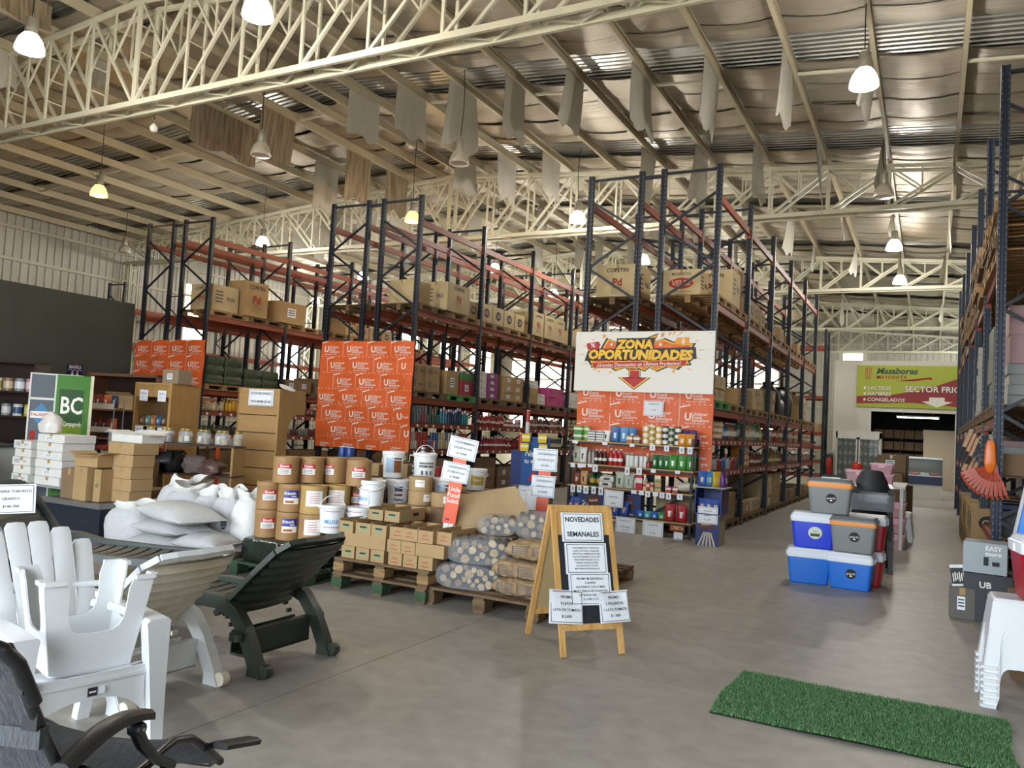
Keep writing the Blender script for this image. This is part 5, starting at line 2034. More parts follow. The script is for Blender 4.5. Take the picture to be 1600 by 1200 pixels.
for i, (x, y, st, m) in enumerate(((-5.93, 6.08, 'red', DR), (-5.66, 6.10, 'blue', DR), (-5.40, 6.14, 'white', DRY), (-5.33, 6.42, 'white', DRY), (-5.27, 6.68, 'red', DRD))):
    drum(['fibre drum with a red label in the second layer at the left', 'fibre drum with a blue bread label in the second layer', 'yellowish drum with a white label in front in the second layer', 'yellowish drum with a white label behind its neighbour', 'dark drum with a red label behind the white bucket'][i], (x, y, .64), R_, H_, m, st, AZ + .05 - .2 * (i > 2), 'second layer drums')
for i, (x, y) in enumerate(((-5.73, 6.08), (-5.62, 6.33), (-5.52, 6.57), (-5.43, 6.80), (-5.14, 6.50))):
    drum(['first fibre drum from the left in the top layer', 'second fibre drum from the left in the top layer', 'third fibre drum from the left in the top layer', 'fourth fibre drum from the left in the top layer', 'fibre drum standing apart at the right of the top layer'][i], (x, y, .92), R_, .265, DR, 'red', AZ - [.1, .25, .6, .75, .1][i], 'top drums')
for i, (x, y) in enumerate(((-5.90, 6.36), (-5.62, 6.40), (-5.62, 6.7), (-5.9, 6.66))):
    for k in range(2):
        drum('plain fibre drum hidden in the back rows, %s %s' % (['first', 'second', 'third', 'fourth'][i], ['lower', 'upper'][k]), (x, y, .36 + .28 * k), R_, H_, DRD, '', AZ, 'rear drums')

# buckets
BKT = mat('white_bucket_plastic', 'e6e7e4', .3)


def bucket(label, loc, r, h, style, az, group, handle='down'):
    t = thing('bucket', label, 'bucket', loc, 0, group)
    MB().lathe([(r * .86, 0), (r * .87, .005), (r * .97, h * .84), (r * 1.04, h * .85), (r * 1.04, h * .88), (r * .98, h * .89)], 26).build('pail', BKT, t, 35)
    MB().lathe([(r * 1.02, h * .89), (r * 1.06, h * .9), (r * 1.06, h * .98), (r * 1.0, h), (r * .95, h * .98), (.01, h * .98)], 26).build('lid', BKT, t, 35)
    pts = []
    up = handle == 'up'
    for k in range(13):
        a = PI * k / 12
        q = Vector((r * 1.09 * math.cos(a), 0, r * 1.0 * math.sin(a)))
        if not up:
            q = Vector((q.x, -q.z * .98 - .02 if q.z > .01 else q.y, -.12 * q.z))
            q.y = -math.sqrt(max((r * 1.1) ** 2 - q.x ** 2, 0)) * 1.02
            q.z = -.45 * r * math.sin(a)
        pts.append(q)
    hb = MB()
    hb.T = TR((0, 0, h * .86)) @ Matrix.Rotation(az + PI / 2 + .5, 4, 'Z')
    hb.tube(pts, .005, 6)
    hb.build('handle', BKT, t, True)
    rr = r * .945 + .002
    if style == 'mil':
        mb = curved_label(rr, r * 1.3, .15, h * .22, WHL, az)
        mb.build('label_panel', mat('pale_label', 'dfe3ea', .4), t)
        curved_text('MILLO-E', rr + .003, h * .42, .052, az, .02, r * 1.1).build('lettering', mat('sky_blue_print', '3f8fc4', .5), t)
        for z in (.22, .22 + .15 / h):
            curved_label(rr + .003, r * 1.3, .006, h * z, PURP, az).build('label_line', mat('violet_line', 'b04a8a', .5), t)
    elif style == 'blue':
        curved_label(rr, r * .8, .16, h * .2, WHL, az - .35).build('label_panel', mat('pale_blue_label', '9fb4cc', .4), t)
        curved_label(rr, r * .8, .16, h * .2, WHL, az + .5).build('picture_panel', mat('bread_picture', '8a4f2a', .5, var=.4, vs=20), t)
    elif style == 'black':
        curved_text('MARGARINA', rr + .003, h * .62, .03, az, .02, r * 1.3).build('lettering', INK, t)
        curved_text('PREMIUM-E', rr + .003, h * .5, .036, az, .02, r * 1.3).build('lettering', INK, t)
        for q in range(3):
            curved_label(rr + .001, .02, .045, h * .18, INKG, az - .4 + q * .4).build('label_mark', INKG, t)
    elif style == 'red':
        curved_label(rr, r * .7, .05, h * .55, BLUEL, az).build('label_panel', mat('navy_label', '2a3f78', .4), t)
        curved_label(rr, r * .7, .022, h * .38, REDL, az).build('label_band', mat('maroon_label', '6a1f28', .4), t)
        curved_text('Alpina', rr + .003, h * .25, .04, az, .015, r).build('lettering', INK, t)
    elif style == 'gold':
        curved_label(rr, r * 1.3, .11, h * .25, SG_GO, az).build('label_panel', mat('mustard_label', 'b89a24', .4), t)
        curved_text('Emeth', rr + .003, h * .48, .04, az, .015, r).build('lettering', WHITEINK, t)
    return t


B0 = math.radians(-52)
# cartons that carry the buckets
stack(-4.98, 7.06, .15, 2, 2, 2, (.36, .3, .24), KRAFTD, 'brown carton below the white buckets', 'cartons below the buckets')
loose_pallet('wooden pallet behind the small brown boxes, under the buckets', (-5.0, 7.25, 0), 0, 1.1, 1.0, WOODD, WOODD)
for i in range(2):
    carton((-5.17 + .26 * i, 6.32, .30), (.24, .22, .18), 0, ['small carton under the left low bucket', 'small carton under the right low bucket'][i], None, KRAFTD)
loose_pallet('wooden pallet under the low white buckets', (-5.08, 6.52, .0), 0, .14 * 3, .8, WOODD, WOODD, None, .3, 5) if False else None
bucket('white bucket with blue lettering and raised handle in front of the drums', (-5.17, 6.16, .475), .125, .27, 'mil', B0, 'white buckets', 'up')
bucket('white bucket with a violet label right of the lettered one', (-5.0, 6.37, .475), .125, .25, 'mil', B0 - .5, 'white buckets')
bucket('tall white bucket lettered in blue on the second layer', (-5.0, 6.55, .665), .13, .32, 'mil', B0 - .9, 'white buckets')
stack(-5.0, 6.56, .30, 1, 1, 2, (.24, .2, .18), KRAFTD, 'carton beneath the tall white bucket', 'cartons beneath tall bucket')
bucket('white bucket with a picture label standing high at the left', (-5.16, 7.1, .985), .115, .28, 'blue', B0, 'white buckets')
bucket('white bucket with black lettering and raised handle', (-4.84, 7.24, .985), .125, .28, 'black', B0 + .1, 'white buckets', 'up')
bucket('white bucket with a picture label in the lower row', (-5.28, 7.0, .665), .12, .30, 'blue', B0, 'white buckets')
bucket('white bucket with a navy and maroon label in the lower row', (-5.02, 7.03, .70), .12, .28, 'red', B0, 'white buckets')
bucket('white bucket mostly hidden behind the post sign', (-4.62, 7.3, .73), .12, .28, 'blue', B0, 'white buckets')
for (x, y, z) in ((-5.16, 7.1, .64), (-4.84, 7.24, .64)):
    carton((x, y + .14, z), (.26, .26, .34), 0, 'brown carton behind under the upper buckets', 'brown cartons under upper buckets', KRAFTD)
bucket('small white bucket with a mustard label further back', (-4.78, 8.26, .83), .125, .25, 'gold', B0, 'white buckets')
stack(-4.8, 8.3, 0, 2, 2, 4, (.4, .36, .205), KRAFTD, 'brown carton stacked below the mustard label bucket', 'cartons below mustard bucket')
bucket('white bucket with raised handle behind the flat cardboard', (-3.95, 8.2, .68), .125, .2, '', B0, 'white buckets', 'up')
bucket('white tub low behind the flat cardboard', (-3.62, 7.85, .5), .1, .14, '', B0, 'white buckets')
stack(-3.95, 8.25, .151, 1, 1, 2, (.4, .4, .26), KRAFTD, 'brown carton behind the flat cardboard', 'cartons behind the flat cardboard')
carton((-3.62, 7.85, .151), (.3, .3, .345), 0, 'brown carton under the low white tub', None, KRAFTD)


# round kraft boxes
def round_box(label, x, y, z, r=.125, h=.145, lab=True, az=B0):
    t = thing('round_box', label, 'box', (x, y, z), 0, 'round kraft boxes')
    key = ('rb', r, h)
    if key not in _DM:
        _DM[key] = MB().lathe([(r * .98, 0), (r, .006), (r, h * .55), (r * 1.015, h * .56), (r * 1.015, h - .006), (r * .99, h), (.01, h)], 26).mesh('round_body', KRAFT, 35)
    inst('round_body', _DM[key], t)
    if lab:
        curved_label(r * 1.02, r * .8, h * .5, h * .3, WHL, az).build('label_panel', WHL, t)
        curved_label(r * 1.03, r * .5, .006, h * .6, INK, az).build('label_text_line', INKG, t)
    return t


for i, (x, y, z, a) in enumerate(((-4.70, 6.98, .885, -.15), (-4.70, 6.98, .738, .6), (-4.93, 6.72, .59, 9), (-4.66, 6.80, .59, .5), (-4.42, 6.92, .59, 9), (-4.44, 7.02, .738, .3), (-4.2, 6.95, .59, 9), (-4.18, 7.04, .738, .4))):
    round_box(['round kraft box with a big label at the top of its pile', 'round kraft box under the labelled one', 'plain round kraft box at the left of the low row', 'round kraft box with a side label in the low row',
               'plain round kraft box right of the labelled low one', 'round kraft box behind the post sign, upper', 'round kraft box right of the post sign, lower', 'round kraft box right of the post sign, upper'][i], x, y, z, lab=a < 5, az=B0 + (a if a < 5 else 0))
MB_ = thing('low_table', 'dark board supporting the round kraft boxes', 'board', (-4.55, 6.9, .57), 0)
MB().box(-.55, .55, -.28, .28, 0, .019).build('board_top', WOODD, MB_)
for sx_ in (-.5, .5):
    for sy_ in (-.24, .24):
        MB().box(sx_ - .02, sx_ + .02, sy_ - .02, sy_ + .02, -.57 + .29, 0).build('leg', WOODD, MB_) if False else None
stack(-4.85, 6.9, .293, 1, 1, 1, (.3, .3, .276), KRAFTD, 'brown carton left under the board of round boxes', 'cartons under the board')
# kraft cartons and can pyramid behind
for i, (x, y, z, s) in enumerate(((-6.05, 7.9, .72, (.34, .3, .2)), (-5.72, 7.95, .72, (.34, .3, .2)), (-5.98, 7.85, .925, (.36, .3, .14)), (-5.62, 7.95, .925, (.28, .3, .16)), (-5.66, 7.93, 1.09, (.14, .14, .14)))):
    carton((x, y, z), s, .1 * i - .2, ['kraft carton at the left below the banner', 'kraft carton at the right below the banner', 'flat kraft carton on top at the left below the banner', 'kraft carton on top at the right below the banner', 'small kraft carton standing highest below the banner'][i], None, KRAFT)
stack(-5.85, 8.0, 0, 2, 1, 3, (.42, .5, .238), KRAFTD, 'dark carton in the pile below the orange banner', 'dark cartons below the banner')
stack(-5.3, 8.1, 0, 1, 1, 4, (.46, .5, .24), KRAFTD, 'carton carrying the pyramid of white cans', 'cartons carrying the pyramid')
for k in range(6):
    n = 6 - k
    for i in range(n):
        put('tin', 'dcdcd8', '6a6f74', (-5.36 + (i - (n - 1) / 2) * .055, 7.92 + .03 * k * .3, .962 + .056 * k), .3, 'small white can in the pyramid below the orange banner', 'can', 'pyramid of white cans', (.52, .52, .55), 'can')
carton((-5.1, 7.86, .87), (.14, .05, .22), 0, 'red and white leaflet box beside the can pyramid', None, mat('red_leaflet', 'b8322c', .5), tape=False)
stack(-5.1, 7.9, .15, 1, 1, 3, (.3, .3, .24), KRAFTD, 'carton under the red leaflet box', 'cartons under leaflet box')

# ------------------------------------------------------------------ post signs
ORP = mat('orange_post_film', 'e4603a', .35, bump=.2, bs=10)


def post_sign(label, x, y, z0, z1, lean, rz, texts, word):
    t = thing('post_sign', label, 'sign', (x, y, z0), rz)
    sh = Matrix.Rotation(lean, 4, 'Y')
    L = z1 - z0
    for a in (-1, 1):
        m = MB()
        m.T = sh
        m.box(a * .024 - .022, a * .024 + .022, -.01, .01, 0, L)
        m.build('slat', mat('white_slat', 'e6e6e2', .5), t)
    m = MB()
    m.T = sh
    m.box(-.062, .062, -.014, .014, .14, L * .92)
    m.build('orange_wrap', ORP, t)
    if word:
        m = MB()
        m.T = sh
        for i, s in enumerate(('Unile', 'Food', 'Soluti')):
            m.text(s, face_M(0.0, -.016, .46 - .055 * i), .062, .012, fit=.11)
        m.build('lettering', WPR, t)
        m = MB()
        m.T = sh
        quad(m, 0, 0, 0, 0)
        m.box(-.04, .0, -.0155, -.0145, .17, .185)
        m.build('brand_mark', BLUEL, t)
    for i, (zz, w, h, roll, lines, dx) in enumerate(texts):
        paper('notice_sheet', sh @ face_M(dx, -.02 - .01 * i, zz, 0, 0, roll), w, h, lines, t, border=True, size=.026, ink=INKG, curl=.012)
    return t


post_sign('orange post sign with two white notices, left one, on the brown boxes', -3.98, 6.38, .53, 1.44, .12, .45,
          [(.85, .27, .2, -.06, ['DULCE DE MEMBRILLO', 'ARCOR X 5 KG', '$ 14.000'], .01), (.62, .25, .18, -.03, ['DULCE DE BATATA', 'ARCOR X 5 KG', '$ 14.000'], -.02)], True)
post_sign('orange post sign with two white notices, right one, above the firewood', -3.52, 7.42, .15, 1.36, .03, .4,
          [(1.13, .25, .23, .02, ['DULCE DE BATATA', 'ARCOR X 5 KG', '$ 9.300'], -.005), (.86, .24, .22, .0, ['DULCE DE BATATA', 'CANDIVAN X 5 KG', '$ 14.000'], -.005)], False)

# flat cardboard leaning behind the firewood
mb = MB()
cA, cB, cC, cD = Vector((-4.08, 6.56, .90)), Vector((-3.52, 6.84, 1.035)), Vector((-3.22, 6.86, .62)), Vector((-3.88, 6.50, .50))


def card(u, v):
    p = (cD.lerp(cC, u)).lerp(cA.lerp(cB, u), v)
    p = p + Vector((.02, -.05, 0)) * math.sin(v * PI) + Vector((0, -.015, 0)) * math.sin(u * 5 + v)
    return tuple(p)


mb.sheet(14, 10, card, (-.003, .006, 0))
o = tag(mb.build('cardboard_sheet', mat('worn_cardboard', 'a58a63', .7, var=.16, vs=5), None, True), 'large bent cardboard sheet standing above the firewood bags', 'cardboard')
mb = MB()
mb.sheet(10, 6, lambda u, v: tuple(Vector((-3.90, 6.42, .17)).lerp(Vector((-3.2, 6.78, .17)), u) + Vector((0, .04 * v, .42 * v))), (0, .006, 0))
mb.build('lower_flap', mat('worn_cardboard'), o)

# ------------------------------------------------------------------ firewood and charcoal
BARK = mat('firewood_bark', '5a4a3c', .9, var=.4, vs=20, bump=.6, bs=40)
CUT = mat('firewood_cut_end', 'bd9a6c', .75, var=.4, vs=25)
CUTS = [CUT, mat('firewood_cut_dark', '8f7048', .8, var=.4, vs=25), mat('firewood_cut_pale', 'cdb085', .75, var=.3, vs=25)]
FILM = clearfilm('clear_bag_film', 'cfd4d8', .24, .06)


def log_bag(label, loc, rz, L, W, H, seed, n=26):
    """clear plastic bag stuffed with short logs showing their cut ends at the front"""
    r = random.Random(seed)
    t = thing('firewood_bag', label, 'firewood bag', loc, rz, 'bags of firewood')
    placed = []
    tries = 0
    while len(placed) < n and tries < 900:
        tries += 1
        rad = r.uniform(.022, .042)
        x = r.uniform(-L / 2 + rad, L / 2 - rad)
        z = r.uniform(rad, H - rad)
        if (x / (L / 2)) ** 2 + ((z - H / 2) / (H / 2)) ** 2 > .9:
            continue
        if all((x - a) ** 2 + (z - b) ** 2 > (rad + c) ** 2 * .92 for a, b, c in placed):
            placed.append((x, z, rad))
    for x, z, rad in placed:
        y0 = -W / 2 + r.uniform(.0, .05) + .05 * (x / (L / 2)) ** 2
        tilt = r.uniform(-.06, .06)
        g = MB()
        k = 10
        prof = [rad * r.uniform(.88, 1.08) for _ in range(k)]
        ring = lambda yy, dz: [(x + prof[i] * math.cos(2 * PI * i / k), yy, z + dz + prof[i] * math.sin(2 * PI * i / k)) for i in range(k)]
        a, b = ring(y0, 0), ring(y0 + W * .8, tilt * .3)
        g.loft([a, b], cap=False)
        g.m = 1
        g.add(a, [tuple(range(k))])
        g.add(b, [tuple(range(k - 1, -1, -1))])
        g.build('log', [BARK, r.choice(CUTS)], t)
    rings = []
    m_ = 24
    for q in range(9):
        yy = -W / 2 - .015 + (W + .03) * q / 8
        k = [.93, 1.03, 1.05, 1.06, 1.06, 1.05, 1.02, .9, .5][q]
        rings.append([(L / 2 * 1.06 * k * math.copysign(abs(math.cos(a)) ** .7, math.cos(a)) * (1 + .02 * math.sin(a * 7 + q)), yy, max(.0, H / 2 + H / 2 * 1.06 * k * math.copysign(abs(math.sin(a)) ** .7, math.sin(a)) * (1 + .03 * math.sin(a * 5 + 2 * q)))) for a in [2 * PI * i / m_ for i in range(m_)]])
    MB().loft(rings).build('clear_film', FILM, t, 60)
    return t


log_bag('clear bag of cut logs lying lowest on the pallet', (-3.62, 6.28, .152), .25, .56, .36, .22, 5, 30)
log_bag('clear bag of cut logs lying on the lowest firewood bag', (-3.56, 6.30, .375), .3, .56, .34, .22, 6, 28)
log_bag('clear bag of logs at the back left on the firewood pile', (-3.55, 6.58, .60), .5, .34, .3, .17, 7, 14)
log_bag('clear bag of split logs on top beside the cardboard', (-3.12, 6.62, .60), .55, .44, .34, .23, 8, 20)
log_bag('clear bag of logs lying at the back right behind the charcoal', (-2.95, 6.75, .50), .3, .4, .3, .18, 9, 14)
for i, (x, y, z) in enumerate(((-3.55, 6.66, .152), (-3.55, 6.66, .375), (-3.1, 6.72, .152), (-3.1, 6.72, .375))):
    carton((x, y, z), (.42, .34, .215), 0, 'brown carton buried under the firewood bags', 'cartons buried under firewood', KRAFTD)
PBAG = mat('brown_paper_sack', 'a08560', .8, var=.2, vs=9, bump=.8, bs=9)


def paper_sack(label, loc, rz, L=.46, W=.34, H=.15, seed=0, pr=True):
    t = thing('charcoal_bag', label, 'paper bag', loc, rz, 'charcoal paper bags')
    r = random.Random(seed)

    def S(q, i, n=32):
        a = 2 * PI * i / n
        c, s_ = math.cos(a), math.sin(a)
        x = -L / 2 + L * q / 20
        e0 = [.55, .82, .95, 1, 1.0, .98, 1.0, 1, .96, .84, .6]
        e = e0[q // 2] if q % 2 == 0 else (e0[q // 2] + e0[q // 2 + 1]) / 2
        w = 1 + .14 * mnoise.noise(Vector((c * 2 + seed, s_ * 2, q * .35))) + .09 * mnoise.noise(Vector((c * 5 + seed, s_ * 5, q * .9)))
        return (x + .01 * math.sin(a * 3 + q), math.copysign(abs(c) ** .55, c) * W / 2 * (.8 + .2 * e) * w, H / 2 + math.copysign(abs(s_) ** .6, s_) * H / 2 * e * w)
    MB().loft([[S(q, i) for i in range(32)] for q in range(21)]).build('paper_body', PBAG, t, 25)
    # rolled ends
    for s in (-1, 1):
        MB().box(s * L / 2 - .012, s * L / 2 + .012, -W * .42, W * .42, H * .42, H * .58).build('folded_end', PBAG, t)
    if pr:
        m = MB()
        m.T = face_M(0, -W / 2 * 1.04, H * .5, 0, .0)
        for x0 in (-.16, .02):
            for k in range(5):
                quad(m, x0, x0 + .12, .035 - .018 * k, .041 - .018 * k)
            quad(m, x0 - .02, x0 - .012, -.045, .045)
        m.build('sack_print', INKG, t)
    return t


cb = [(-3.08, 6.26, .152, .08, 'charcoal bag in the bottom layer, left'), (-3.08, 6.26, .305, .1, 'charcoal bag in the second layer, left'), (-2.98, 6.28, .475, .2, 'charcoal bag lying on top with a dark print'),
      (-2.80, 6.46, .152, .9, 'charcoal bag in the bottom layer beside the board sign'), (-2.80, 6.46, .305, .85, 'charcoal bag in the second layer beside the board sign'), (-2.80, 6.5, .46, .7, 'charcoal bag in the third layer beside the board sign')]
for i, (x, y, z, a, lb) in enumerate(cb):
    paper_sack(lb, (x, y, z), a, .48 if i < 3 else .36, .36, .158, i + 3, i < 3)

# ------------------------------------------------------------------ folding wooden board sign
PINE = mat('varnished_pine', 'd2a765', .45, var=.25, vs=4, stretch=(8, 8, 1), c2='b5854a', coat=.2)
BLKB = mat('chalkboard', '22252b', .6)
fL, fR = Vector((-2.234, 5.272, 0)), Vector((-1.967, 5.585, 0))
dirx = (fR - fL).normalized()
nrm = Vector((dirx.y, -dirx.x, 0))
rzA = math.atan2(dirx.y, dirx.x)
mid = (fL + fR) / 2
t = thing('folding_board_sign', 'folding pine board sign reading NOVEDADES SEMANALES', 'sign', (mid.x, mid.y, 0), rzA)
HT, DB, HWA = 1.03, .62, .235
ang = math.atan2(DB / 2, HT)
for nm, sgn in (('front_frame', 1), ('rear_frame', -1)):
    fr = inst(nm, None, t, (0, DB / 2, HT), (sgn * ang * -1, 0, 0) if sgn < 0 else (-ang * -1, 0, 0))
    fr.rotation_euler = (-ang * sgn * -1 if False else (ang if sgn < 0 else -ang), 0, 0)
    Ls = HT / math.cos(ang)
    off = -.012 if sgn > 0 else .012
    for a in (-1, 1):
        MB().box(a * HWA - .02, a * HWA + .02, off - .012, off + .012, -Ls, 0).build('stile', PINE, fr)
    MB().box(-HWA + .02, HWA - .02, off - .011, off + .011, -.05, -.002).build('rail', PINE, fr)
    MB().box(-HWA + .02, HWA - .02, off - .011, off + .011, -.90, -.855).build('rail', PINE, fr)
    if sgn > 0:
        MB().box(-HWA + .02, HWA - .02, off - .004, off + .006, -.22, -.05).build('upper_panel', PINE, fr)
        MB().box(-HWA + .02, HWA - .02, off - .004, off + .006, -.855, -.22).build('chalkboard_panel', BLKB, fr)
        f_ = lambda x, z, d=0.0, roll=0.0: face_M(x, off - .018 - d, z, 0, 0, roll)
        paper('notice_sheet', f_(-.01, -.165, 0, -.01), .345, .215, ['NOVEDADES', '', 'SEMANALES'], fr, size=.05, bold=.02)
        paper('notice_sheet', f_(0, -.395, .002, -.01), .345, .225, ['ACEITE MAROLIO X 900 $1.750', 'ACEITE NATURA X 900 $2.300', 'ARROZ DOS HERMANOS $1.890', 'AZUCAR LEDESMA X KG $1.050', 'FIDEOS MATARAZZO $1.100', 'HARINA CAÑUELAS $ 880', 'LECHE EN POLVO $5.700', 'MAYONESA NATURA $1.650'], fr, size=.016, bold=.006)
        paper('notice_sheet', f_(.012, -.615, .004, -.01), .345, .23, ['PROMO MUZZARELLA', 'X BARRA', 'LLEVANDO 2 KG O MAS', 'MUZZARELLA EN PLANCHA', 'ESTANCIA DEL SUR', '$ 5.900 X KG'], fr, size=.022, bold=.008)
        paper('notice_sheet', f_(-.2, -.735, .012, -.07), .27, .235, ['PROMO', '4 LATAS', 'LATA DE TOMATE', '$ 2.600'], fr, size=.026, bold=.008, curl=.01)
        paper('notice_sheet', f_(.19, -.745, .012, .03), .25, .225, ['PROMO', '2 POLENTAS', '1 LATA TOMATE', '$ 1.600'], fr, size=.026, bold=.008, curl=.01)
        for a in (-1, 1):
            MB().cyl((0, 0, 0), .006, 0, .006, 8).build('screw', ALU, fr, loc=(a * HWA, off - .018, -.02), rot=(PI / 2, 0, 0))
            MB().cyl((0, 0, 0), .006, 0, .006, 8).build('screw', ALU, fr, loc=(a * HWA, off - .018, -.88), rot=(PI / 2, 0, 0))
    else:
        MB().box(-HWA + .02, HWA - .02, off - .004, off + .004, -.855, -.05).build('back_panel', mat('hardboard', 'b39a6c', .7, var=.08), fr)
# ------------------------------------------------------------------ sacks on the left pallets
SACK = mat('woven_sack', 'c6c6c6', .6, var=.10, vs=30, bump=.25, bs=60)
SACKW = mat('woven_sack_white', 'e0dfd9', .6, var=.08, vs=30, bump=.25, bs=60)
loose_pallet('wooden pallet under the lying white sacks', (-7.1, 5.96, 0), 0, 1.5, 1.0, WOOD, WOOD)
loose_pallet('wooden pallet under the standing white sacks', (-6.9, 6.98, 0), 0, 1.6, 1.0, WOODD, WOODD)


def lying_sack(label, loc, rz, L=.82, W=.5, H=.2, seed=0, m=None, tilt=0.0):
    t = thing('sack', label, 'sack', loc, rz, 'white sacks')
    t.rotation_euler = (0, tilt, rz)

    def S(q, i, n=26):
        a = 2 * PI * i / n
        c, s_ = math.cos(a), math.sin(a)
        x = -L / 2 + L * q / 12
        e = [.06, .4, .72, .9, .98, 1, 1, 1, .98, .9, .7, .38, .06][q]
        wd = [.94, .96, .97, .98, 1, 1, 1, 1, 1, .98, .97, .96, .94][q]
        w = 1 + .05 * mnoise.noise(Vector((c * 1.5 + seed * 2, s_ * 1.5, q * .5)))
        return (x, math.copysign(abs(c) ** .7, c) * W / 2 * wd * (1 if abs(s_) < .98 else 1), H * .42 + s_ * (H * .58 if s_ > 0 else H * .42) * e * w)
    MB().loft([[S(q, i) for i in range(26)] for q in range(13)]).build('sack_body', m or SACK, t, 70)
    MB().box(L / 2 - .012, L / 2 + .02, -W * .47, W * .47, H * .41, H * .43).build('stitched_hem', SACKW, t)
    return t


def standing_sack(label, loc, rz, sx_, sy_, h, seed, m=None, lean=(0, 0), flop=0.0, stamp=True):
    """upright woven sack, its open mouth folded over"""
    t = thing('sack', label, 'sack', loc, rz, 'white sacks')
    prof = [(.80, 0), (.96, .03), (1.02, .2), (1.03, .42), (.97, .6), (.86, .72), (.72, .80), (.62, .84), (.66, .88), (.74, .93), (.70, .98)]
    n = 30
    rings = []
    for q, (k, z) in enumerate(prof):
        ring = []
        for i in range(n):
            a = 2 * PI * i / n
            c, s_ = math.cos(a), math.sin(a)
            w = 1 + .07 * mnoise.noise(Vector((c * 1.4 + seed * 3, s_ * 1.4, z * 2)))
            if q >= 6:
                w += .16 * math.sin(3 * a + seed) * (q - 5) / 5 + .07 * math.sin(7 * a + q + seed)
            zz = z * h + (.06 * h * math.sin(2 * a + seed) if q > 8 else 0) + (.02 * h * math.sin(5 * a) if q > 9 else 0)
            bx = lean[0] * z * z + (flop * (z - .8) if q > 6 else 0)
            ring.append((math.copysign(abs(c) ** .8, c) * sx_ / 2 * k * w + bx, math.copysign(abs(s_) ** .8, s_) * sy_ / 2 * k * w + lean[1] * z * z, zz))
        rings.append(ring)
    b = MB().loft(rings[:8], cap=True)
    b.build('sack_body', m or SACK, t, 80)
    MB().loft(rings[7:], cap=False).build('open_mouth', SACKW, t, 80)
    if stamp:
        s = MB()
        s.T = face_M(sx_ * .25, -sy_ / 2 * 1.06, h * .42, .35)
        quad(s, -.03, .03, -.03, .03)
        s.m = 1
        quad(s, -.02, .02, -.055, -.035)
        s.build('stamp_print', [INKG, INK], t)
    return t


lying_sack('lowest white sack lying across the front pallet', (-6.95, 5.72, .152), .12, .80, .5, .16, 1)
lying_sack('white sack lying in the middle of the pile, left', (-6.92, 5.74, .30), -.1, .84, .5, .16, 2)
lying_sack('white sack in the middle layer at the right of the pile', (-6.42, 5.75, .20), .2, .55, .46, .18, 4)
lying_sack('white sack lying on top of the pile with a stitched hem', (-6.82, 5.74, .44), -.2, .92, .56, .2, 3, tilt=.06)
standing_sack('squat white sack with rolled top at the left of the pallet', (-7.5, 5.72, .152), .1, .56, .46, .44, 5, stamp=False)
standing_sack('tall white sack with a twisted top behind the pile', (-7.85, 6.6, .152), .3, .5, .46, .66, 6, SACK, flop=.6, stamp=False)
standing_sack('full white sack leaning in front of the tall sack', (-7.5, 6.42, .152), .2, .52, .46, .62, 7, SACK, flop=.3, stamp=False)
for i, x in enumerate((-6.98, -6.66, -6.34)):
    standing_sack(['first standing white sack with a stamp beside the drums', 'second standing white sack with a stamp beside the drums', 'white sack with a pointed top next to the drums'][i], (x, 6.28 - .02 * i, .152), .1, .36, .36, .62 + .01 * i, 10 + i, SACK if i < 2 else SACKW, flop=.3 - .2 * i, stamp=i < 2)
standing_sack('white sack half hidden behind the last standing sack', (-6.25, 6.62, .152), 1.2, .38, .36, .66, 14, SACKW)

# ------------------------------------------------------------------ low dark chest with cartons
ALT = mat('aluminium_trim', 'a6a6a2', .35, metal=.8)
DKB = mat('dark_navy_panel', '1c232e', .4)
t = thing('low_chest', 'low dark chest with aluminium rim under the cartons on the left', 'chest', (-8.9, 6.35, 0), 0)
MB().box(-.55, .5, -.38, .4, .03, .40).build('chest_body', DKB, t)
mb = MB()
mb.box(-.58, .53, -.42, -.36, .40, .455).box(-.58, .53, .38, .43, .40, .455).box(-.58, -.52, -.36, .38, .40, .455).box(.47, .53, -.36, .38, .40, .455)
mb.build('aluminium_rim', ALT, t)
MB().box(-.52, .47, -.36, .38, .40, .45).build('lid', mat('grey_lid', '6c6f70', .4), t)
for a in (-1, 1):
    MB().cyl((a * .45, -.3, 0), .03, 0, .03, 10).build('foot', INK, t)
    MB().cyl((a * .45, .3, 0), .03, 0, .03, 10).build('foot', INK, t)
MB().box(.1, .35, -.385, -.379, .24, .255).build('vent_slot', INK, t)
cz = .456
carton((-9.12, 6.18, cz), (.26, .3, .36), .05, 'tall brown carton at the left on the dark chest', None, KRAFTD)
carton((-8.86, 6.15, cz), (.26, .28, .40), -.05, 'upright kraft carton in the middle of the dark chest', None, KRAFT)
carton((-8.64, 6.2, cz), (.12, .26, .38), .02, 'narrow upright kraft carton with a recycling mark', None, KRAFT, prints=[('f', lambda t_, w, h: (t_.text('O', TR((0, .0, 0)), .06, .02), [INK])[1])])
for k in range(4):
    carton((-8.44 + .012 * (k % 2), 6.38, cz + .142 * k), (.34, .30, .14), .02 * (k % 2), '%s kraft carton of the tidy pile on the dark chest' % ['lowest', 'second', 'third', 'fourth'][k], None, KRAFT)


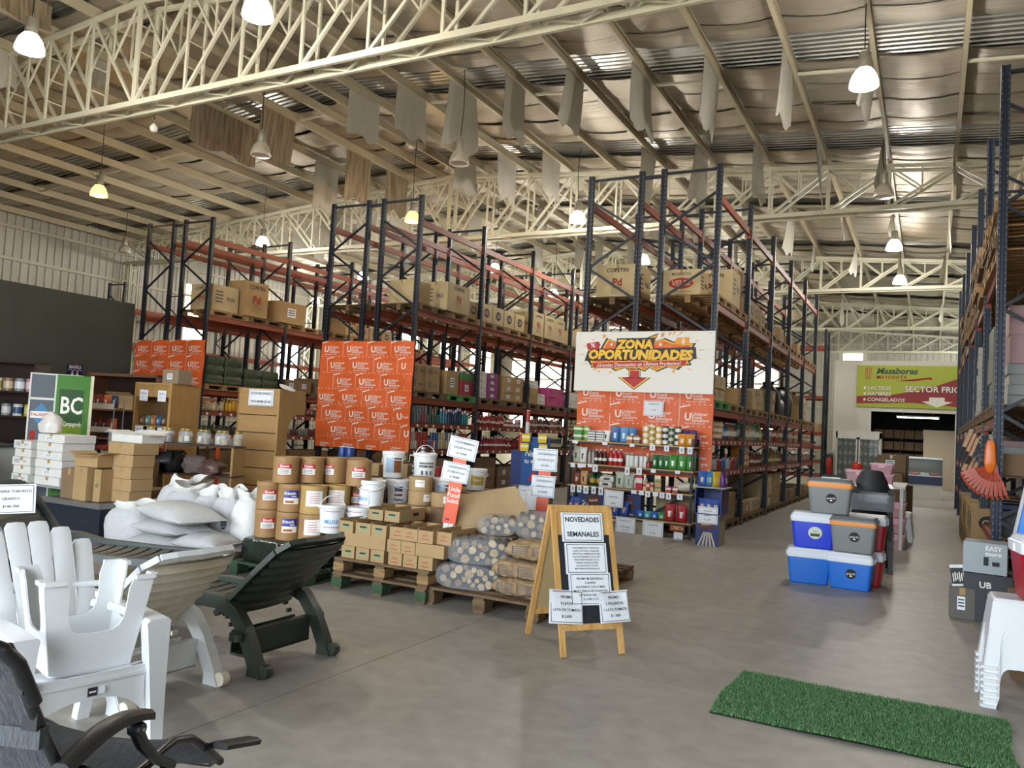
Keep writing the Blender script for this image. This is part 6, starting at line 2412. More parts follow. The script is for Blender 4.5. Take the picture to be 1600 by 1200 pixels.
def open_carton(label, loc, rz, s, m, flap=.1, name='carton'):
    t = thing(name, label, 'box', loc, rz)
    x, y, z = s[0] / 2, s[1] / 2, s[2]
    w = .005
    mb = MB()
    mb.box(-x, x, -y, -y + w, 0, z).box(-x, x, y - w, y, 0, z).box(-x, -x + w, -y + w, y - w, 0, z).box(x - w, x, -y + w, y - w, 0, z).box(-x + w, x - w, -y + w, y - w, 0, w)
    mb.build('carton_body', m, t)
    for (p, q, dx, dy) in (((-x, -y), (x, -y), 0, -1), ((x, -y), (x, y), 1, 0), ((x, y), (-x, y), 0, 1), ((-x, y), (-x, -y), -1, 0)):
        a = rnd.uniform(-.2, .7)
        o = Vector((dx * flap * math.cos(a), dy * flap * math.cos(a), flap * math.sin(a)))
        P0, P1 = Vector((*p, z)), Vector((*q, z))
        f = MB()
        f.add([tuple(P0), tuple(P1), tuple(P1 + o), tuple(P0 + o), tuple(P0 + Vector((0, 0, -.004))), tuple(P1 + Vector((0, 0, -.004))), tuple(P1 + o + Vector((0, 0, -.004))), tuple(P0 + o + Vector((0, 0, -.004)))],
              [(0, 1, 2, 3), (7, 6, 5, 4), (0, 4, 5, 1), (1, 5, 6, 2), (2, 6, 7, 3), (3, 7, 4, 0)])
        f.build('flap', m, t)
    return t


open_carton('opened kraft carton with raised flaps on the upright cartons', (-8.8, 6.17, cz + .405), .05, (.40, .32, .14), KRAFT)
carton((-8.48, 6.40, cz + .57), (.46, .34, .135), .0, 'wider kraft carton on top of the tidy pile', None, KRAFT)
open_carton('open white carton with flaps on top of the kraft pile', (-8.58, 6.52, cz + .706), .0, (.56, .3, .12), WHTC)
# white flat boxes
t = thing('folding_table', 'folding table under the white flat boxes', 'table', (-9.75, 6.45, 0), 0)
MB().box(-.75, .6, -.35, .35, .54, .57).build('table_top', mat('grey_table', '8e8f8f', .5), t)
for a in (-.7, .55):
    for b in (-.3, .3):
        MB().tube([(a, b, 0), (a, b, .54)], .015, 8).build('leg', INK, t)
for k in range(6):
    carton((-9.63 + .01 * (k % 2), 6.3, .571 + .105 * k), (.52, .42, .102), .02 * (k % 3 - 1), '%s white flat box in the right hand pile' % ['lowest', 'second', 'third', 'fourth', 'fifth', 'top'][k], None, WHTC, prints=[('f', pr_label)] if k % 2 else [])
for k in range(5):
    carton((-10.16 + .03 * (k % 2), 6.22, .571 + .105 * k), (.36, .3, .102), .03 * (k % 3 - 1), '%s white box in the left hand pile' % ['lowest', 'second', 'third', 'fourth', 'top'][k], None, WHTC, prints=[('f', pr_lines)] if k % 2 == 0 else [])
bg = sack_mesh('grocery_bag', .25, .22, .27, mat('white_shopping_bag', 'dcd6d0', .3, var=.12, vs=8), 21, .3, .22)
tag(inst('shopping_bag', bg, None, (-9.84, 6.22, 1.202), .4), 'knotted white shopping bag on the white flat boxes', 'bag')

# ------------------------------------------------------------------ upright bottle cooler with the green door
t = thing('bottle_cooler', 'upright cooler with a green printed panel and grey glass front', 'cooler', (-10.72, 6.81, 0), 1.0)
CW = mat('cooler_white', 'd6d4cb', .4)
MB().box(-.30, .30, -.28, .30, .06, 1.98).build('cabinet', CW, t)
MB().box(-.305, -.02, -.31, -.28, .1, 1.96).build('glass_door', mat('grey_glass_front', '5d656f', .15), t)
MB().box(.0, .40, -.335, -.30, .08, 1.97).build('green_panel', mat('green_panel_print', '3f7a28', .35, var=.15, vs=2), t)
mb = MB()
mb.box(-.315, -.295, -.32, -.30, .1, 1.98).box(-.02, .0, -.33, -.3, .1, 1.98).box(-.315, .0, -.32, -.3, 1.62, 1.65)
mb.build('door_frame', CW, t)
MB().box(.4, .44, -.33, .2, .06, 1.98).build('door_edge', mat('cream_edge', 'd8d2b0', .5), t)
MB().box(-.27, -.04, -.305, -.285, 1.66, 1.76).build('shelf_goods', WHTC, t)
mb = MB()
mb.T = face_M(.2, -.337, 0)
quad(mb, -.16, .13, 1.28, 1.78)
mb.m = 1
quad(mb, -.16, .13, 1.16, 1.32, .001)
mb.m = 2
mb.text('BC', TR((-.01, 1.55, .003)), .32, .02, fit=.26)
mb.text('la Campagnola', TR((-.01, 1.31, .003)), .085, .004, shear=.3, fit=.25)
mb.text('Disfrutá de', TR((-.01, 1.10, .003)), .085, .008, fit=.27)
mb.text('lo natural', TR((-.01, 1.01, .003)), .085, .008, fit=.25)
mb.m = 0
quad(mb, -.16, .08, .4, .64, .001)
mb.m = 2
mb.text('BC', TR((-.02, .5, .003)), .15, .02, fit=.16)
mb.build('panel_print', [mat('dark_green_print', '1f4a1c', .4), mat('lime_print', '6f8a1e', .4), WHITEINK], t)
mb = MB()
mb.T = face_M(-.16, -.313, 1.42)
mb.add([(0, .16, 0), (-.12, 0, 0), (0, -.16, 0), (.12, 0, 0)], [(0, 1, 2, 3)])
mb.m = 1
quad(mb, -.12, .12, -.045, .045, .001)
mb.m = 2
mb.text('PALADINI', TR((0, 0, .002)), .06, .015, fit=.22)
mb.build('sticker', [mat('sticker_blue', '3f7fae', .4), WHL, REDINK], t)
mb = MB()
mb.T = face_M(-.24, -.313, 1.1)
quad(mb, -.03, .03, -.1, .1)
mb.build('sticker', REDINK, t)
mb = MB()
mb.T = face_M(-.26, -.313, .55)
quad(mb, -.04, .05, -.1, .1)
mb.build('sticker', mat('sticker_red', 'b84a4a', .4), t)

# washroom sign on the dark wall
t = thing('washroom_sign', 'small navy sign reading BAÑO on the dark wall', 'sign', (-17.98, 11.82, 2.36), PI / 2)
t.scale = (.78, 1, .78)
MB().box(-.24, .24, -.012, .012, -.2, .2).build('sign_plate', mat('navy_sign', '17174a', .4), t)
mb = MB()
mb.text('BAÑO', face_M(0, -.014, .11), .14, .02, fit=.4)
quad(mb, 0, 0, 0, 0)
mb.T = face_M(0, -.014, 0)
quad(mb, -.24, .24, .02, .03)
for x in (-.08, .08):
    ell(mb, x, -.03, .025, .025, 12)
    mb.add([(x - .03, -.07, 0), (x + .03, -.07, 0), (x + .05, -.16, 0), (x - .05, -.16, 0)], [(0, 1, 2, 3)])
mb.build('pictogram_print', WHITEINK, t)

# ------------------------------------------------------------------ dark wooden shelves with paint cans at the far left
DKW = mat('dark_stained_wood', '2a1710', .5, var=.2, vs=4)
t = thing('wall_shelf', 'dark wooden shelf unit with paint cans at the left edge', 'shelf', (-14.2, 8.0, 0), .45)
W_ = 2.3
MB().box(-W_, .75, .16, .2, 0, 2.25).build('back_panel', DKW, t)
for x in (-W_, -.8, .72):
    MB().box(x, x + .03, -.2, .16, 0, 2.25).build('side_panel', DKW, t)
for z in (.4, .85, 1.3, 1.72, 2.22):
    MB().box(-W_, .75, -.2, .16, z, z + .03).build('shelf_board', DKW, t)


def on_shelf(dx, dy, z):
    c, s_ = math.cos(.45), math.sin(.45)
    return (-14.2 + dx * c - dy * s_, 8.0 + dx * s_ + dy * c, z)


pc = [('8a6a4a', 'c8b8a0'), ('7a8288', 'e0e0e0'), ('c88aa0', 'ecd8dc'), ('d0ccc4', '9a9a98'), ('c8c4bc', '2a2a2a'), ('e0dcc8', 'b0a060')]
for i in range(9):
    c, c2 = pc[i % 6]
    put('tin', c, c2, on_shelf(-1.0 + .2 * i, -.05, 1.75), 0, '%s paint can from the left on the upper dark shelf' % ['first', 'second', 'third', 'fourth', 'fifth', 'sixth', 'seventh', 'eighth', 'ninth'][i], 'paint can', None, (1.7, 1.7, 2.2), 'paint_can')
for i in range(9):
    c, c2 = [('d8c020', 'e8e0a0'), ('b0aca4', '6a5a4a'), ('8a9298', 'e0e0e0'), ('e0e0dc', '3a5a8a')][i % 4]
    put('tin', c, c2, on_shelf(-1.0 + .2 * i, -.05, 1.33), 0, '%s paint can from the left on the lower dark shelf' % ['first', 'second', 'third', 'fourth', 'fifth', 'sixth', 'seventh', 'eighth', 'ninth'][i], 'paint can', None, (1.6, 1.6, 2.0), 'paint_can')
# counter with goods in front of the dark shelves
t = thing('counter', 'white counter with orange boxes at the left edge', 'counter', (-11.6, 6.1, 0), .3)
MB().box(-1.4, .6, -.3, .3, .1, .95).build('counter_body', mat('counter_grey', 'b8b8b4', .5), t)
MB().box(-1.45, .65, -.34, .34, .95, .99).build('counter_top', mat('counter_dark', '2a2a2c', .4), t)
MB().box(-1.4, .6, -.26, .26, 0, .1).build('plinth', INK, t)


def on_counter(dx, dy, z):
    c, s_ = math.cos(.3), math.sin(.3)
    return (-11.6 + dx * c - dy * s_, 6.1 + dx * s_ + dy * c, z)


for i in range(4):
    carton(on_counter(-.75 + .22 * (i % 2), -.05, .991 + .22 * (i // 2)), (.2, .2, .215), .3, '%s orange box of the block on the counter' % ['lower left', 'lower right', 'upper left', 'upper right'][i], None, mat('orange_box_card', 'c07a2a', .6, var=.15), tape=False)
t = thing('brand_board', 'grey board with a red oval emblem above the counter', 'sign', on_counter(-.45, .2, 1.45), .3)
MB().box(-.36, .36, -.01, .01, 0, .4).build('board_panel', mat('grey_board', '9a978c', .6), t)
MB().box(-.02, .02, 0, .02, -.46, 0).build('prop', INK, t)
mb = MB()
mb.T = face_M(0, -.012, .22)
ell(mb, 0, 0, .24, .10)
mb.m = 1
ell(mb, 0, 0, .20, .07)
for v in range(len(mb.v) - 20, len(mb.v)):
    p = mb.v[v]
    mb.v[v] = (p[0], p[1] - .001, p[2])
mb.m = 2
mb.text('VanCamps', TR((0, 0, .003)), .08, .02, fit=.34)
mb.build('emblem_print', [mat('dark_emblem', '5a1616', .5), REDINK, WHITEINK], t)
for i in range(6):
    put('box', ['2f5f86', '3a6f96', '8a4a5a'][i % 3], 'd0dce0', on_counter(-.28 + .1 * i, .05, .991), .3, 'small blue packet in the row on the counter', 'packet', 'blue packets on counter', (.9, 1, 1.2))
put('bottle', '4a2f7a', 'd8c020', on_counter(.15, -.2, .991), 0, 'purple bottle with a yellow cap on the counter', 'bottle', None, (1, 1, 1.1))
for i in range(3):
    t = thing('glass_jar', '%s large covered bowl below the counter edge' % ['left', 'middle', 'right'][i], 'jar', (-10.95 + .42 * i - .5, 5.55 + .1 * i, .55), 0)
    MB().lathe([(.12, 0), (.19, .05), (.21, .16), (.19, .27), (.14, .33), (.01, .35)], 20).build('bowl_body', mat('clear_bowl', 'b9aa92', .2, var=.3, vs=10), t, True)
    MB().lathe([(.15, .325), (.15, .345), (.01, .355)], 20).build('lid', mat('bowl_lid', 'c8b890', .4), t, True)
t = thing('bench', 'low bench carrying the covered bowls', 'bench', (-11.0, 5.65, 0), .23)
MB().box(-.75, .75, -.22, .22, .51, .55).build('bench_top', mat('grey_table'), t)
for a in (-.68, .68):
    MB().box(a - .02, a + .02, -.2, .2, 0, .51).build('leg', INK, t)

# ------------------------------------------------------------------ brown cabinet, snack rack, sample cabinet
BRW = mat('brown_veneer', '6a4630', .5, var=.2, vs=3, stretch=(6, 6, 1))
t = thing('cabinet', 'brown open cabinet behind the wire snack rack', 'cabinet', (-12.6, 9.2, 0), .2)
MB().box(-.55, -.5, -.25, .25, 0, 2.15).build('side_panel', BRW, t)
MB().box(.9, .95, -.25, .25, 0, 2.15).build('side_panel', BRW, t)
MB().box(-.55, .95, -.25, .25, 2.1, 2.15).build('top_panel', BRW, t)
MB().box(-.5, .9, .2, .25, 0, 2.1).build('back_panel', DKW, t)
for z in (.5, 1.0, 1.5):
    MB().box(-.5, .9, -.22, .2, z, z + .03).build('shelf_board', BRW, t)
open_carton('carton with a dark cable lying inside the brown cabinet', (-12.35, 9.12, 1.532), .2, (.5, .3, .25), KRAFT)
WIRE = mat('grey_wire', '8c8c8c', .4, metal=.6)
t = thing('wire_rack', 'grey wire snack rack between the cooler and the sample cabinet', 'rack', (-11.05, 7.75, 0), .5)
for a in (-.25, .25):
    for b in (-.15, .15):
        MB().tube([(a, b, 0), (a, b, 1.7)], .009, 6).build('upright', WIRE, t)
for z in (.5, .85, 1.2, 1.55):
    MB().box(-.25, .25, -.15, .15, z, z + .012).build('tray', mat('tray_dark', '4a3a34', .5), t)
    MB().box(-.24, .24, -.165, -.155, z - .01, z + .07).build('price_strip', WHL, t)
for k, z in enumerate((.5, .85, 1.2, 1.55)):
    for i in range(4):
        c, c2 = [('7a2a26', 'd8d0c8'), ('c8683a', 'e8e0d8'), ('2f3a5a', 'c8ccd4'), ('8a3a34', 'e0d8d0')][(i + k) % 4]
        a = -.18 + .12 * i
        put('pack', c, c2, (-11.05 + a * math.cos(.5), 7.75 + a * math.sin(.5), z + .013), .5, '%s small snack pouch in tray %s of the wire rack' % (['first', 'second', 'third', 'fourth'][i], ['one', 'two', 'three', 'four'][k]), 'pouch', None, (.8, 1, .9))
VEN = mat('oak_veneer', 'b08a52', .5, var=.18, vs=3, stretch=(6, 6, 1))
t = thing('sample_cabinet', 'oak cabinet with pinned papers and small packs beside the orange banner', 'cabinet', (-10.62, 8.6, 0), .22)
MB().box(-.42, -.39, -.3, .3, 0, 1.98).build('side_panel', VEN, t)
MB().box(.24, .28, -.34, .36, 0, 1.98).build('side_panel', VEN, t)
MB().box(-.42, .28, -.3, .3, 1.95, 1.98).build('top_panel', VEN, t)
MB().box(-.39, .24, -.28, -.25, 1.76, 1.95).build('header_panel', VEN, t)
MB().box(-.39, .24, .1, .13, 0, 1.95).build('back_panel', mat('oak_dark', '7d5f3c', .6), t)
for z in (.95, 1.30):
    MB().box(-.39, .24, -.28, .1, z, z + .02).build('shelf_board', VEN, t)
for i, (x, z) in enumerate(((-.25, 1.78), (.08, 1.78), (-.29, 1.22), (-.07, 1.21), (.12, 1.21))):
    paper('notice_sheet', face_M(x, -.30, z, 0, 0, .02 * (i - 2)), .15, .17, ['OFERTA', '$'], t, border=False, size=.03, ink=mat('blue_ink', '5a6fb0', .6))
for k, z in enumerate((.972, 1.322)):
    for i in range(6):
        c, c2 = [('c07a4a', 'e0d0c0'), ('3a6a8a', 'dce4e8'), ('6a4a3a', 'd8ccbc'), ('5a8a86', 'e0e8e4')][(i + 2 * k) % 4]
        put('pack', c, c2, (-10.62 + (-.33 + .1 * i) * .976 + .18 * .218, 8.6 + (-.33 + .1 * i) * .218 - .18 * .976, z), .22, '%s small pack on the %s board of the oak cabinet' % (['first', 'second', 'third', 'fourth', 'fifth', 'sixth'][i], ['lower', 'upper'][k]), 'pouch', None, (.75, 1, .75))
carton((-10.5, 8.6, 1.982), (.32, .28, .22), .1, 'small grey brown carton on top of the oak cabinet', None, mat('grey_brown_card', '8a7a64', .7), prints=[('f', pr_label)])

# ------------------------------------------------------------------ jar shelves
t = thing('jar_shelf', 'brown shelf bench carrying the glass jars', 'shelf', (-8.95, 7.75, 0), .35)
MB().box(-.75, .62, -.17, .17, 1.10, 1.125).build('shelf_board', mat('brown_board', '4a2f22', .5), t)
MB().box(-.75, .62, -.17, .17, .70, .725).build('shelf_board', mat('brown_board'), t)
for x in (-.73, .6):
    MB().box(x - .015, x + .015, -.17, .17, 0, 1.10).build('side_panel', VEN, t)


def on_js(dx, dy, z):
    c, s_ = math.cos(.35), math.sin(.35)
    return (-8.95 + dx * c - dy * s_, 7.75 + dx * s_ + dy * c, z)


JG = clearfilm('jar_glass', 'dfe4e2', .28, .05)
JL = mat('gold_jar_lid', 'b59a58', .35, metal=.6)
for i in range(10):
    x, dy = -.66 + .135 * i, (-.06 if i % 2 == 0 else .06)
    p = on_js(x, dy, 1.126)
    t = thing('glass_jar', '%s glass jar from the left on the brown shelf' % ['first', 'second', 'third', 'fourth', 'fifth', 'sixth', 'seventh', 'eighth', 'ninth', 'tenth'][i], 'jar', p, 0)
    MB().lathe([(.05, 0), (.066, .01), (.068, .13), (.055, .165), (.045, .175)], 18).build('glass_body', JG, t, 40)
    MB().lathe([(.048, .172), (.05, .176), (.05, .2), (.02, .205)], 18).build('lid', JL, t, 40)
    fc = ['5a5a3a', '7a3a2a', '6a3a30', 'c8c0a8', '8a8a5a', 'b8a890', 'a89a80', 'd8d4c8', 'b8a07a', '9a8a50'][i]
    MB().lathe([(.046, .004), (.062, .012), (.063, .02 + .1 * (.5 + .5 * ((i * 7) % 5) / 4)), (.01, .03 + .1 * (.5 + .5 * ((i * 7) % 5) / 4))], 16).build('contents', imat(fc, .7), t, 40)
    if i in (4, 5):
        curved_label(.0695, .07, .07, .04, WHL, -.9).build('label_panel', WHL, t)
t = thing('red_trolley', 'low red stand with jars left of the brown shelf', 'stand', (-9.95, 7.45, 0), .3)
MB().box(-.4, .4, -.2, .2, .98, 1.03).build('stand_top', mat('red_enamel', '9a2f22', .4), t)
for a in (-.36, .36):
    for b in (-.17, .17):
        MB().box(a - .015, a + .015, b - .015, b + .015, 0, .98).build('leg', INK, t)
for i in range(3):
    t = thing('glass_jar', ['small glass jar on the red stand', 'glass jar of white sugar on the red stand', 'tall glass jar at the right of the red stand'][i], 'jar', (-10.15 + .2 * i, 7.34 + .06 * i, 1.031), 0)
    MB().lathe([(.06, 0), (.08, .01), (.082, .15), (.065, .19), (.055, .2)], 18).build('glass_body', JG, t, 40)
    MB().lathe([(.058, .198), (.06, .2), (.06, .225), (.02, .23)], 18).build('lid', JL, t, 40)
    MB().lathe([(.056, .004), (.076, .012), (.077, .13), (.01, .14)], 16).build('contents', imat(['8a7a5a', 'e8e4dc', '9a8a70'][i], .7), t, 40)
bz_ = [('2f3032', (-.35, .0, .726), .3), ('a0908a', (.0, -.02, .726), .24), ('8a6a62', (.22, .02, .726), .2)]
for i, (c, p, h) in enumerate(bz_):
    q = on_js(*p)
    tag(inst('plastic_bag', sack_mesh('bag', .34, .3, h, imat(c, .25), 30 + i, .55, .3), None, q, i), ['dark plastic bag on the lower board of the jar shelf', 'pale bag of sweets on the lower jar shelf', 'brownish bag at the right of the lower jar shelf'][i], 'bag')
# cartons around the jar shelf
carton((-9.42, 7.1, .0), (.5, .45, .88), .1, 'large brown carton left of the jar shelf', None, KRAFTD)
carton((-9.0, 7.05, 0), (.5, .4, .55), .1, 'brown carton in front of the jar shelf', None, KRAFTD)
carton((-8.35, 7.25, 0), (.55, .4, .56), .05, 'flat brown carton below the jar shelf on the right', None, KRAFTD, prints=[('f', pr_lines)])
carton((-7.55, 7.45, 0), (.34, .34, .62), .0, 'dark printed carton with cut out handle next to the slatted stand', None, mat('dark_maroon_card', '3a2622', .6), tape=False)
for i in range(2):
    carton((-8.15 + .4 * i, 6.75, 0), (.34, .3, .5 - .1 * i), .2, ['kraft carton just right of the dark chest', 'kraft carton behind the tall sacks'][i], None, KRAFT)

# ------------------------------------------------------------------ slatted wooden stand
t = thing('slatted_stand', 'tall wooden slatted stand with a white notice in front of the left aisle', 'display stand', (-8.5, 8.75, 0), .2)
SLW = mat('slat_panel_wood', 'a8824f', .5, var=.12, vs=3, stretch=(1, 6, 6))
WD = .68
MB().box(-WD + .0, 0, .03, .05, 0, 1.95).build('backing', mat('slot_dark', '20140c', .7), t)
zz = [0.02, .28, .54, .80, 1.06, 1.32, 1.58]
for i, z in enumerate(zz):
    z1 = (zz[i + 1] if i < 6 else 1.97) - .014
    MB().box(-WD, 0, 0, .03, z, z1).build('slat', SLW, t)
mb = MB()
pts = [(0, 0), (.26, 0), (.26, 1.25)]
for k in range(9):
    a = PI / 2 * k / 8
    pts.append((.26 + .25 * (1 - math.cos(a)), 1.25 + .35 * math.sin(a)))
pts += [(.72, 1.60), (.72, 1.97), (0, 1.97)]
mb.prism(pts, 0, .03, lambda a, b, d: (d, a, b))
mb.build('side_panel', VEN, t)
mb = MB()
mb.prism(pts, -WD, -WD + .03, lambda a, b, d: (d, a, b))
mb.build('side_panel', VEN, t)
MB().box(-WD + .03, 0, .05, .72, 1.94, 1.97).build('top_panel', VEN, t)
paper('notice_sheet', face_M(-.28, -.012, 1.83, 0), .42, .24, ['SECTOR FRACCIONADOS', '', 'VENTA MINIMA 250 GRS'], t, size=.05, bold=.012)
MB().lathe([(.01, 0), (.12, .01), (.13, .03), (.02, .05)], 20).build('white_plate', mat('white_plate', 'dedcd6', .4), t, True, (-.05, .3, 1.98), (0, .4, 0))
tag(MB().box(-.03, .03, -.012, .012, 0, 1.1).build('orange_strip', ORP, None, False, (-9.32, 8.45, .0)), 'narrow orange banner strip beside the slatted stand', 'banner')
carton((-7.75, 8.95, 0), (.4, .4, 1.0), 0, 'tall dark crate right of the slatted stand', None, KRAFTD)
for i in range(2):
    put('can', '26407e', 'e0e4ea', (-7.35 + .13 * i, 8.9, 1.02), 0, ['blue and white can left of the drums top row', 'second blue and white can above the drums'][i], 'can', None, (1.8, 1.8, 1.0))
carton((-7.3, 8.95, 0), (.45, .4, 1.02), .1, 'dark carton carrying the blue and white cans', None, KRAFTD)
# ------------------------------------------------------------------ plastic furniture in the foreground
WPL = mat('white_resin', 'd8dadb', .32, var=.03, vs=3)
WPLD = mat('white_resin_worn', 'e6e0d0', .4, var=.12, vs=6, c2='d2c6ac')
GPL = mat('dark_green_resin', '31382f', .4, var=.10, vs=5)
GRP = mat('graphite_resin', '454a48', .4, var=.08, vs=5)


def rr_ring(ax, ay, r, z, n=5, c=(0, 0)):
    out = []
    for (sx_, sy_, a0) in ((1, 1, 0), (-1, 1, PI / 2), (-1, -1, PI), (1, -1, 1.5 * PI)):
        for k in range(n):
            a = a0 + PI / 2 * k / (n - 1)
            out.append((c[0] + sx_ * (ax - r) + r * math.cos(a), c[1] + sy_ * (ay - r) + r * math.sin(a), z))
    return out


def arch_panel(wb, wt, h, leg, arch_h, n=10):
    """side of a moulded stool in its own plane: (a,b) outline with an arched cut-out at the bottom"""
    pts = [(-wb / 2, 0), (-wt / 2, h), (wt / 2, h), (wb / 2, 0), (wb / 2 - leg, 0)]
    x0 = wb / 2 - leg
    for k in range(n + 1):
        a = PI * k / n
        pts.append((x0 * .86 * math.copysign(abs(math.cos(a)) ** .45, math.cos(a)), arch_h * abs(math.sin(a)) ** .45 if 0 < k < n else arch_h * .25))
    pts.append((-wb / 2 + leg, 0))
    return pts


def stool_meshes(wb=.40, wt=.29, h=.44, leg=.075, ah=.25):
    res = []
    for k in range(4):
        mb = MB()
        mb.T = Matrix.Rotation(k * PI / 2, 4, 'Z')
        pts = arch_panel(wb, wt, h - .02, leg, ah)
        n = len(pts)
        half = [p for p in pts]

        def fn(a, b, d):
            y = -(wb / 2 + (wt - wb) / 2 * b / h) + d
            return (a, y, b)
        # split the outline into two convex-ish halves plus the band above the arch
        L = [p for p in pts if True]
        band = [(-wt / 2 - (wb - wt) / 2 * (1 - ah / (h - .02)), ah), (-wt / 2, h - .02), (wt / 2, h - .02), (wt / 2 + (wb - wt) / 2 * (1 - ah / (h - .02)), ah)]
        mb.prism(band, 0, .008, fn)
        arch = [p for p in pts[5:-1]]
        right = [(wb / 2, 0), band[3]] + [(0, ah)] + [p for p in reversed(arch) if p[0] > .001] + [(wb / 2 - leg, 0)]
        for s in (1, -1):
            prev = None
            ptsR = [(wb / 2 - leg, 0)] + [p for p in arch if p[0] > -.001]
            m_ = len(ptsR)
            for i in range(m_ - 1):
                (a0, b0), (a1, b1) = ptsR[i], ptsR[i + 1]
                e0 = wb / 2 + (wt - wb) / 2 * b0 / h
                e1 = wb / 2 + (wt - wb) / 2 * b1 / h
                if b1 < ah - .002 or b0 < ah - .002:
                    q = [(s * a0, b0), (s * e0, b0), (s * e1, min(b1, ah)), (s * a1, min(b1, ah))]
                    if abs(b1 - b0) < 1e-4 and abs(a1 - a0) < 1e-4:
                        continue
                    mb.prism(q, 0, .008, fn)
        # foot rim
        for s in (-1, 1):
            mb.box(s * (wb / 2 - leg / 2) - leg / 2, s * (wb / 2 - leg / 2) + leg / 2, -wb / 2 - .012, -wb / 2 + .004, 0, .018)
        res.append(('side_panel', mb))
    top = MB()
    a = wt / 2
    top.loft([rr_ring(a - .004, a - .004, .03, h - .03), rr_ring(a, a, .035, h - .014), rr_ring(a - .004, a - .004, .035, h - .004), rr_ring(a - .02, a - .02, .03, h), rr_ring(a - .05, a - .05, .025, h - .004)])
    res.append(('seat', top))
    return res


_ST = [(n, mb.mesh(n, WPL, 30)) for n, mb in stool_meshes()]


def stool(label, loc, rz=0.0, flip=False, group=None):
    t = thing('plastic_stool', label, 'stool', loc, rz, group)
    for n, me in _ST:
        o = inst(n, me, t)
        if flip:
            o.rotation_euler = (PI, 0, 0)
            o.location = (0, 0, .44)
    return t


for k in range(7):
    stool(['bottom white stool of the stack at the right edge', 'second white stool from the floor in the right stack', 'third white stool from the floor in the right stack', 'fourth white stool from the floor in the right stack',
           'fifth white stool from the floor in the right stack', 'sixth white stool from the floor in the right stack', 'top white stool of the right stack under the red cooler'][k], (.52, 6.17, .04 * k), .04, False, 'stacked white stools')

# white resin armchair (fan back) with an upturned stool on the seat
CH0 = Vector((-3.27, 2.33, 0))
CRZ = math.radians(79)
t = thing('resin_armchair', 'white resin armchair with a fan of slats, in the left foreground', 'chair', tuple(CH0), CRZ)
# seat
mb = MB()
mb.sheet(8, 10, lambda u, v: ((u - .5) * (.50 - .04 * v), v * .52, .405 - .085 * v + .012 * math.cos(v * 3) - .02 * math.sin(u * PI)), (0, 0, -.012))
mb.build('seat', WPL, t, True)
# front apron with a curved lower edge
n = 14
ap = [(-.25, .405)]
top = [(-.25 + .5 * k / n, .41 - .0) for k in range(n + 1)]
bot = [(-.25 + .5 * k / n, .30 - .10 * abs(2 * k / n - 1) ** 3) for k in range(n + 1)]
mb = MB()
for k in range(n):
    q = [bot[k], bot[k + 1], top[k + 1], top[k]]
    mb.prism(q, -.02, -.006)
mb.box(-.25, .25, -.028, -.005, .37, .385)
mb.build('front_apron', WPL, t)
s = MB()
s.T = face_M(.02, -.031, .335)
quad(s, -.03, .012, -.018, .02)
s.m = 1
quad(s, .016, .045, -.014, .02)
s.m = 2
quad(s, -.024, .006, -.003, .004, .001)
s.build('sticker', [INK, PAPER, WHITEINK], t)
# legs: front legs rise to the arms
for a in (-1, 1):
    mb = MB()
    rings = []
    for q in range(9):
        z = .60 * q / 8
        w = .028 + .028 * (q / 8) ** 1.5
        xo = a * (.285 + .02 * (1 - q / 8))
        rings.append([(xo + dx * w, -.015 - .02 * (1 - q / 8) + dy * .035, z) for dx, dy in ((-1, -1), (1, -1), (1.1, 0), (1, 1), (-1, 1), (-1.0, 0))])
    mb.loft(rings)
    mb.build('leg', WPL, t, 40)
    mb = MB()
    mb.loft([[(a * .25 + dx * .03, .52 + .08 + dy * .03, 0) for dx, dy in ((-1, -1), (1, -1), (1, 1), (-1, 1))], [(a * .26 + dx * .035, .50 + dy * .03, .42) for dx, dy in ((-1, -1), (1, -1), (1, 1), (-1, 1))]])
    mb.build('leg', WPL, t)
    # armrest
    rings = []
    for q in range(9):
        v = q / 8
        y = -.05 + .62 * v
        w = .055 - .012 * v
        z = .60 + .018 * math.sin(v * PI) - .01 * v
        rings.append([(a * .285 - w, y, z - .02), (a * .285 + w, y, z - .02), (a * .285 + w * 1.05, y, z), (a * .285 + w * .8, y, z + .014), (a * .285 - w * .8, y, z + .014), (a * .285 - w * 1.05, y, z)])
    mb = MB().loft(rings)
    mb.build('armrest', WPL, t, 40)
# fan back: curved slats
for i in range(6):
    u = (i - 2.5)
    xb, xt = u * .080, u * .106
    hh = .63 - .017 * u * u
    w0, w1 = .036, .049
    rings = []
    for q in range(8):
        v = q / 7
        x = xb + (xt - xb) * v
        w = w0 + (w1 - w0) * v
        y = .50 + .30 * v - .03 * math.sin(v * PI) - .012 * abs(u)
        z = .33 + hh * v
        rings.append([(x - w, y + .004, z), (x, y - .004, z), (x + w, y + .004, z), (x + w, y + .016, z), (x, y + .010, z), (x - w, y + .016, z)])
    # rounded slat tops
    x, y, z = xt, .80 - .012 * abs(u), .33 + hh + .02
    rings.append([(x - w1 * .75, y + .004, z - .004 + .01), (x, y - .004, z + .01), (x + w1 * .75, y + .004, z - .004 + .01), (x + w1 * .75, y + .016, z + .006), (x, y + .01, z + .01), (x - w1 * .75, y + .016, z + .006)])
    MB().loft(rings).build('back_slat', WPL, t, 40)
for v in (.12, .55):
    mb = MB()
    pts = []
    for k in range(13):
        a = k / 12 - .5
        pts.append((a * (.5 + .2 * v), .525 + .30 * v - .03 * math.sin(v * PI) - .05 * (2 * a) ** 2, .33 + .62 * v))
    mb.tube(pts, .016, 8)
    mb.build('back_rail', WPL, t, True)
dirf = Vector((math.sin(CRZ), -math.cos(CRZ), 0))
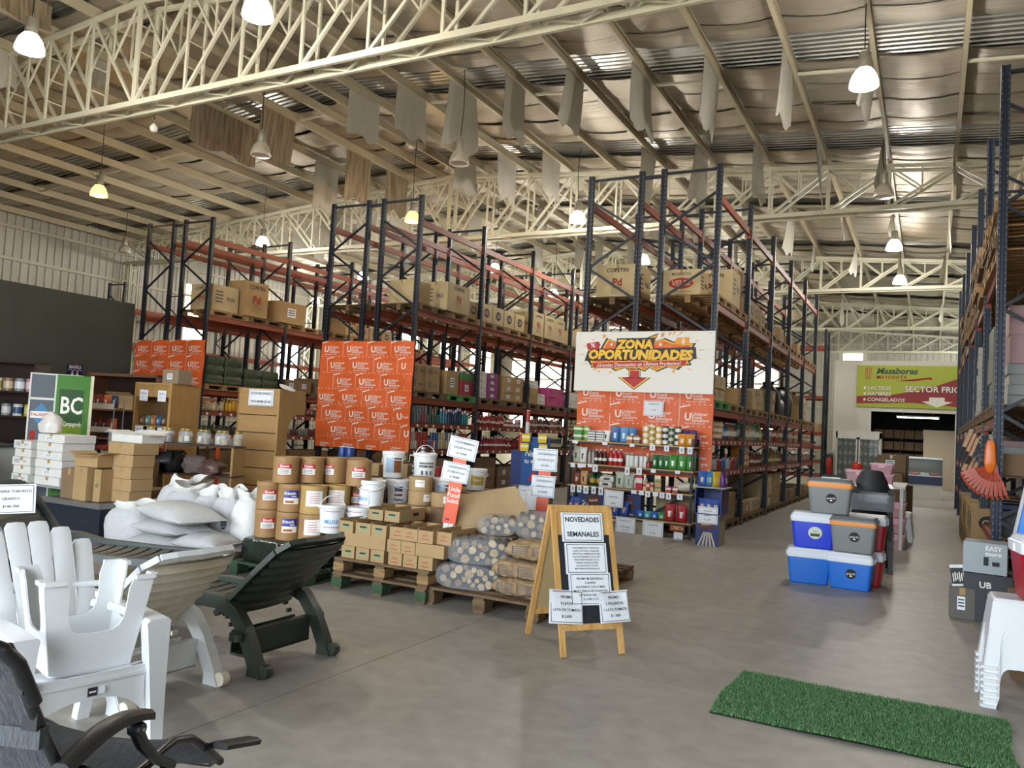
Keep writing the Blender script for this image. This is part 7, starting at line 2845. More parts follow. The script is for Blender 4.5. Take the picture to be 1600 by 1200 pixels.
sp = CH0 - dirf * .24 + Vector((.03, .05, 0))
stool('upturned white stool lying legs up on the armchair seat', (sp.x, sp.y, .385), CRZ - .12, True).scale = (1.16, 1.1, 1.0)


# sun loungers: head end at local x = 0, foot end towards -x
def lounger(name, label, loc, rz, m, m2, back_angle=36.0, wheels=True):
    t = thing(name, label, 'sun lounger', loc, rz)
    W = .62
    hx, hz = -.39, .30
    # side rails
    for a in (-1, 1):
        y = a * W / 2
        mb = MB()
        rings = []
        path = [(-1.92, .30), (-1.80, .345), (-1.3, .35), (-.75, .37), (-.50, .405), (-.36, .405), (-.24, .36), (-.15, .26), (-.08, .14), (-.03, .045)]
        for q, (x, z) in enumerate(path):
            d = Vector((path[min(q + 1, 9)][0] - path[max(q - 1, 0)][0], 0, path[min(q + 1, 9)][1] - path[max(q - 1, 0)][1])).normalized()
            nr = Vector((-d.z, 0, d.x))
            hw = .032
            th = .03 if q < 4 else .043
            rings.append([(x - nr.x * th, y - hw, z - nr.z * th), (x - nr.x * th, y + hw, z - nr.z * th), (x + nr.x * th, y + hw, z + nr.z * th), (x + nr.x * th, y - hw, z + nr.z * th)])
        mb.loft(rings)
        mb.build('side_rail', m, t, 40)
        # head foot with wheel housing
        mb = MB()
        mb.loft([[(-.075, y - .036, .10), (-.02, y - .036, .10), (-.02, y + .036, .10), (-.075, y + .036, .10)], [(-.085, y - .036, .0), (.035, y - .036, .0), (.035, y + .036, .0), (-.085, y + .036, .0)]])
        mb.build('foot', m, t)
        w = MB()
        w.T = TR((.035, y, .042)) @ Matrix.Rotation(PI / 2, 4, 'X')
        w.lathe([(.01, -.028), (.04, -.026), (.042, 0), (.04, .026), (.01, .028)], 16)
        w.build('wheel', m if m is not WPL else m2, t, 40)
        # foot-end leg
        mb = MB()
        mb.loft([[(-1.80, y - .03, .33), (-1.66, y - .03, .33), (-1.66, y + .03, .33), (-1.80, y + .03, .33)], [(-1.82, y - .025, 0), (-1.77, y - .025, 0), (-1.77, y + .025, 0), (-1.82, y + .025, 0)]])
        mb.build('leg', m, t)
        # adjustment rack with notches
        mb = MB()
        for k in range(4):
            mb.box(-.30 - .035 * k, -.285 - .035 * k, y - a * .055 - .02, y - a * .055 + .02, .20 + .045 * k, .225 + .045 * k)
        mb.build('notch_rack', m2, t)
    # cross tray between the head legs
    mb = MB()
    mb.box(-.20, -.15, -W / 2 - .07, W / 2 + .07, .215, .245)
    mb.box(-.30, -.29, -W / 2 + .03, W / 2 - .03, .09, .23)
    mb.box(-.17, -.155, -W / 2 + .03, W / 2 - .03, .09, .22)
    mb.box(-.30, -.155, -W / 2 + .03, W / 2 - .03, .08, .095)
    mb.build('cross_tray', m, t)
    for a in (-1, 1):
        MB().loft([rr_ring(.045, .035, .03, .205, 4, (-.165, a * (W / 2 + .055))), rr_ring(.045, .035, .03, .25, 4, (-.165, a * (W / 2 + .055)))]).build('bumper', m, t, 40)
    # seat slats
    for k in range(11):
        x = -1.86 + .108 * k
        mb = MB()
        mb.sheet(8, 2, lambda u, v, x=x: (x + .085 * v - .02 * math.cos((u - .5) * PI), (u - .5) * (W - .05), .362 - .018 * math.cos((u - .5) * PI)), (0, 0, -.016))
        mb.build('seat_slat', m, t)
    # backrest
    L = .73
    ca, sa = math.cos(math.radians(back_angle)), math.sin(math.radians(back_angle))

    def BP(s_, y, d=0.0):
        cv = .03 * math.cos(y / (W / 2) * PI / 2)
        return (hx + s_ * ca - (d - cv) * -sa * -1, y, hz + s_ * sa + (d - cv) * ca)
    bk = inst('backrest', None, t)
    hwid = W / 2 - .005
    loop = []
    for (s_, y) in [(0, -hwid), (L * .55, -hwid), (L * .86, -hwid * .95), (L * .97, -hwid * .78), (L, -hwid * .5), (L * 1.01, 0), (L, hwid * .5), (L * .97, hwid * .78), (L * .86, hwid * .95), (L * .55, hwid), (0, hwid)]:
        loop.append(Vector(BP(s_, y, .03)))
    for k in range(len(loop) - 1):
        MB().bar(loop[k], loop[k + 1], .045, .035, (-sa, 0, ca)).build('frame_segment', m, bk)
    ns = 8
    for k in range(ns):
        s0 = .03 + (L - .06) * k / ns
        wk = hwid * (1 if s0 < L * .7 else 1 - .3 * ((s0 - L * .7) / (L * .3)) ** 2)
        mb = MB()
        mb.sheet(12, 3, lambda u, v, s0=s0, wk=wk: BP(s0 + .083 * v + .03 * math.cos((u - .5) * PI), (u - .5) * 2 * wk, .012 * math.sin(v * PI)), (-.012 * -sa, 0, -.012 * ca))
        mb.build('back_slat', m2, bk, True)
    return t


lounger('sun_lounger', 'white sun lounger with raised back behind the white armchair', (-3.66, 3.13, 0), 0, WPL, WPLD, 44)
lounger('sun_lounger', 'dark green sun lounger with raised back next to the white one', (-3.56, 3.99, 0), 0, GPL, GPL, 44)
lg = lounger('sun_lounger', 'graphite sun lounger carrying the price notice at the left edge', (-7.12, 4.15, 0), PI + .36, GRP, GRP, 50)
paper('notice_sheet', face_M(-6.84, 4.03, .765, math.radians(60), .3, .03), .36, .25, ['REPOSERA TORONTO', 'GRAFITO', '$146.300'], None, 'white framed price notice on the graphite lounger at the left edge', 'notice', None, True, .032, INK)

# folding relaxer chair at the lower left corner
DEN = mat('denim_weave', '4a4d52', .8, var=.45, vs=70, stretch=(2, .3, .3), c2='232529', bump=.3, bs=120)
BLT = mat('black_tube', '141518', .3)
BLP = mat('black_plastic', '1b1c1e', .4)
t = thing('relaxer_chair', 'black folding relaxer chair with denim fabric in the lower left corner', 'chair', (-2.08, 1.27, 0), math.radians(19))
XA, XB = -.62, 0.0
path = [(-.03, .97), (.02, .90), (.07, .80), (.15, .66), (.25, .50), (.38, .41), (.58, .40), (.78, .43), (.92, .39), (1.05, .29), (1.14, .22)]


def pth(v):
    f_ = v * (len(path) - 1)
    i = min(int(f_), len(path) - 2)
    k = f_ - i
    return (path[i][0] * (1 - k) + path[i + 1][0] * k, path[i][1] * (1 - k) + path[i + 1][1] * k)


mb = MB()
mb.sheet(10, 40, lambda u, v: (XA + (XB - XA) * u, pth(v)[0] - .03 * math.sin(u * PI) * max(0, 1 - 3 * v), pth(v)[1] - .03 * math.sin(u * PI)), (0, -.006, -.004))
mb.build('fabric', DEN, t, True)
for x in (XA, XB):
    MB().tube([(x, *pth(k / 24)) for k in range(25)], .016, 10).build('side_tube', BLT, t, True)
MB().tube([(XB + .012, .07, .80), (XB + .012, .0, .92), (XB, -.04, .965), (XB - .05, -.06, .985), (XB - .2, -.06, .99), (XA + .2, -.06, .99), (XA + .05, -.06, .985), (XA, -.04, .965)], .02, 12).build('top_tube', BLT, t, True)
MB().tube([(XB + .01, 1.0, .33), (XB + .005, 1.1, .25), (XB - .05, 1.16, .2), (XA + .05, 1.16, .2), (XA, 1.1, .25)], .016, 8).build('foot_bar', BLT, t, True)
for v in (.14, .24):
    y, z = pth(v)
    MB().box(XB - .03, XB + .015, y - .02, y - .008, z - .025, z + .025).build('strap', BLT, t)
y, z = pth(.27)
MB().box(XA - .015, XB + .02, y - .035, y + .0, z - .035, z + .02).build('head_strap', DEN, t)
for x in (XA - .05, XB + .03):
    rings = []
    for q in range(11):
        v = q / 10
        yy = .17 + .40 * v
        zz = .585 + .05 * math.sin(v * PI * .9) - .0 * v
        w = .028 + .006 * math.sin(v * PI)
        rings.append([(x - w, yy, zz - .014), (x + w, yy, zz - .014), (x + w, yy, zz + .008), (x + w * .5, yy, zz + .018), (x - w * .5, yy, zz + .018), (x - w, yy, zz + .008)])
    MB().loft(rings).build('armrest', BLP, t, 40)
    MB().tube([(x, .50, .59), (x + .005, .54, .52), (x + .01, .62, .44), (x + .01, .72, .38)], [.024, .022, .017, .017], 8).build('arm_link', BLT, t, True)
    MB().tube([(x, .22, .575), (x, .30, .48), (x, .45, .3), (x, .8, .03)], .013, 8).build('leg_tube', BLT, t, True)
    MB().tube([(x, .7, .39), (x, .4, .2), (x, .12, .02)], .013, 8).build('leg_tube', BLT, t, True)
    for (yy, zz) in ((.50, .58), (.24, .55), (.30, .47)):
        w = MB()
        w.T = TR((x + .02, yy, zz)) @ Matrix.Rotation(PI / 2, 4, 'Y')
        w.lathe([(.022, -.03), (.024, .0), (.02, .012), (.008, .013)], 12)
        w.build('pivot_knob', BLP, t, 40)
        w = MB()
        w.T = TR((x + .033, yy, zz)) @ Matrix.Rotation(PI / 2, 4, 'Y')
        w.lathe([(.006, 0), (.006, .003)], 8)
        w.build('rivet', ALU, t)
for yy in (.12, .8):
    MB().tube([(XA, yy, .025), (XB, yy, .025)], .013, 8).build('ground_bar', BLT, t)
rings = []
for q in range(7):
    v = q / 6
    yy, zz, x = 1.02 + .18 * v, .33 - .04 * v, XB + .05 + .05 * v
    rings.append([(x - .035, yy, zz - .012), (x + .035, yy, zz - .012), (x + .04, yy, zz + .006), (x + .02, yy, zz + .016), (x - .02, yy, zz + .016), (x - .04, yy, zz + .006)])
MB().loft(rings).build('leg_rest_cap', BLP, t, 40)

# ------------------------------------------------------------------ artificial turf mat
t = thing('turf_mat', 'green artificial turf mat on the floor at lower right', 'mat', (0, 0, 0), 0)
MX0, MX1, MY0, MY1 = -1.115, .44, 4.76, 5.72
GB = mat('turf_backing', '2c4a2c', .9)


def edge(x, y):
    return (.012 * math.sin(7 * y), .010 * math.sin(6 * x + 1))


mb = MB()


def TM(u, v):
    x, y = MX0 + (MX1 - MX0) * u, MY0 + (MY1 - MY0) * v
    dx, dy = edge(x, y)
    lift = .012 * max(0, math.sin((x + .75) * 4.2)) * max(0, 1 - v * 12)
    return (x + dx, y + dy, .008 + lift)


mb.grid(40, 24, TM)
mb.grid(40, 24, lambda u, v: (TM(1 - u, v)[0], TM(1 - u, v)[1], TM(1 - u, v)[2] - .007))
mb.build('backing', GB, t)
r2 = random.Random(5)
vs, fs, mis = [], [], []
NB = 42000
for k in range(NB):
    u, v = r2.random(), r2.random()
    x, y, z = TM(u, v)
    a = r2.uniform(0, 2 * PI)
    w = .0022
    h = r2.uniform(.010, .021)
    lx, ly = r2.uniform(-.010, .010), r2.uniform(-.010, .010)
    i = len(vs)
    vs += [(x - w * math.cos(a), y - w * math.sin(a), z), (x + w * math.cos(a), y + w * math.sin(a), z), (x + lx, y + ly, z + h)]
    fs.append((i, i + 1, i + 2))
    mis.append(0 if r2.random() < .7 else (1 if r2.random() < .7 else 2))
mb = MB()
mb.v, mb.f, mb.mi = vs, fs, mis
tag(mb.build('turf_pile', [mat('turf_green', '527d49', .7), mat('turf_light', '85a876', .7), mat('turf_dark', '375c38', .8)], t), None, kind='stuff')


# ------------------------------------------------------------------ picnic coolers
def cool_box(label, loc, rz, body, band, lid, w=.235, d=.15, h=.40, badge='black', handle=False, bf=.09):
    t = thing('picnic_cooler', label, 'cooler', loc, rz, 'picnic coolers')
    bh = h * .74
    wb, db = w * .88, d * .86
    MB().loft([rr_ring(wb - .01, db - .01, .03, 0), rr_ring(wb, db, .035, .012), rr_ring(w, d, .035, bh - .01), rr_ring(w, d, .035, bh)]).build('tub', body, t, 35)
    MB().loft([rr_ring(w + .008, d + .008, .035, bh), rr_ring(w + .010, d + .010, .035, bh + .01), rr_ring(w + .010, d + .010, .035, bh + h * bf)]).build('rim_band', band, t, 35)
    MB().loft([rr_ring(w + .012, d + .012, .035, bh + h * bf), rr_ring(w + .012, d + .012, .035, bh + h * max(.17, bf + .03)), rr_ring(w + .002, d + .002, .035, bh + h * max(.18, bf + .04)), rr_ring(w - .006, d - .006, .035, h - .012), rr_ring(w - .02, d - .02, .03, h)]).build('lid', lid, t, 35)
    if handle:
        mb = MB()
        mb.box(-.10, .10, -.03, .03, h, h + .012)
        mb.build('grip_plate', WPL, t)
        MB().tube([(-.09, 0, h + .008), (-.08, 0, h + .03), (.08, 0, h + .03), (.09, 0, h + .008)], .01, 8).build('grip', BLP, t, True)
    for a in (-1, 1):
        MB().box(a * (w + .014) - .006, a * (w + .014) + .006, -.02, .02, bh + .005, bh + h * .14).build('latch', lid, t)
    if badge:
        ti = math.atan2(w - wb, bh) * .6
        yy = -(db + (d - db) * .58) - .005
        s = MB()
        s.T = face_M(.02, yy, bh * .6, 0, -math.atan2(d - db, bh))
        ell(s, 0, 0, .055 if badge == 'black' else .075, .055 if badge == 'black' else .07, 24)
        s.m = 1
        if badge == 'black':
            s.text('garden life', TR((0, .002, .001)), .03, .012, fit=.09)
            quad(s, -.012, .012, -.03, -.016, .001)
            s.build('badge', [INK, WHITEINK], t)
        else:
            for q in range(20):
                pass
            ell2 = MB()
            quad(s, -.05, .05, -.04, -.008, .001)
            s.m = 2
            s.text('ECO', TR((0, .016, .001)), .022, .01, fit=.05)
            s.build('badge', [mat('badge_pale', 'd4dccb', .5), mat('badge_picture', '3a4a2c', .5, var=.5, vs=60), INKG], t)
    return t


CB1, CB2 = mat('cooler_sky_blue', '1f6fd0', .35), mat('cooler_royal_blue', '2440d2', .35)
CGR, COR, CWH, CRD = mat('cooler_grey', '7d807f', .4), mat('cooler_orange', 'f09a4a', .4), mat('cooler_white_lid', 'e6ebf2', .35), mat('cooler_red', 'a81424', .35)
CGD = mat('cooler_grey_lid', '6a6d6d', .4)
cool_box('plain sky blue cooler at the lower left of the pyramid', (-1.205, 9.86, 0), .12, CB1, CWH, CWH, badge=None)
cool_box('sky blue cooler with a black badge at the lower right of the pyramid', (-.755, 9.82, 0), -.06, CB1, CWH, CWH)
cool_box('royal blue cooler with a round green badge in the second tier', (-1.17, 9.87, .405), .10, CB2, CWH, CWH, badge='green')
cool_box('grey cooler with orange band and tape at the right of the second tier', (-.735, 9.84, .405), -.05, CGR, COR, CGD, bf=.12)
cool_box('grey cooler with orange band and handle on top of the pyramid', (-1.0, 9.86, .81), .02, CGR, COR, CGD, handle=True, w=.23, bf=.15)
cool_box('red cooler behind the sky blue one at the bottom right', (-.66, 10.22, 0), -.06, CRD, CWH, CWH, badge=None, w=.22)
cool_box('red cooler behind the grey one in the second tier', (-.64, 10.22, .405), -.05, CRD, CWH, CWH, badge=None, w=.22)
cool_box('red cooler with white lid on the white stool stack', (.74, 6.13, .682), .15, CRD, CWH, CWH, badge=None, w=.24, d=.17, h=.40)
t = thing('open_cooler', 'blue cooler with its lid standing open behind the red cooler', 'cooler', (.80, 7.0, .0), .0)
MB().box(-.25, .35, -.2, .25, 0, .58).build('base_carton', KRAFTD, t)
MB().loft([rr_ring(.2, .14, .03, .58), rr_ring(.24, .18, .03, .9)]).build('tub', CB1, t, 35)
ld = MB()
ld.T = TR((-.24, -.05, .9)) @ Matrix.Rotation(.18, 4, 'Y')
ld.box(-.02, .38, -.025, .0, 0, .5)
ld.build('lid', CB1, t)
ld = MB()
ld.T = TR((-.24, -.05, .9)) @ Matrix.Rotation(.18, 4, 'Y')
ld.box(-.03, -.01, -.035, .005, 0, .51).box(-.03, .4, -.035, .005, .49, .52)
ld.build('lid_rim', mat('rim_grey', 'b0b4b8', .4), t)
ld = MB()
ld.T = TR((-.24, -.05, .9)) @ Matrix.Rotation(.18, 4, 'Y')
ld.box(.0, .36, -.03, -.026, .02, .47)
ld.build('lid_panel', mat('cooler_panel_blue', '3a8ae0', .35), t)
# ------------------------------------------------------------------ wide aisle: black chairs, table, tubs, cartons
def mono_chair(label, loc, rz, m, group=None):
    t = thing('plastic_chair', label, 'chair', loc, rz, group)
    MB().sheet(6, 6, lambda u, v: ((u - .5) * .42, -.2 + .42 * v, .42 - .03 * v), (0, 0, -.015)).build('seat', m, t)

    def back(u, v):
        w = .21 * (1 - .25 * max(0, v - .7) * 3.3 * abs(2 * u - 1) ** 2)
        return ((2 * u - 1) * w, .2 + .1 * v - .04 * math.cos((u - .5) * PI), .40 + (.43 - .07 * (2 * u - 1) ** 4) * v)
    MB().sheet(10, 8, back, (0, .014, 0)).build('backrest', m, t, True)
    for a in (-1, 1):
        MB().bar((a * .2, -.17, .41), (a * .235, -.22, 0), .05, .04).build('leg', m, t)
        MB().bar((a * .19, .2, .40), (a * .22, .26, 0), .05, .04).build('leg', m, t)
        MB().bar((a * .22, -.18, .60), (a * .22, .24, .64), .05, .03).build('armrest', m, t)
        MB().bar((a * .205, -.17, .40), (a * .22, -.18, .60), .05, .04).build('arm_post', m, t)
    return t


for k in range(6):
    mono_chair(['lowest', 'second', 'third', 'fourth', 'fifth', 'topmost'][k] + ' black plastic chair of the stack behind the coolers', (-.66, 11.5 + .02 * k, .09 * k), .1, BLP, 'stacked black chairs')
mb = MB().loft([[(p[0] - .66, p[1] + 11.48, z) for p in rr_ring(.27, .27, .08, 0)] for z in (.78, .86, .93, .99)], cap=False)
tag(mb.build('stretch_film', clearfilm('film_shiny', 'c8d0d8', .35, .08)), 'clear stretch film wound around the black chairs', 'film')
t = thing('folding_table', 'white table behind the black chairs', 'table', (-.78, 14.6, 0), 0)
MB().box(-.5, .45, -.6, 1.2, .95, .99).build('table_top', mat('table_white', 'c9c7c2', .5), t)
for a in (-.45, .4):
    for b in (-.55, 1.1):
        MB().box(a - .025, a + .025, b - .025, b + .025, 0, .95).build('leg', mat('table_white'), t)
PKT = mat('pink_tub_plastic', 'c79aa4', .35)


def tub(label, loc, w, d, h):
    t = thing('storage_tub', label, 'tub', loc, 0)
    MB().loft([rr_ring(w * .42, d * .42, .03, 0), rr_ring(w * .5, d * .5, .03, h * .85)]).build('tub_body', PKT, t, 35)
    MB().loft([rr_ring(w * .52, d * .52, .03, h * .85), rr_ring(w * .52, d * .52, .03, h)]).build('lid', PKT, t, 35)
    MB().box(-.05, .05, -d * .53 - .01, -d * .52, h * .6, h).build('clip', mat('pink_clip', 'd8a0b0', .4), t)


tub('long pink storage tub on the white table', (-1.0, 14.2, .991), .42, .34, .22)
tub('pink storage tub with a light clip, lower one', (-.66, 14.3, .991), .32, .3, .17)
tub('pink storage tub with a light clip, upper one', (-.68, 14.32, 1.162), .34, .3, .17)
for k in range(3):
    tub('%s pink tub under the white table' % ['lowest', 'middle', 'upper'][k], (-.46, 14.2, .25 * k), .3, .32, .24)
t = thing('kettle', 'red enamel pot on the pink tub', 'pot', (-1.05, 14.2, 1.212), 0)
MB().lathe([(.07, 0), (.085, .02), (.085, .08), (.06, .1), (.02, .115)], 16).build('pot_body', mat('red_pot', 'b83020', .35), t, True)
MB().lathe([(.012, .11), (.016, .125), (.006, .135)], 8).build('knob', mat('red_pot'), t)
for k in range(3):
    stool(['white stool at the front under the white table', 'white stool behind the front one by the table', 'last white stool beside the white table'][k], (-.42, 15.5 + .45 * k, 0), 0, False, 'stools by the white table')
for i, (x, y, nz) in enumerate(((-.75, 18.0, 3), (-.72, 19.0, 4), (-.7, 20.2, 4), (-.62, 21.6, 2))):
    for k in range(nz):
        carton((x, y, .36 * k), (.55, .6, .355), 0, '%s carton of the %s pile along the wide aisle' % (['lowest', 'second', 'third', 'top'][k], ['first', 'second', 'third', 'last'][i]), None, KRAFTD, prints=[('f', pr_label)] if k % 2 else [('f', pr_lines)])
# fire extinguisher
t = thing('fire_extinguisher', 'red fire extinguisher against the cross rack', 'extinguisher', (-3.15, 30.3, .55), 0)
MB().lathe([(.08, 0), (.095, .02), (.095, .5), (.06, .58), (.03, .6)], 14).build('cylinder', mat('extinguisher_red', 'a01818', .35), t, True)
MB().tube([(0, 0, .6), (.05, -.05, .68), (.12, -.06, .55), (.12, -.05, .25)], .015, 8).build('hose', BLP, t, True)
MB().box(-.12, .12, .1, .12, -.55, .7).build('mount_post', BLP, t)
for z in (.5, 1.0, 1.5):
    for k in range(5):
        put('jug', 'c4c0b4', '3a3a3a', (-3.75 - .22 * k, 30.62, z + .016), 0, 'white can on the cross rack shelf', 'can', 'white cans on the cross rack', (1.6, 1.6, 1.1))
carton((-3.75, 30.95, 2.016), (.5, .5, .3), 0, 'carton on the middle shelf of the cross rack', None, KRAFT)
tag(inst('pallet', PAL_ME[1], None, (-4.6, 31.05, 3.316), 0, (1.6, .7, 1)), 'dark pallet on the upper shelf of the cross rack', 'pallet')
# ------------------------------------------------------------------ cold room front: fridge, glass counter, banner
GLS = clearfilm('fridge_glass', 'cfdcd4', .10, .03)
t = thing('double_fridge', 'white double door display fridge by the cold room wall', 'fridge', (-2.32, 31.9, 0), 0)
FRW = mat('fridge_white', 'cfcdc4', .4)
mb = MB()
mb.box(-.76, .76, .3, .36, .1, 2.1).box(-.76, -.7, -.34, .3, .1, 2.1).box(.7, .76, -.34, .3, .1, 2.1).box(-.76, .76, -.34, .36, 1.9, 2.14).box(-.76, .76, -.34, .36, 0, .16)
mb.build('cabinet', FRW, t)
for a in (-1, 1):
    d = inst('door', None, t)
    mb = MB()
    x0, x1 = (a * .38 - .36, a * .38 + .36)
    mb.box(x0, x0 + .05, -.38, -.34, .18, 1.9).box(x1 - .05, x1, -.38, -.34, .18, 1.9).box(x0, x1, -.38, -.34, 1.84, 1.9).box(x0, x1, -.38, -.34, .18, .25)
    mb.build('door_frame', FRW, d)
    MB().box(x0 + .05, x1 - .05, -.365, -.358, .25, 1.84).build('glass_pane', GLS, d)
    MB().box(-a * .0 + a * .06 - .012, a * .06 + .012, -.41, -.38, .8, 1.2).build('handle', ALU, d)
for z in (.5, .85, 1.2, 1.55):
    MB().box(-.7, .7, -.3, .3, z, z + .02).build('wire_shelf', mat('fridge_dark', '2a2f2c', .5), t)
MB().box(-.7, .7, .27, .3, .16, 1.9).build('liner', mat('fridge_dark'), t)
for z in (.52, .87, 1.22, 1.57):
    for k in range(8):
        put('jug', ['4a5248', '6a6a60', '3a463c'][k % 3], '8a8a80', (-2.92 + .17 * k, 31.68, z), 0, 'pale product bottle inside the display fridge', 'bottle', 'bottles in the display fridge', (1, 1, .9))
t = thing('glass_counter', 'refrigerated glass counter with a blue band in front of the cold room', 'counter', (-.28, 29.7, 0), 0)
MB().box(-.62, .66, -.36, .4, .0, .45).build('lower_panel', FRW, t)
MB().box(-.62, .66, -.38, .4, .45, .72).build('blue_band', mat('counter_blue', '1c2a55', .4), t)
MB().box(-.58, .62, -.3, .36, .72, .75).build('display_deck', mat('steel_deck', 'b0b0ac', .3, metal=.6), t)
MB().box(-.62, .66, -.2, .42, 1.28, 1.34).build('top_shelf', mat('steel_deck'), t)
for a in (-.62, .64):
    MB().box(a, a + .02, -.36, .4, .72, 1.3).build('end_glass', GLS, t)
MB().add([(-.6, -.37, .74), (.64, -.37, .74), (.64, -.2, 1.28), (-.6, -.2, 1.28)], [(0, 1, 2, 3)]).build('front_glass', GLS, t)
MB().box(-.62, .66, .36, .4, .72, 1.3).build('rear_panel', mat('fridge_dark'), t)
for i in range(4):
    tag(MB().loft([rr_ring(.12, .16, .03, 0), rr_ring(.13, .17, .03, .07)]).build('food_tray', imat(['d8cfc0', 'b8685a', 'e0dcd0', 'a8584a'][i], .5), None, 30, (-.73 + .3 * i, 29.66, .752)), '%s tray of cold cuts in the glass counter' % ['first', 'second', 'third', 'fourth'][i], 'tray')
L = bpy.data.lights.new('counter_light', 'AREA')
L.shape, L.size, L.size_y, L.energy = 'RECTANGLE', 1.1, .06, 6
lo = bpy.data.objects.new('counter_light', L)
lo.location = (0, 0.05, 1.27)
col.objects.link(lo)
lo.parent = t
t = thing('tube_lamp', 'lit fluorescent tube under the cold room ceiling', 'lamp', (-.45, 34.6, 2.80), 0)
MB().box(-.75, .75, -.05, .05, .03, .08).build('fixture_body', FRW, t)
m_ = MB()
m_.T = Matrix.Rotation(PI / 2, 4, 'Y')
m_.lathe([(.02, -.72), (.02, .72)], 10)
m_.build('tube', mat('tube_glow', 'f2fff4', .3, emit=9.0), t)
MB().tube([(-.5, 0, .08), (-.5, 0, .5)], .01, 6).build('hanger', ALU, t)
MB().tube([(.5, 0, .08), (.5, 0, .5)], .01, 6).build('hanger', ALU, t)
L = bpy.data.lights.new('tube_light', 'AREA')
L.shape, L.size, L.size_y, L.energy = 'RECTANGLE', 1.4, .05, 45
lo = bpy.data.objects.new('tube_light', L)
lo.location = (0, 0, -.04)
col.objects.link(lo)
lo.parent = t
t = thing('stock_shelf', 'dark shelf of cartons inside the cold room', 'shelf', (-1.0, 38.5, 0), 0)
for z in (.5, 1.0, 1.5, 2.0):
    MB().box(-1.2, .9, -.2, .2, z, z + .03).build('shelf_board', DKW, t)
for x in (-1.2, -.15, .88):
    MB().box(x, x + .03, -.2, .2, 0, 2.4).build('post', DKW, t)
for i in range(5):
    for z in (.53, 1.03, 1.53, 2.03):
        carton((-2.0 + .4 * i, 38.45, z), (.36, .3, .34), 0, 'brown carton on the cold room shelf', 'cartons inside the cold room', KRAFTD, tape=False)
t = thing('cold_room_panel', 'pale panel door standing inside the cold room', 'panel', (.35, 37.0, 0), 0)
MB().box(-.6, .7, 0, .08, 0, 2.15).build('panel_leaf', mat('pale_panel', 'b8a88c', .6), t)
MB().box(-.62, .72, -.02, .1, 2.15, 2.4).build('panel_header', mat('pale_panel'), t)
MB().box(.3, .34, -.04, .0, .9, 1.2).build('handle', ALU, t)

t = thing('wall_banner', 'lime and red banner reading SECTOR FRIO on the white wall', 'sign', (-2.52, 32.95, 3.09), 0)
BW, BH = 4.4, 1.58
MB().box(0, BW, -.02, .02, 0, BH).build('banner_panel', mat('lime_print_panel', 'a9b534', .5), t)
f2 = lambda x, z, d=0.0: (x, -.023 - d, z)


def bpoly(pts, d, m, nm):
    mb = MB()
    mb.add([f2(x, z, d) for x, z in pts], [tuple(range(len(pts)))])
    mb.build(nm, m, t)


bpoly([(0, .12), (1.9, .2), (3.0, .12), (BW, .02), (BW, 1.5), (3.6, 1.22), (2.7, .85), (1.9, .62), (1.2, .48), (0, .40)], .002, mat('banner_red', '8e2226', .5), 'red_wave')
for k in range(4):
    bpoly([(.28 + .055 * k, 1.12), (.31 + .055 * k, 1.12), (.31 + .065 * k, 1.5), (.275 + .065 * k, 1.5)], .004, mat('logo_orange', 'b06a2a', .5), 'logo_stripe')
bpoly([(.28, 1.06), (.5, 1.06), (.46, 1.1), (.3, 1.1)], .004, mat('logo_orange'), 'logo_base')


def btext(s_, x, z, size, m, bold=.01, shear=0, fit=None, al='LEFT', d=.005):
    mb = MB()
    mb.text(s_, face_M(x, -.023 - d, z), size, bold, al, shear, fit)
    mb.build('lettering', m, t)


btext('Masabores', .66, 1.36, .32, mat('forest_print', '1d4a24', .5), .035, .2, 1.75)
btext('MAYORISTA', .66, 1.13, .19, REDINK, .015, .1, 1.05)
bpoly([(1.3, 1.0), (2.5, 1.16), (2.55, 1.06), (2.4, 1.08), (1.9, 1.0)], .004, REDINK, 'swoosh')
for k, s_ in enumerate(('LACTEOS', 'FIAMBRES', 'CONGELADOS')):
    btext(s_, .36, .72 - .22 * k, .19, INK, .03, .15, 1.35, d=.004)
    btext(s_, .36, .72 - .22 * k, .19, WHITEINK, .016, .15, 1.35, d=.006)
    bpoly([(.24, .67 - .22 * k), (.31, .67 - .22 * k), (.31, .77 - .22 * k), (.24, .77 - .22 * k)], .004, WHITEINK, 'bullet')
btext('SECTOR FRIO', 1.64, .70, .30, INK, .05, 0, None, d=.004)
btext('SECTOR FRIO', 1.64, .70, .30, WHITEINK, .02, 0, None, d=.007)
bpoly([(2.45, .42), (2.95, .42), (2.95, .28), (3.2, .26), (2.7, .05), (2.2, .26), (2.45, .28)], .006, WHITEINK, 'arrow_print')

# ------------------------------------------------------------------ goods on the right hand rack
DX = 1.12
for b in range(5):
    for s_ in (0, 1):
        y = 10.57 + b * 2.49 + (.64 if s_ == 0 else 1.85)
        for k in range(5 + (b + s_) % 3):
            tag(inst('pallet', PAL_ME[k % 2], None, (DX + rnd.uniform(-.04, .04), y + rnd.uniform(-.03, .03), MIDZ + .142 * k), rnd.uniform(-.02, .02)), 'empty pallet piled on the right wall rack', 'pallet', 'empty pallets on the right rack')
PKB = mat('dusty_pink_box', 'a5868a', .6, var=.15)
GRW = mat('grey_wrapped', '7e827f', .4, var=.2)
for b in range(5):
    for s_ in (0, 1):
        tag(inst('pallet', PAL_ME[1], None, (DX, 10.57 + b * 2.49 + (.64 if s_ == 0 else 1.85), 2.02), 0), 'pallet on the middle beams of the right wall rack', 'pallet', 'middle pallets of the right rack')
stack(DX + .06, 11.25, 2.162, 1, 1, 4, (.8, .9, .12), GRW, 'grey wrapped flat pack on the right wall rack', 'grey flat packs', name='flat_pack')
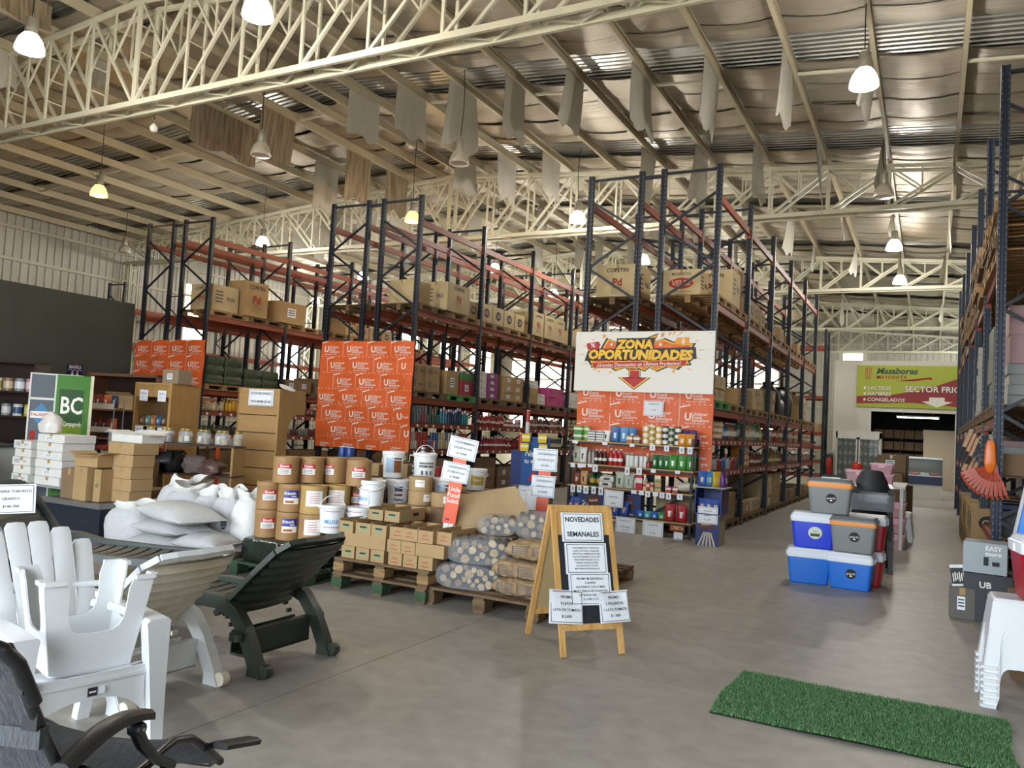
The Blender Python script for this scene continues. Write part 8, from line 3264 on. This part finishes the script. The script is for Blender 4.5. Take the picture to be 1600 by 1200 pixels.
stack(DX + .06, 11.25, 2.645, 1, 1, 2, (.8, .9, .34), PKB, 'dusty pink box on the grey flat packs', 'dusty pink boxes')
stack(DX, 12.4, 2.162, 2, 1, 3, (.42, .8, .36), mat('sage_crate', '6a7066', .6), 'grey green crate on the right wall rack', 'grey green crates', name='crate')
stack(DX, 14.0, 2.162, 1, 1, 9, (.85, .9, .13), mat('grey_tray', '5e635f', .6), 'grey stacked tray in the second bay of the right wall rack', 'grey trays', name='storage_tray')
stack(DX, 15.9, 2.162, 1, 1, 10, (.9, .9, .12), mat('cream_tray', 'a8a498', .6), 'cream stacked tray in the third bay of the right wall rack', 'cream trays', name='storage_tray')
for b in range(4):
    for k in range(6):
        carton((.95, 10.9 + b * 2.49 + .36 * k, 1.35), (.4, .3, .25 + .08 * (k % 3)), 0, 'household carton on the upper shelf of the right wall rack', 'household cartons right rack', [KRAFTD, GRW, PKB, mat('dark_stock', '2c2d30', .5)][(k + b) % 4], tape=False)
        carton((.95, 10.9 + b * 2.49 + .36 * k, .65), (.4, .3, .3 + .05 * (k % 2)), 0, 'dark goods on the lower shelf of the right wall rack', 'dark goods right rack', [mat('dark_stock'), mat('navy_stock', '1e2c55', .5), KRAFTD][(k + b) % 3], tape=False)
for k in range(8):
    carton((.74, 13.2 + .62 * k, .0), (.42, .55, .42), 0, 'kraft carton with a round hole on the floor by the right rack', 'holed cartons by right rack', KRAFT, prints=[('f', pr_round), ('l', pr_round)])
    if k % 3 != 2:
        carton((.74, 13.2 + .62 * k, .42), (.42, .55, .4), 0, 'upper kraft carton with a round hole by the right rack', 'upper holed cartons', KRAFT, prints=[('f', pr_round), ('l', pr_round)])
# hanging fan of rakes
RKM = mat('rake_orange', 'b5492c', .35)
for k in range(12):
    t = thing('leaf_rake_head', '%s orange rake blade from the left in the hanging fan' % ['first', 'second', 'third', 'fourth', 'fifth', 'sixth', 'seventh', 'eighth', 'ninth', 'tenth', 'eleventh', 'twelfth'][k], 'rake head', (.64, 10.47 - .012 * (k % 2), 1.46), 0)
    a = math.radians(-70 + 8.2 * k)
    for j in range(1):
        b = a
        p0 = Vector((0, 0, 0))
        d = Vector((math.sin(b), -.12, -math.cos(b)))
        pe = p0 + d * .34
        MB().bar(p0 + d * .05, p0 + d * .2 + Vector((0, -.02, .02)), .02, .008, (0, 1, 0)).bar(p0 + d * .2 + Vector((0, -.02, .02)), pe, .034, .008, (0, 1, 0)).build('tine', RKM, t)
        MB().bar(pe, pe + Vector((.02, -.03, -.035)), .022, .006, (0, 1, 0)).build('tine_tip', RKM, t)
    MB().bar((0, 0, .06), (math.sin(a) * .1, 0, -math.cos(a) * .1), .035, .03).build('socket', RKM, t)
t = thing('orange_scoop', 'bright orange plastic scoop hanging on the rack upright', 'scoop', (.60, 10.44, 1.74), 0)
MB().loft([rr_ring(.03, .02, .01, 0), rr_ring(.05, .03, .02, -.06), rr_ring(.06, .035, .02, -.25), rr_ring(.045, .03, .02, -.33), rr_ring(.02, .015, .01, -.36)]).build('scoop_body', mat('bright_orange', 'e8741c', .3), t, 40)
MB().tube([(0, 0, 0), (.02, 0, .1)], .005, 6).build('hook', ALU, t)
for k in range(6):
    t = thing('hand_brush', '%s wooden backed brush hanging beside the orange scoop' % ['first', 'second', 'third', 'fourth', 'fifth', 'sixth'][k], 'brush', (.42 + .03 * (k % 3), 10.62 + .1 * (k // 3), 1.86 - .05 * (k % 3) - .28 * (k // 3)), .2)
    m_ = MB()
    m_.T = Matrix.Rotation(.35, 4, 'Y')
    m_.box(-.016, .016, -.03, .03, -.22, 0)
    m_.build('brush_back', mat('bare_wood', 'c39a78', .6), t)
    m_ = MB()
    m_.T = Matrix.Rotation(.35, 4, 'Y')
    m_.box(-.014, .014, -.028, .028, -.32, -.22)
    m_.build('bristles', BLP, t)
    MB().tube([(0, 0, 0), (.05, 0, .04), (.2, .02, .05)], .004, 6).build('hook', ALU, t)
# boxes on the floor before the right rack
ap = carton((.5, 9.02, .455), (.36, .34, .29), -.1, 'grey appliance box with white lettering beside the red cooler', None, mat('appliance_grey', '9ba3a8', .5), tape=False)
s = MB()
s.T = face_M(.03, -.173, .2)
s.text('EASY', TR((.04, .04, .002)), .06, .02, fit=.14)
s.text('more', TR((.04, -.01, .002)), .06, .02, fit=.14)
s.m = 1
quad(s, -.04, .0, -.12, -.04, .002)
quad(s, .03, .09, -.12, -.08, .002)
s.build('box_print', [WHITEINK, INK], ap)
s = MB()
s.T = face_M(-.183, 0, .15, -PI / 2)
quad(s, -.15, .15, -.12, .13)
s.m = 1
for q in range(3):
    quad(s, -.1 + .08 * q, -.05 + .08 * q, -.08, .08, .002)
s.build('side_print', [WHTC, INKG], ap)
carton((.52, 9.04, .0), (.4, .36, .45), -.05, 'dark printed box under the appliance box', None, mat('dark_print_box', '26282c', .5), tape=False, prints=[('f', lambda t_, w, h: (t_.text('UB', TR((-.02, .12, 0)), .08, .02), [WHITEINK])[1])])
carton((.305, 8.98, 0), (.21, .24, .30), 0, 'small grey appliance box on the floor at the right', None, mat('taupe_print_box', '5c564e', .5), prints=[('f', pr_label)])
o = paper('magazine', face_M(.28, 8.93, .405, .1, .25, .12), .15, .20, [], None, 'dark printed leaflet standing on the small grey box', 'leaflet', None, False)
s = MB()
s.T = face_M(.28, 8.925, .405, .1, .25, .12)
quad(s, -.075, .075, -.08, .07, .003)
s.m = 1
for q in range(7):
    quad(s, -.06 + .018 * q, -.05 + .018 * q, -.06 + .01 * (q % 3), .02 + .012 * (q % 2), .005)
s.build('cover_print', [mat('cover_dark', '2c2620', .5), WHITEINK], o)

# ------------------------------------------------------------------ tell look-alikes apart by their place
from collections import defaultdict
grp = defaultdict(list)
for o in col.objects:
    if o.parent is None and o.get('group') and o.get('label'):
        grp[o['label']].append(o)
_o1 = 'first second third fourth fifth sixth seventh eighth ninth tenth eleventh twelfth thirteenth fourteenth fifteenth sixteenth seventeenth eighteenth nineteenth'.split()


def ORD(n):
    if n < 20:
        return _o1[n - 1]
    t_, u_ = divmod(n, 10)
    return ({2: 'twentieth', 3: 'thirtieth', 4: 'fortieth', 5: 'fiftieth', 6: 'sixtieth'} if u_ == 0 else {2: 'twenty-', 3: 'thirty-', 4: 'forty-', 5: 'fifty-', 6: 'sixty-'})[t_] + ('' if u_ == 0 else _o1[u_ - 1])


for lb, os_ in grp.items():
    if len(os_) < 2:
        continue
    xr = max(o.location.x for o in os_) - min(o.location.x for o in os_)
    yr = max(o.location.y for o in os_) - min(o.location.y for o in os_)
    axis = 0 if xr > yr else 1
    lay = defaultdict(list)
    for o in os_:
        lay[round(o.location.z / .05)].append(o)
    zs = sorted(lay)
    names = {1: [''], 2: ['lower', 'upper'], 3: ['bottom', 'middle', 'top']}.get(len(zs)) or [ORD(i + 1) + ' layer' for i in range(len(zs))]
    for zi, z in enumerate(zs):
        row_o = sorted(lay[z], key=lambda o: o.location[axis])
        for i, o in enumerate(row_o):
            extra = []
            if names[zi]:
                extra.append(names[zi])
            if len(row_o) > 1:
                extra.append(ORD(i + 1) + (' from left' if axis == 0 else ' from near end'))
            if extra:
                new = lb + ', ' + ' '.join(extra)
                w_ = new.split()
                o['label'] = new if len(w_) <= 16 else ' '.join(lb.split()[:16 - len(' '.join(extra).split())]) + ', ' + ' '.join(extra)
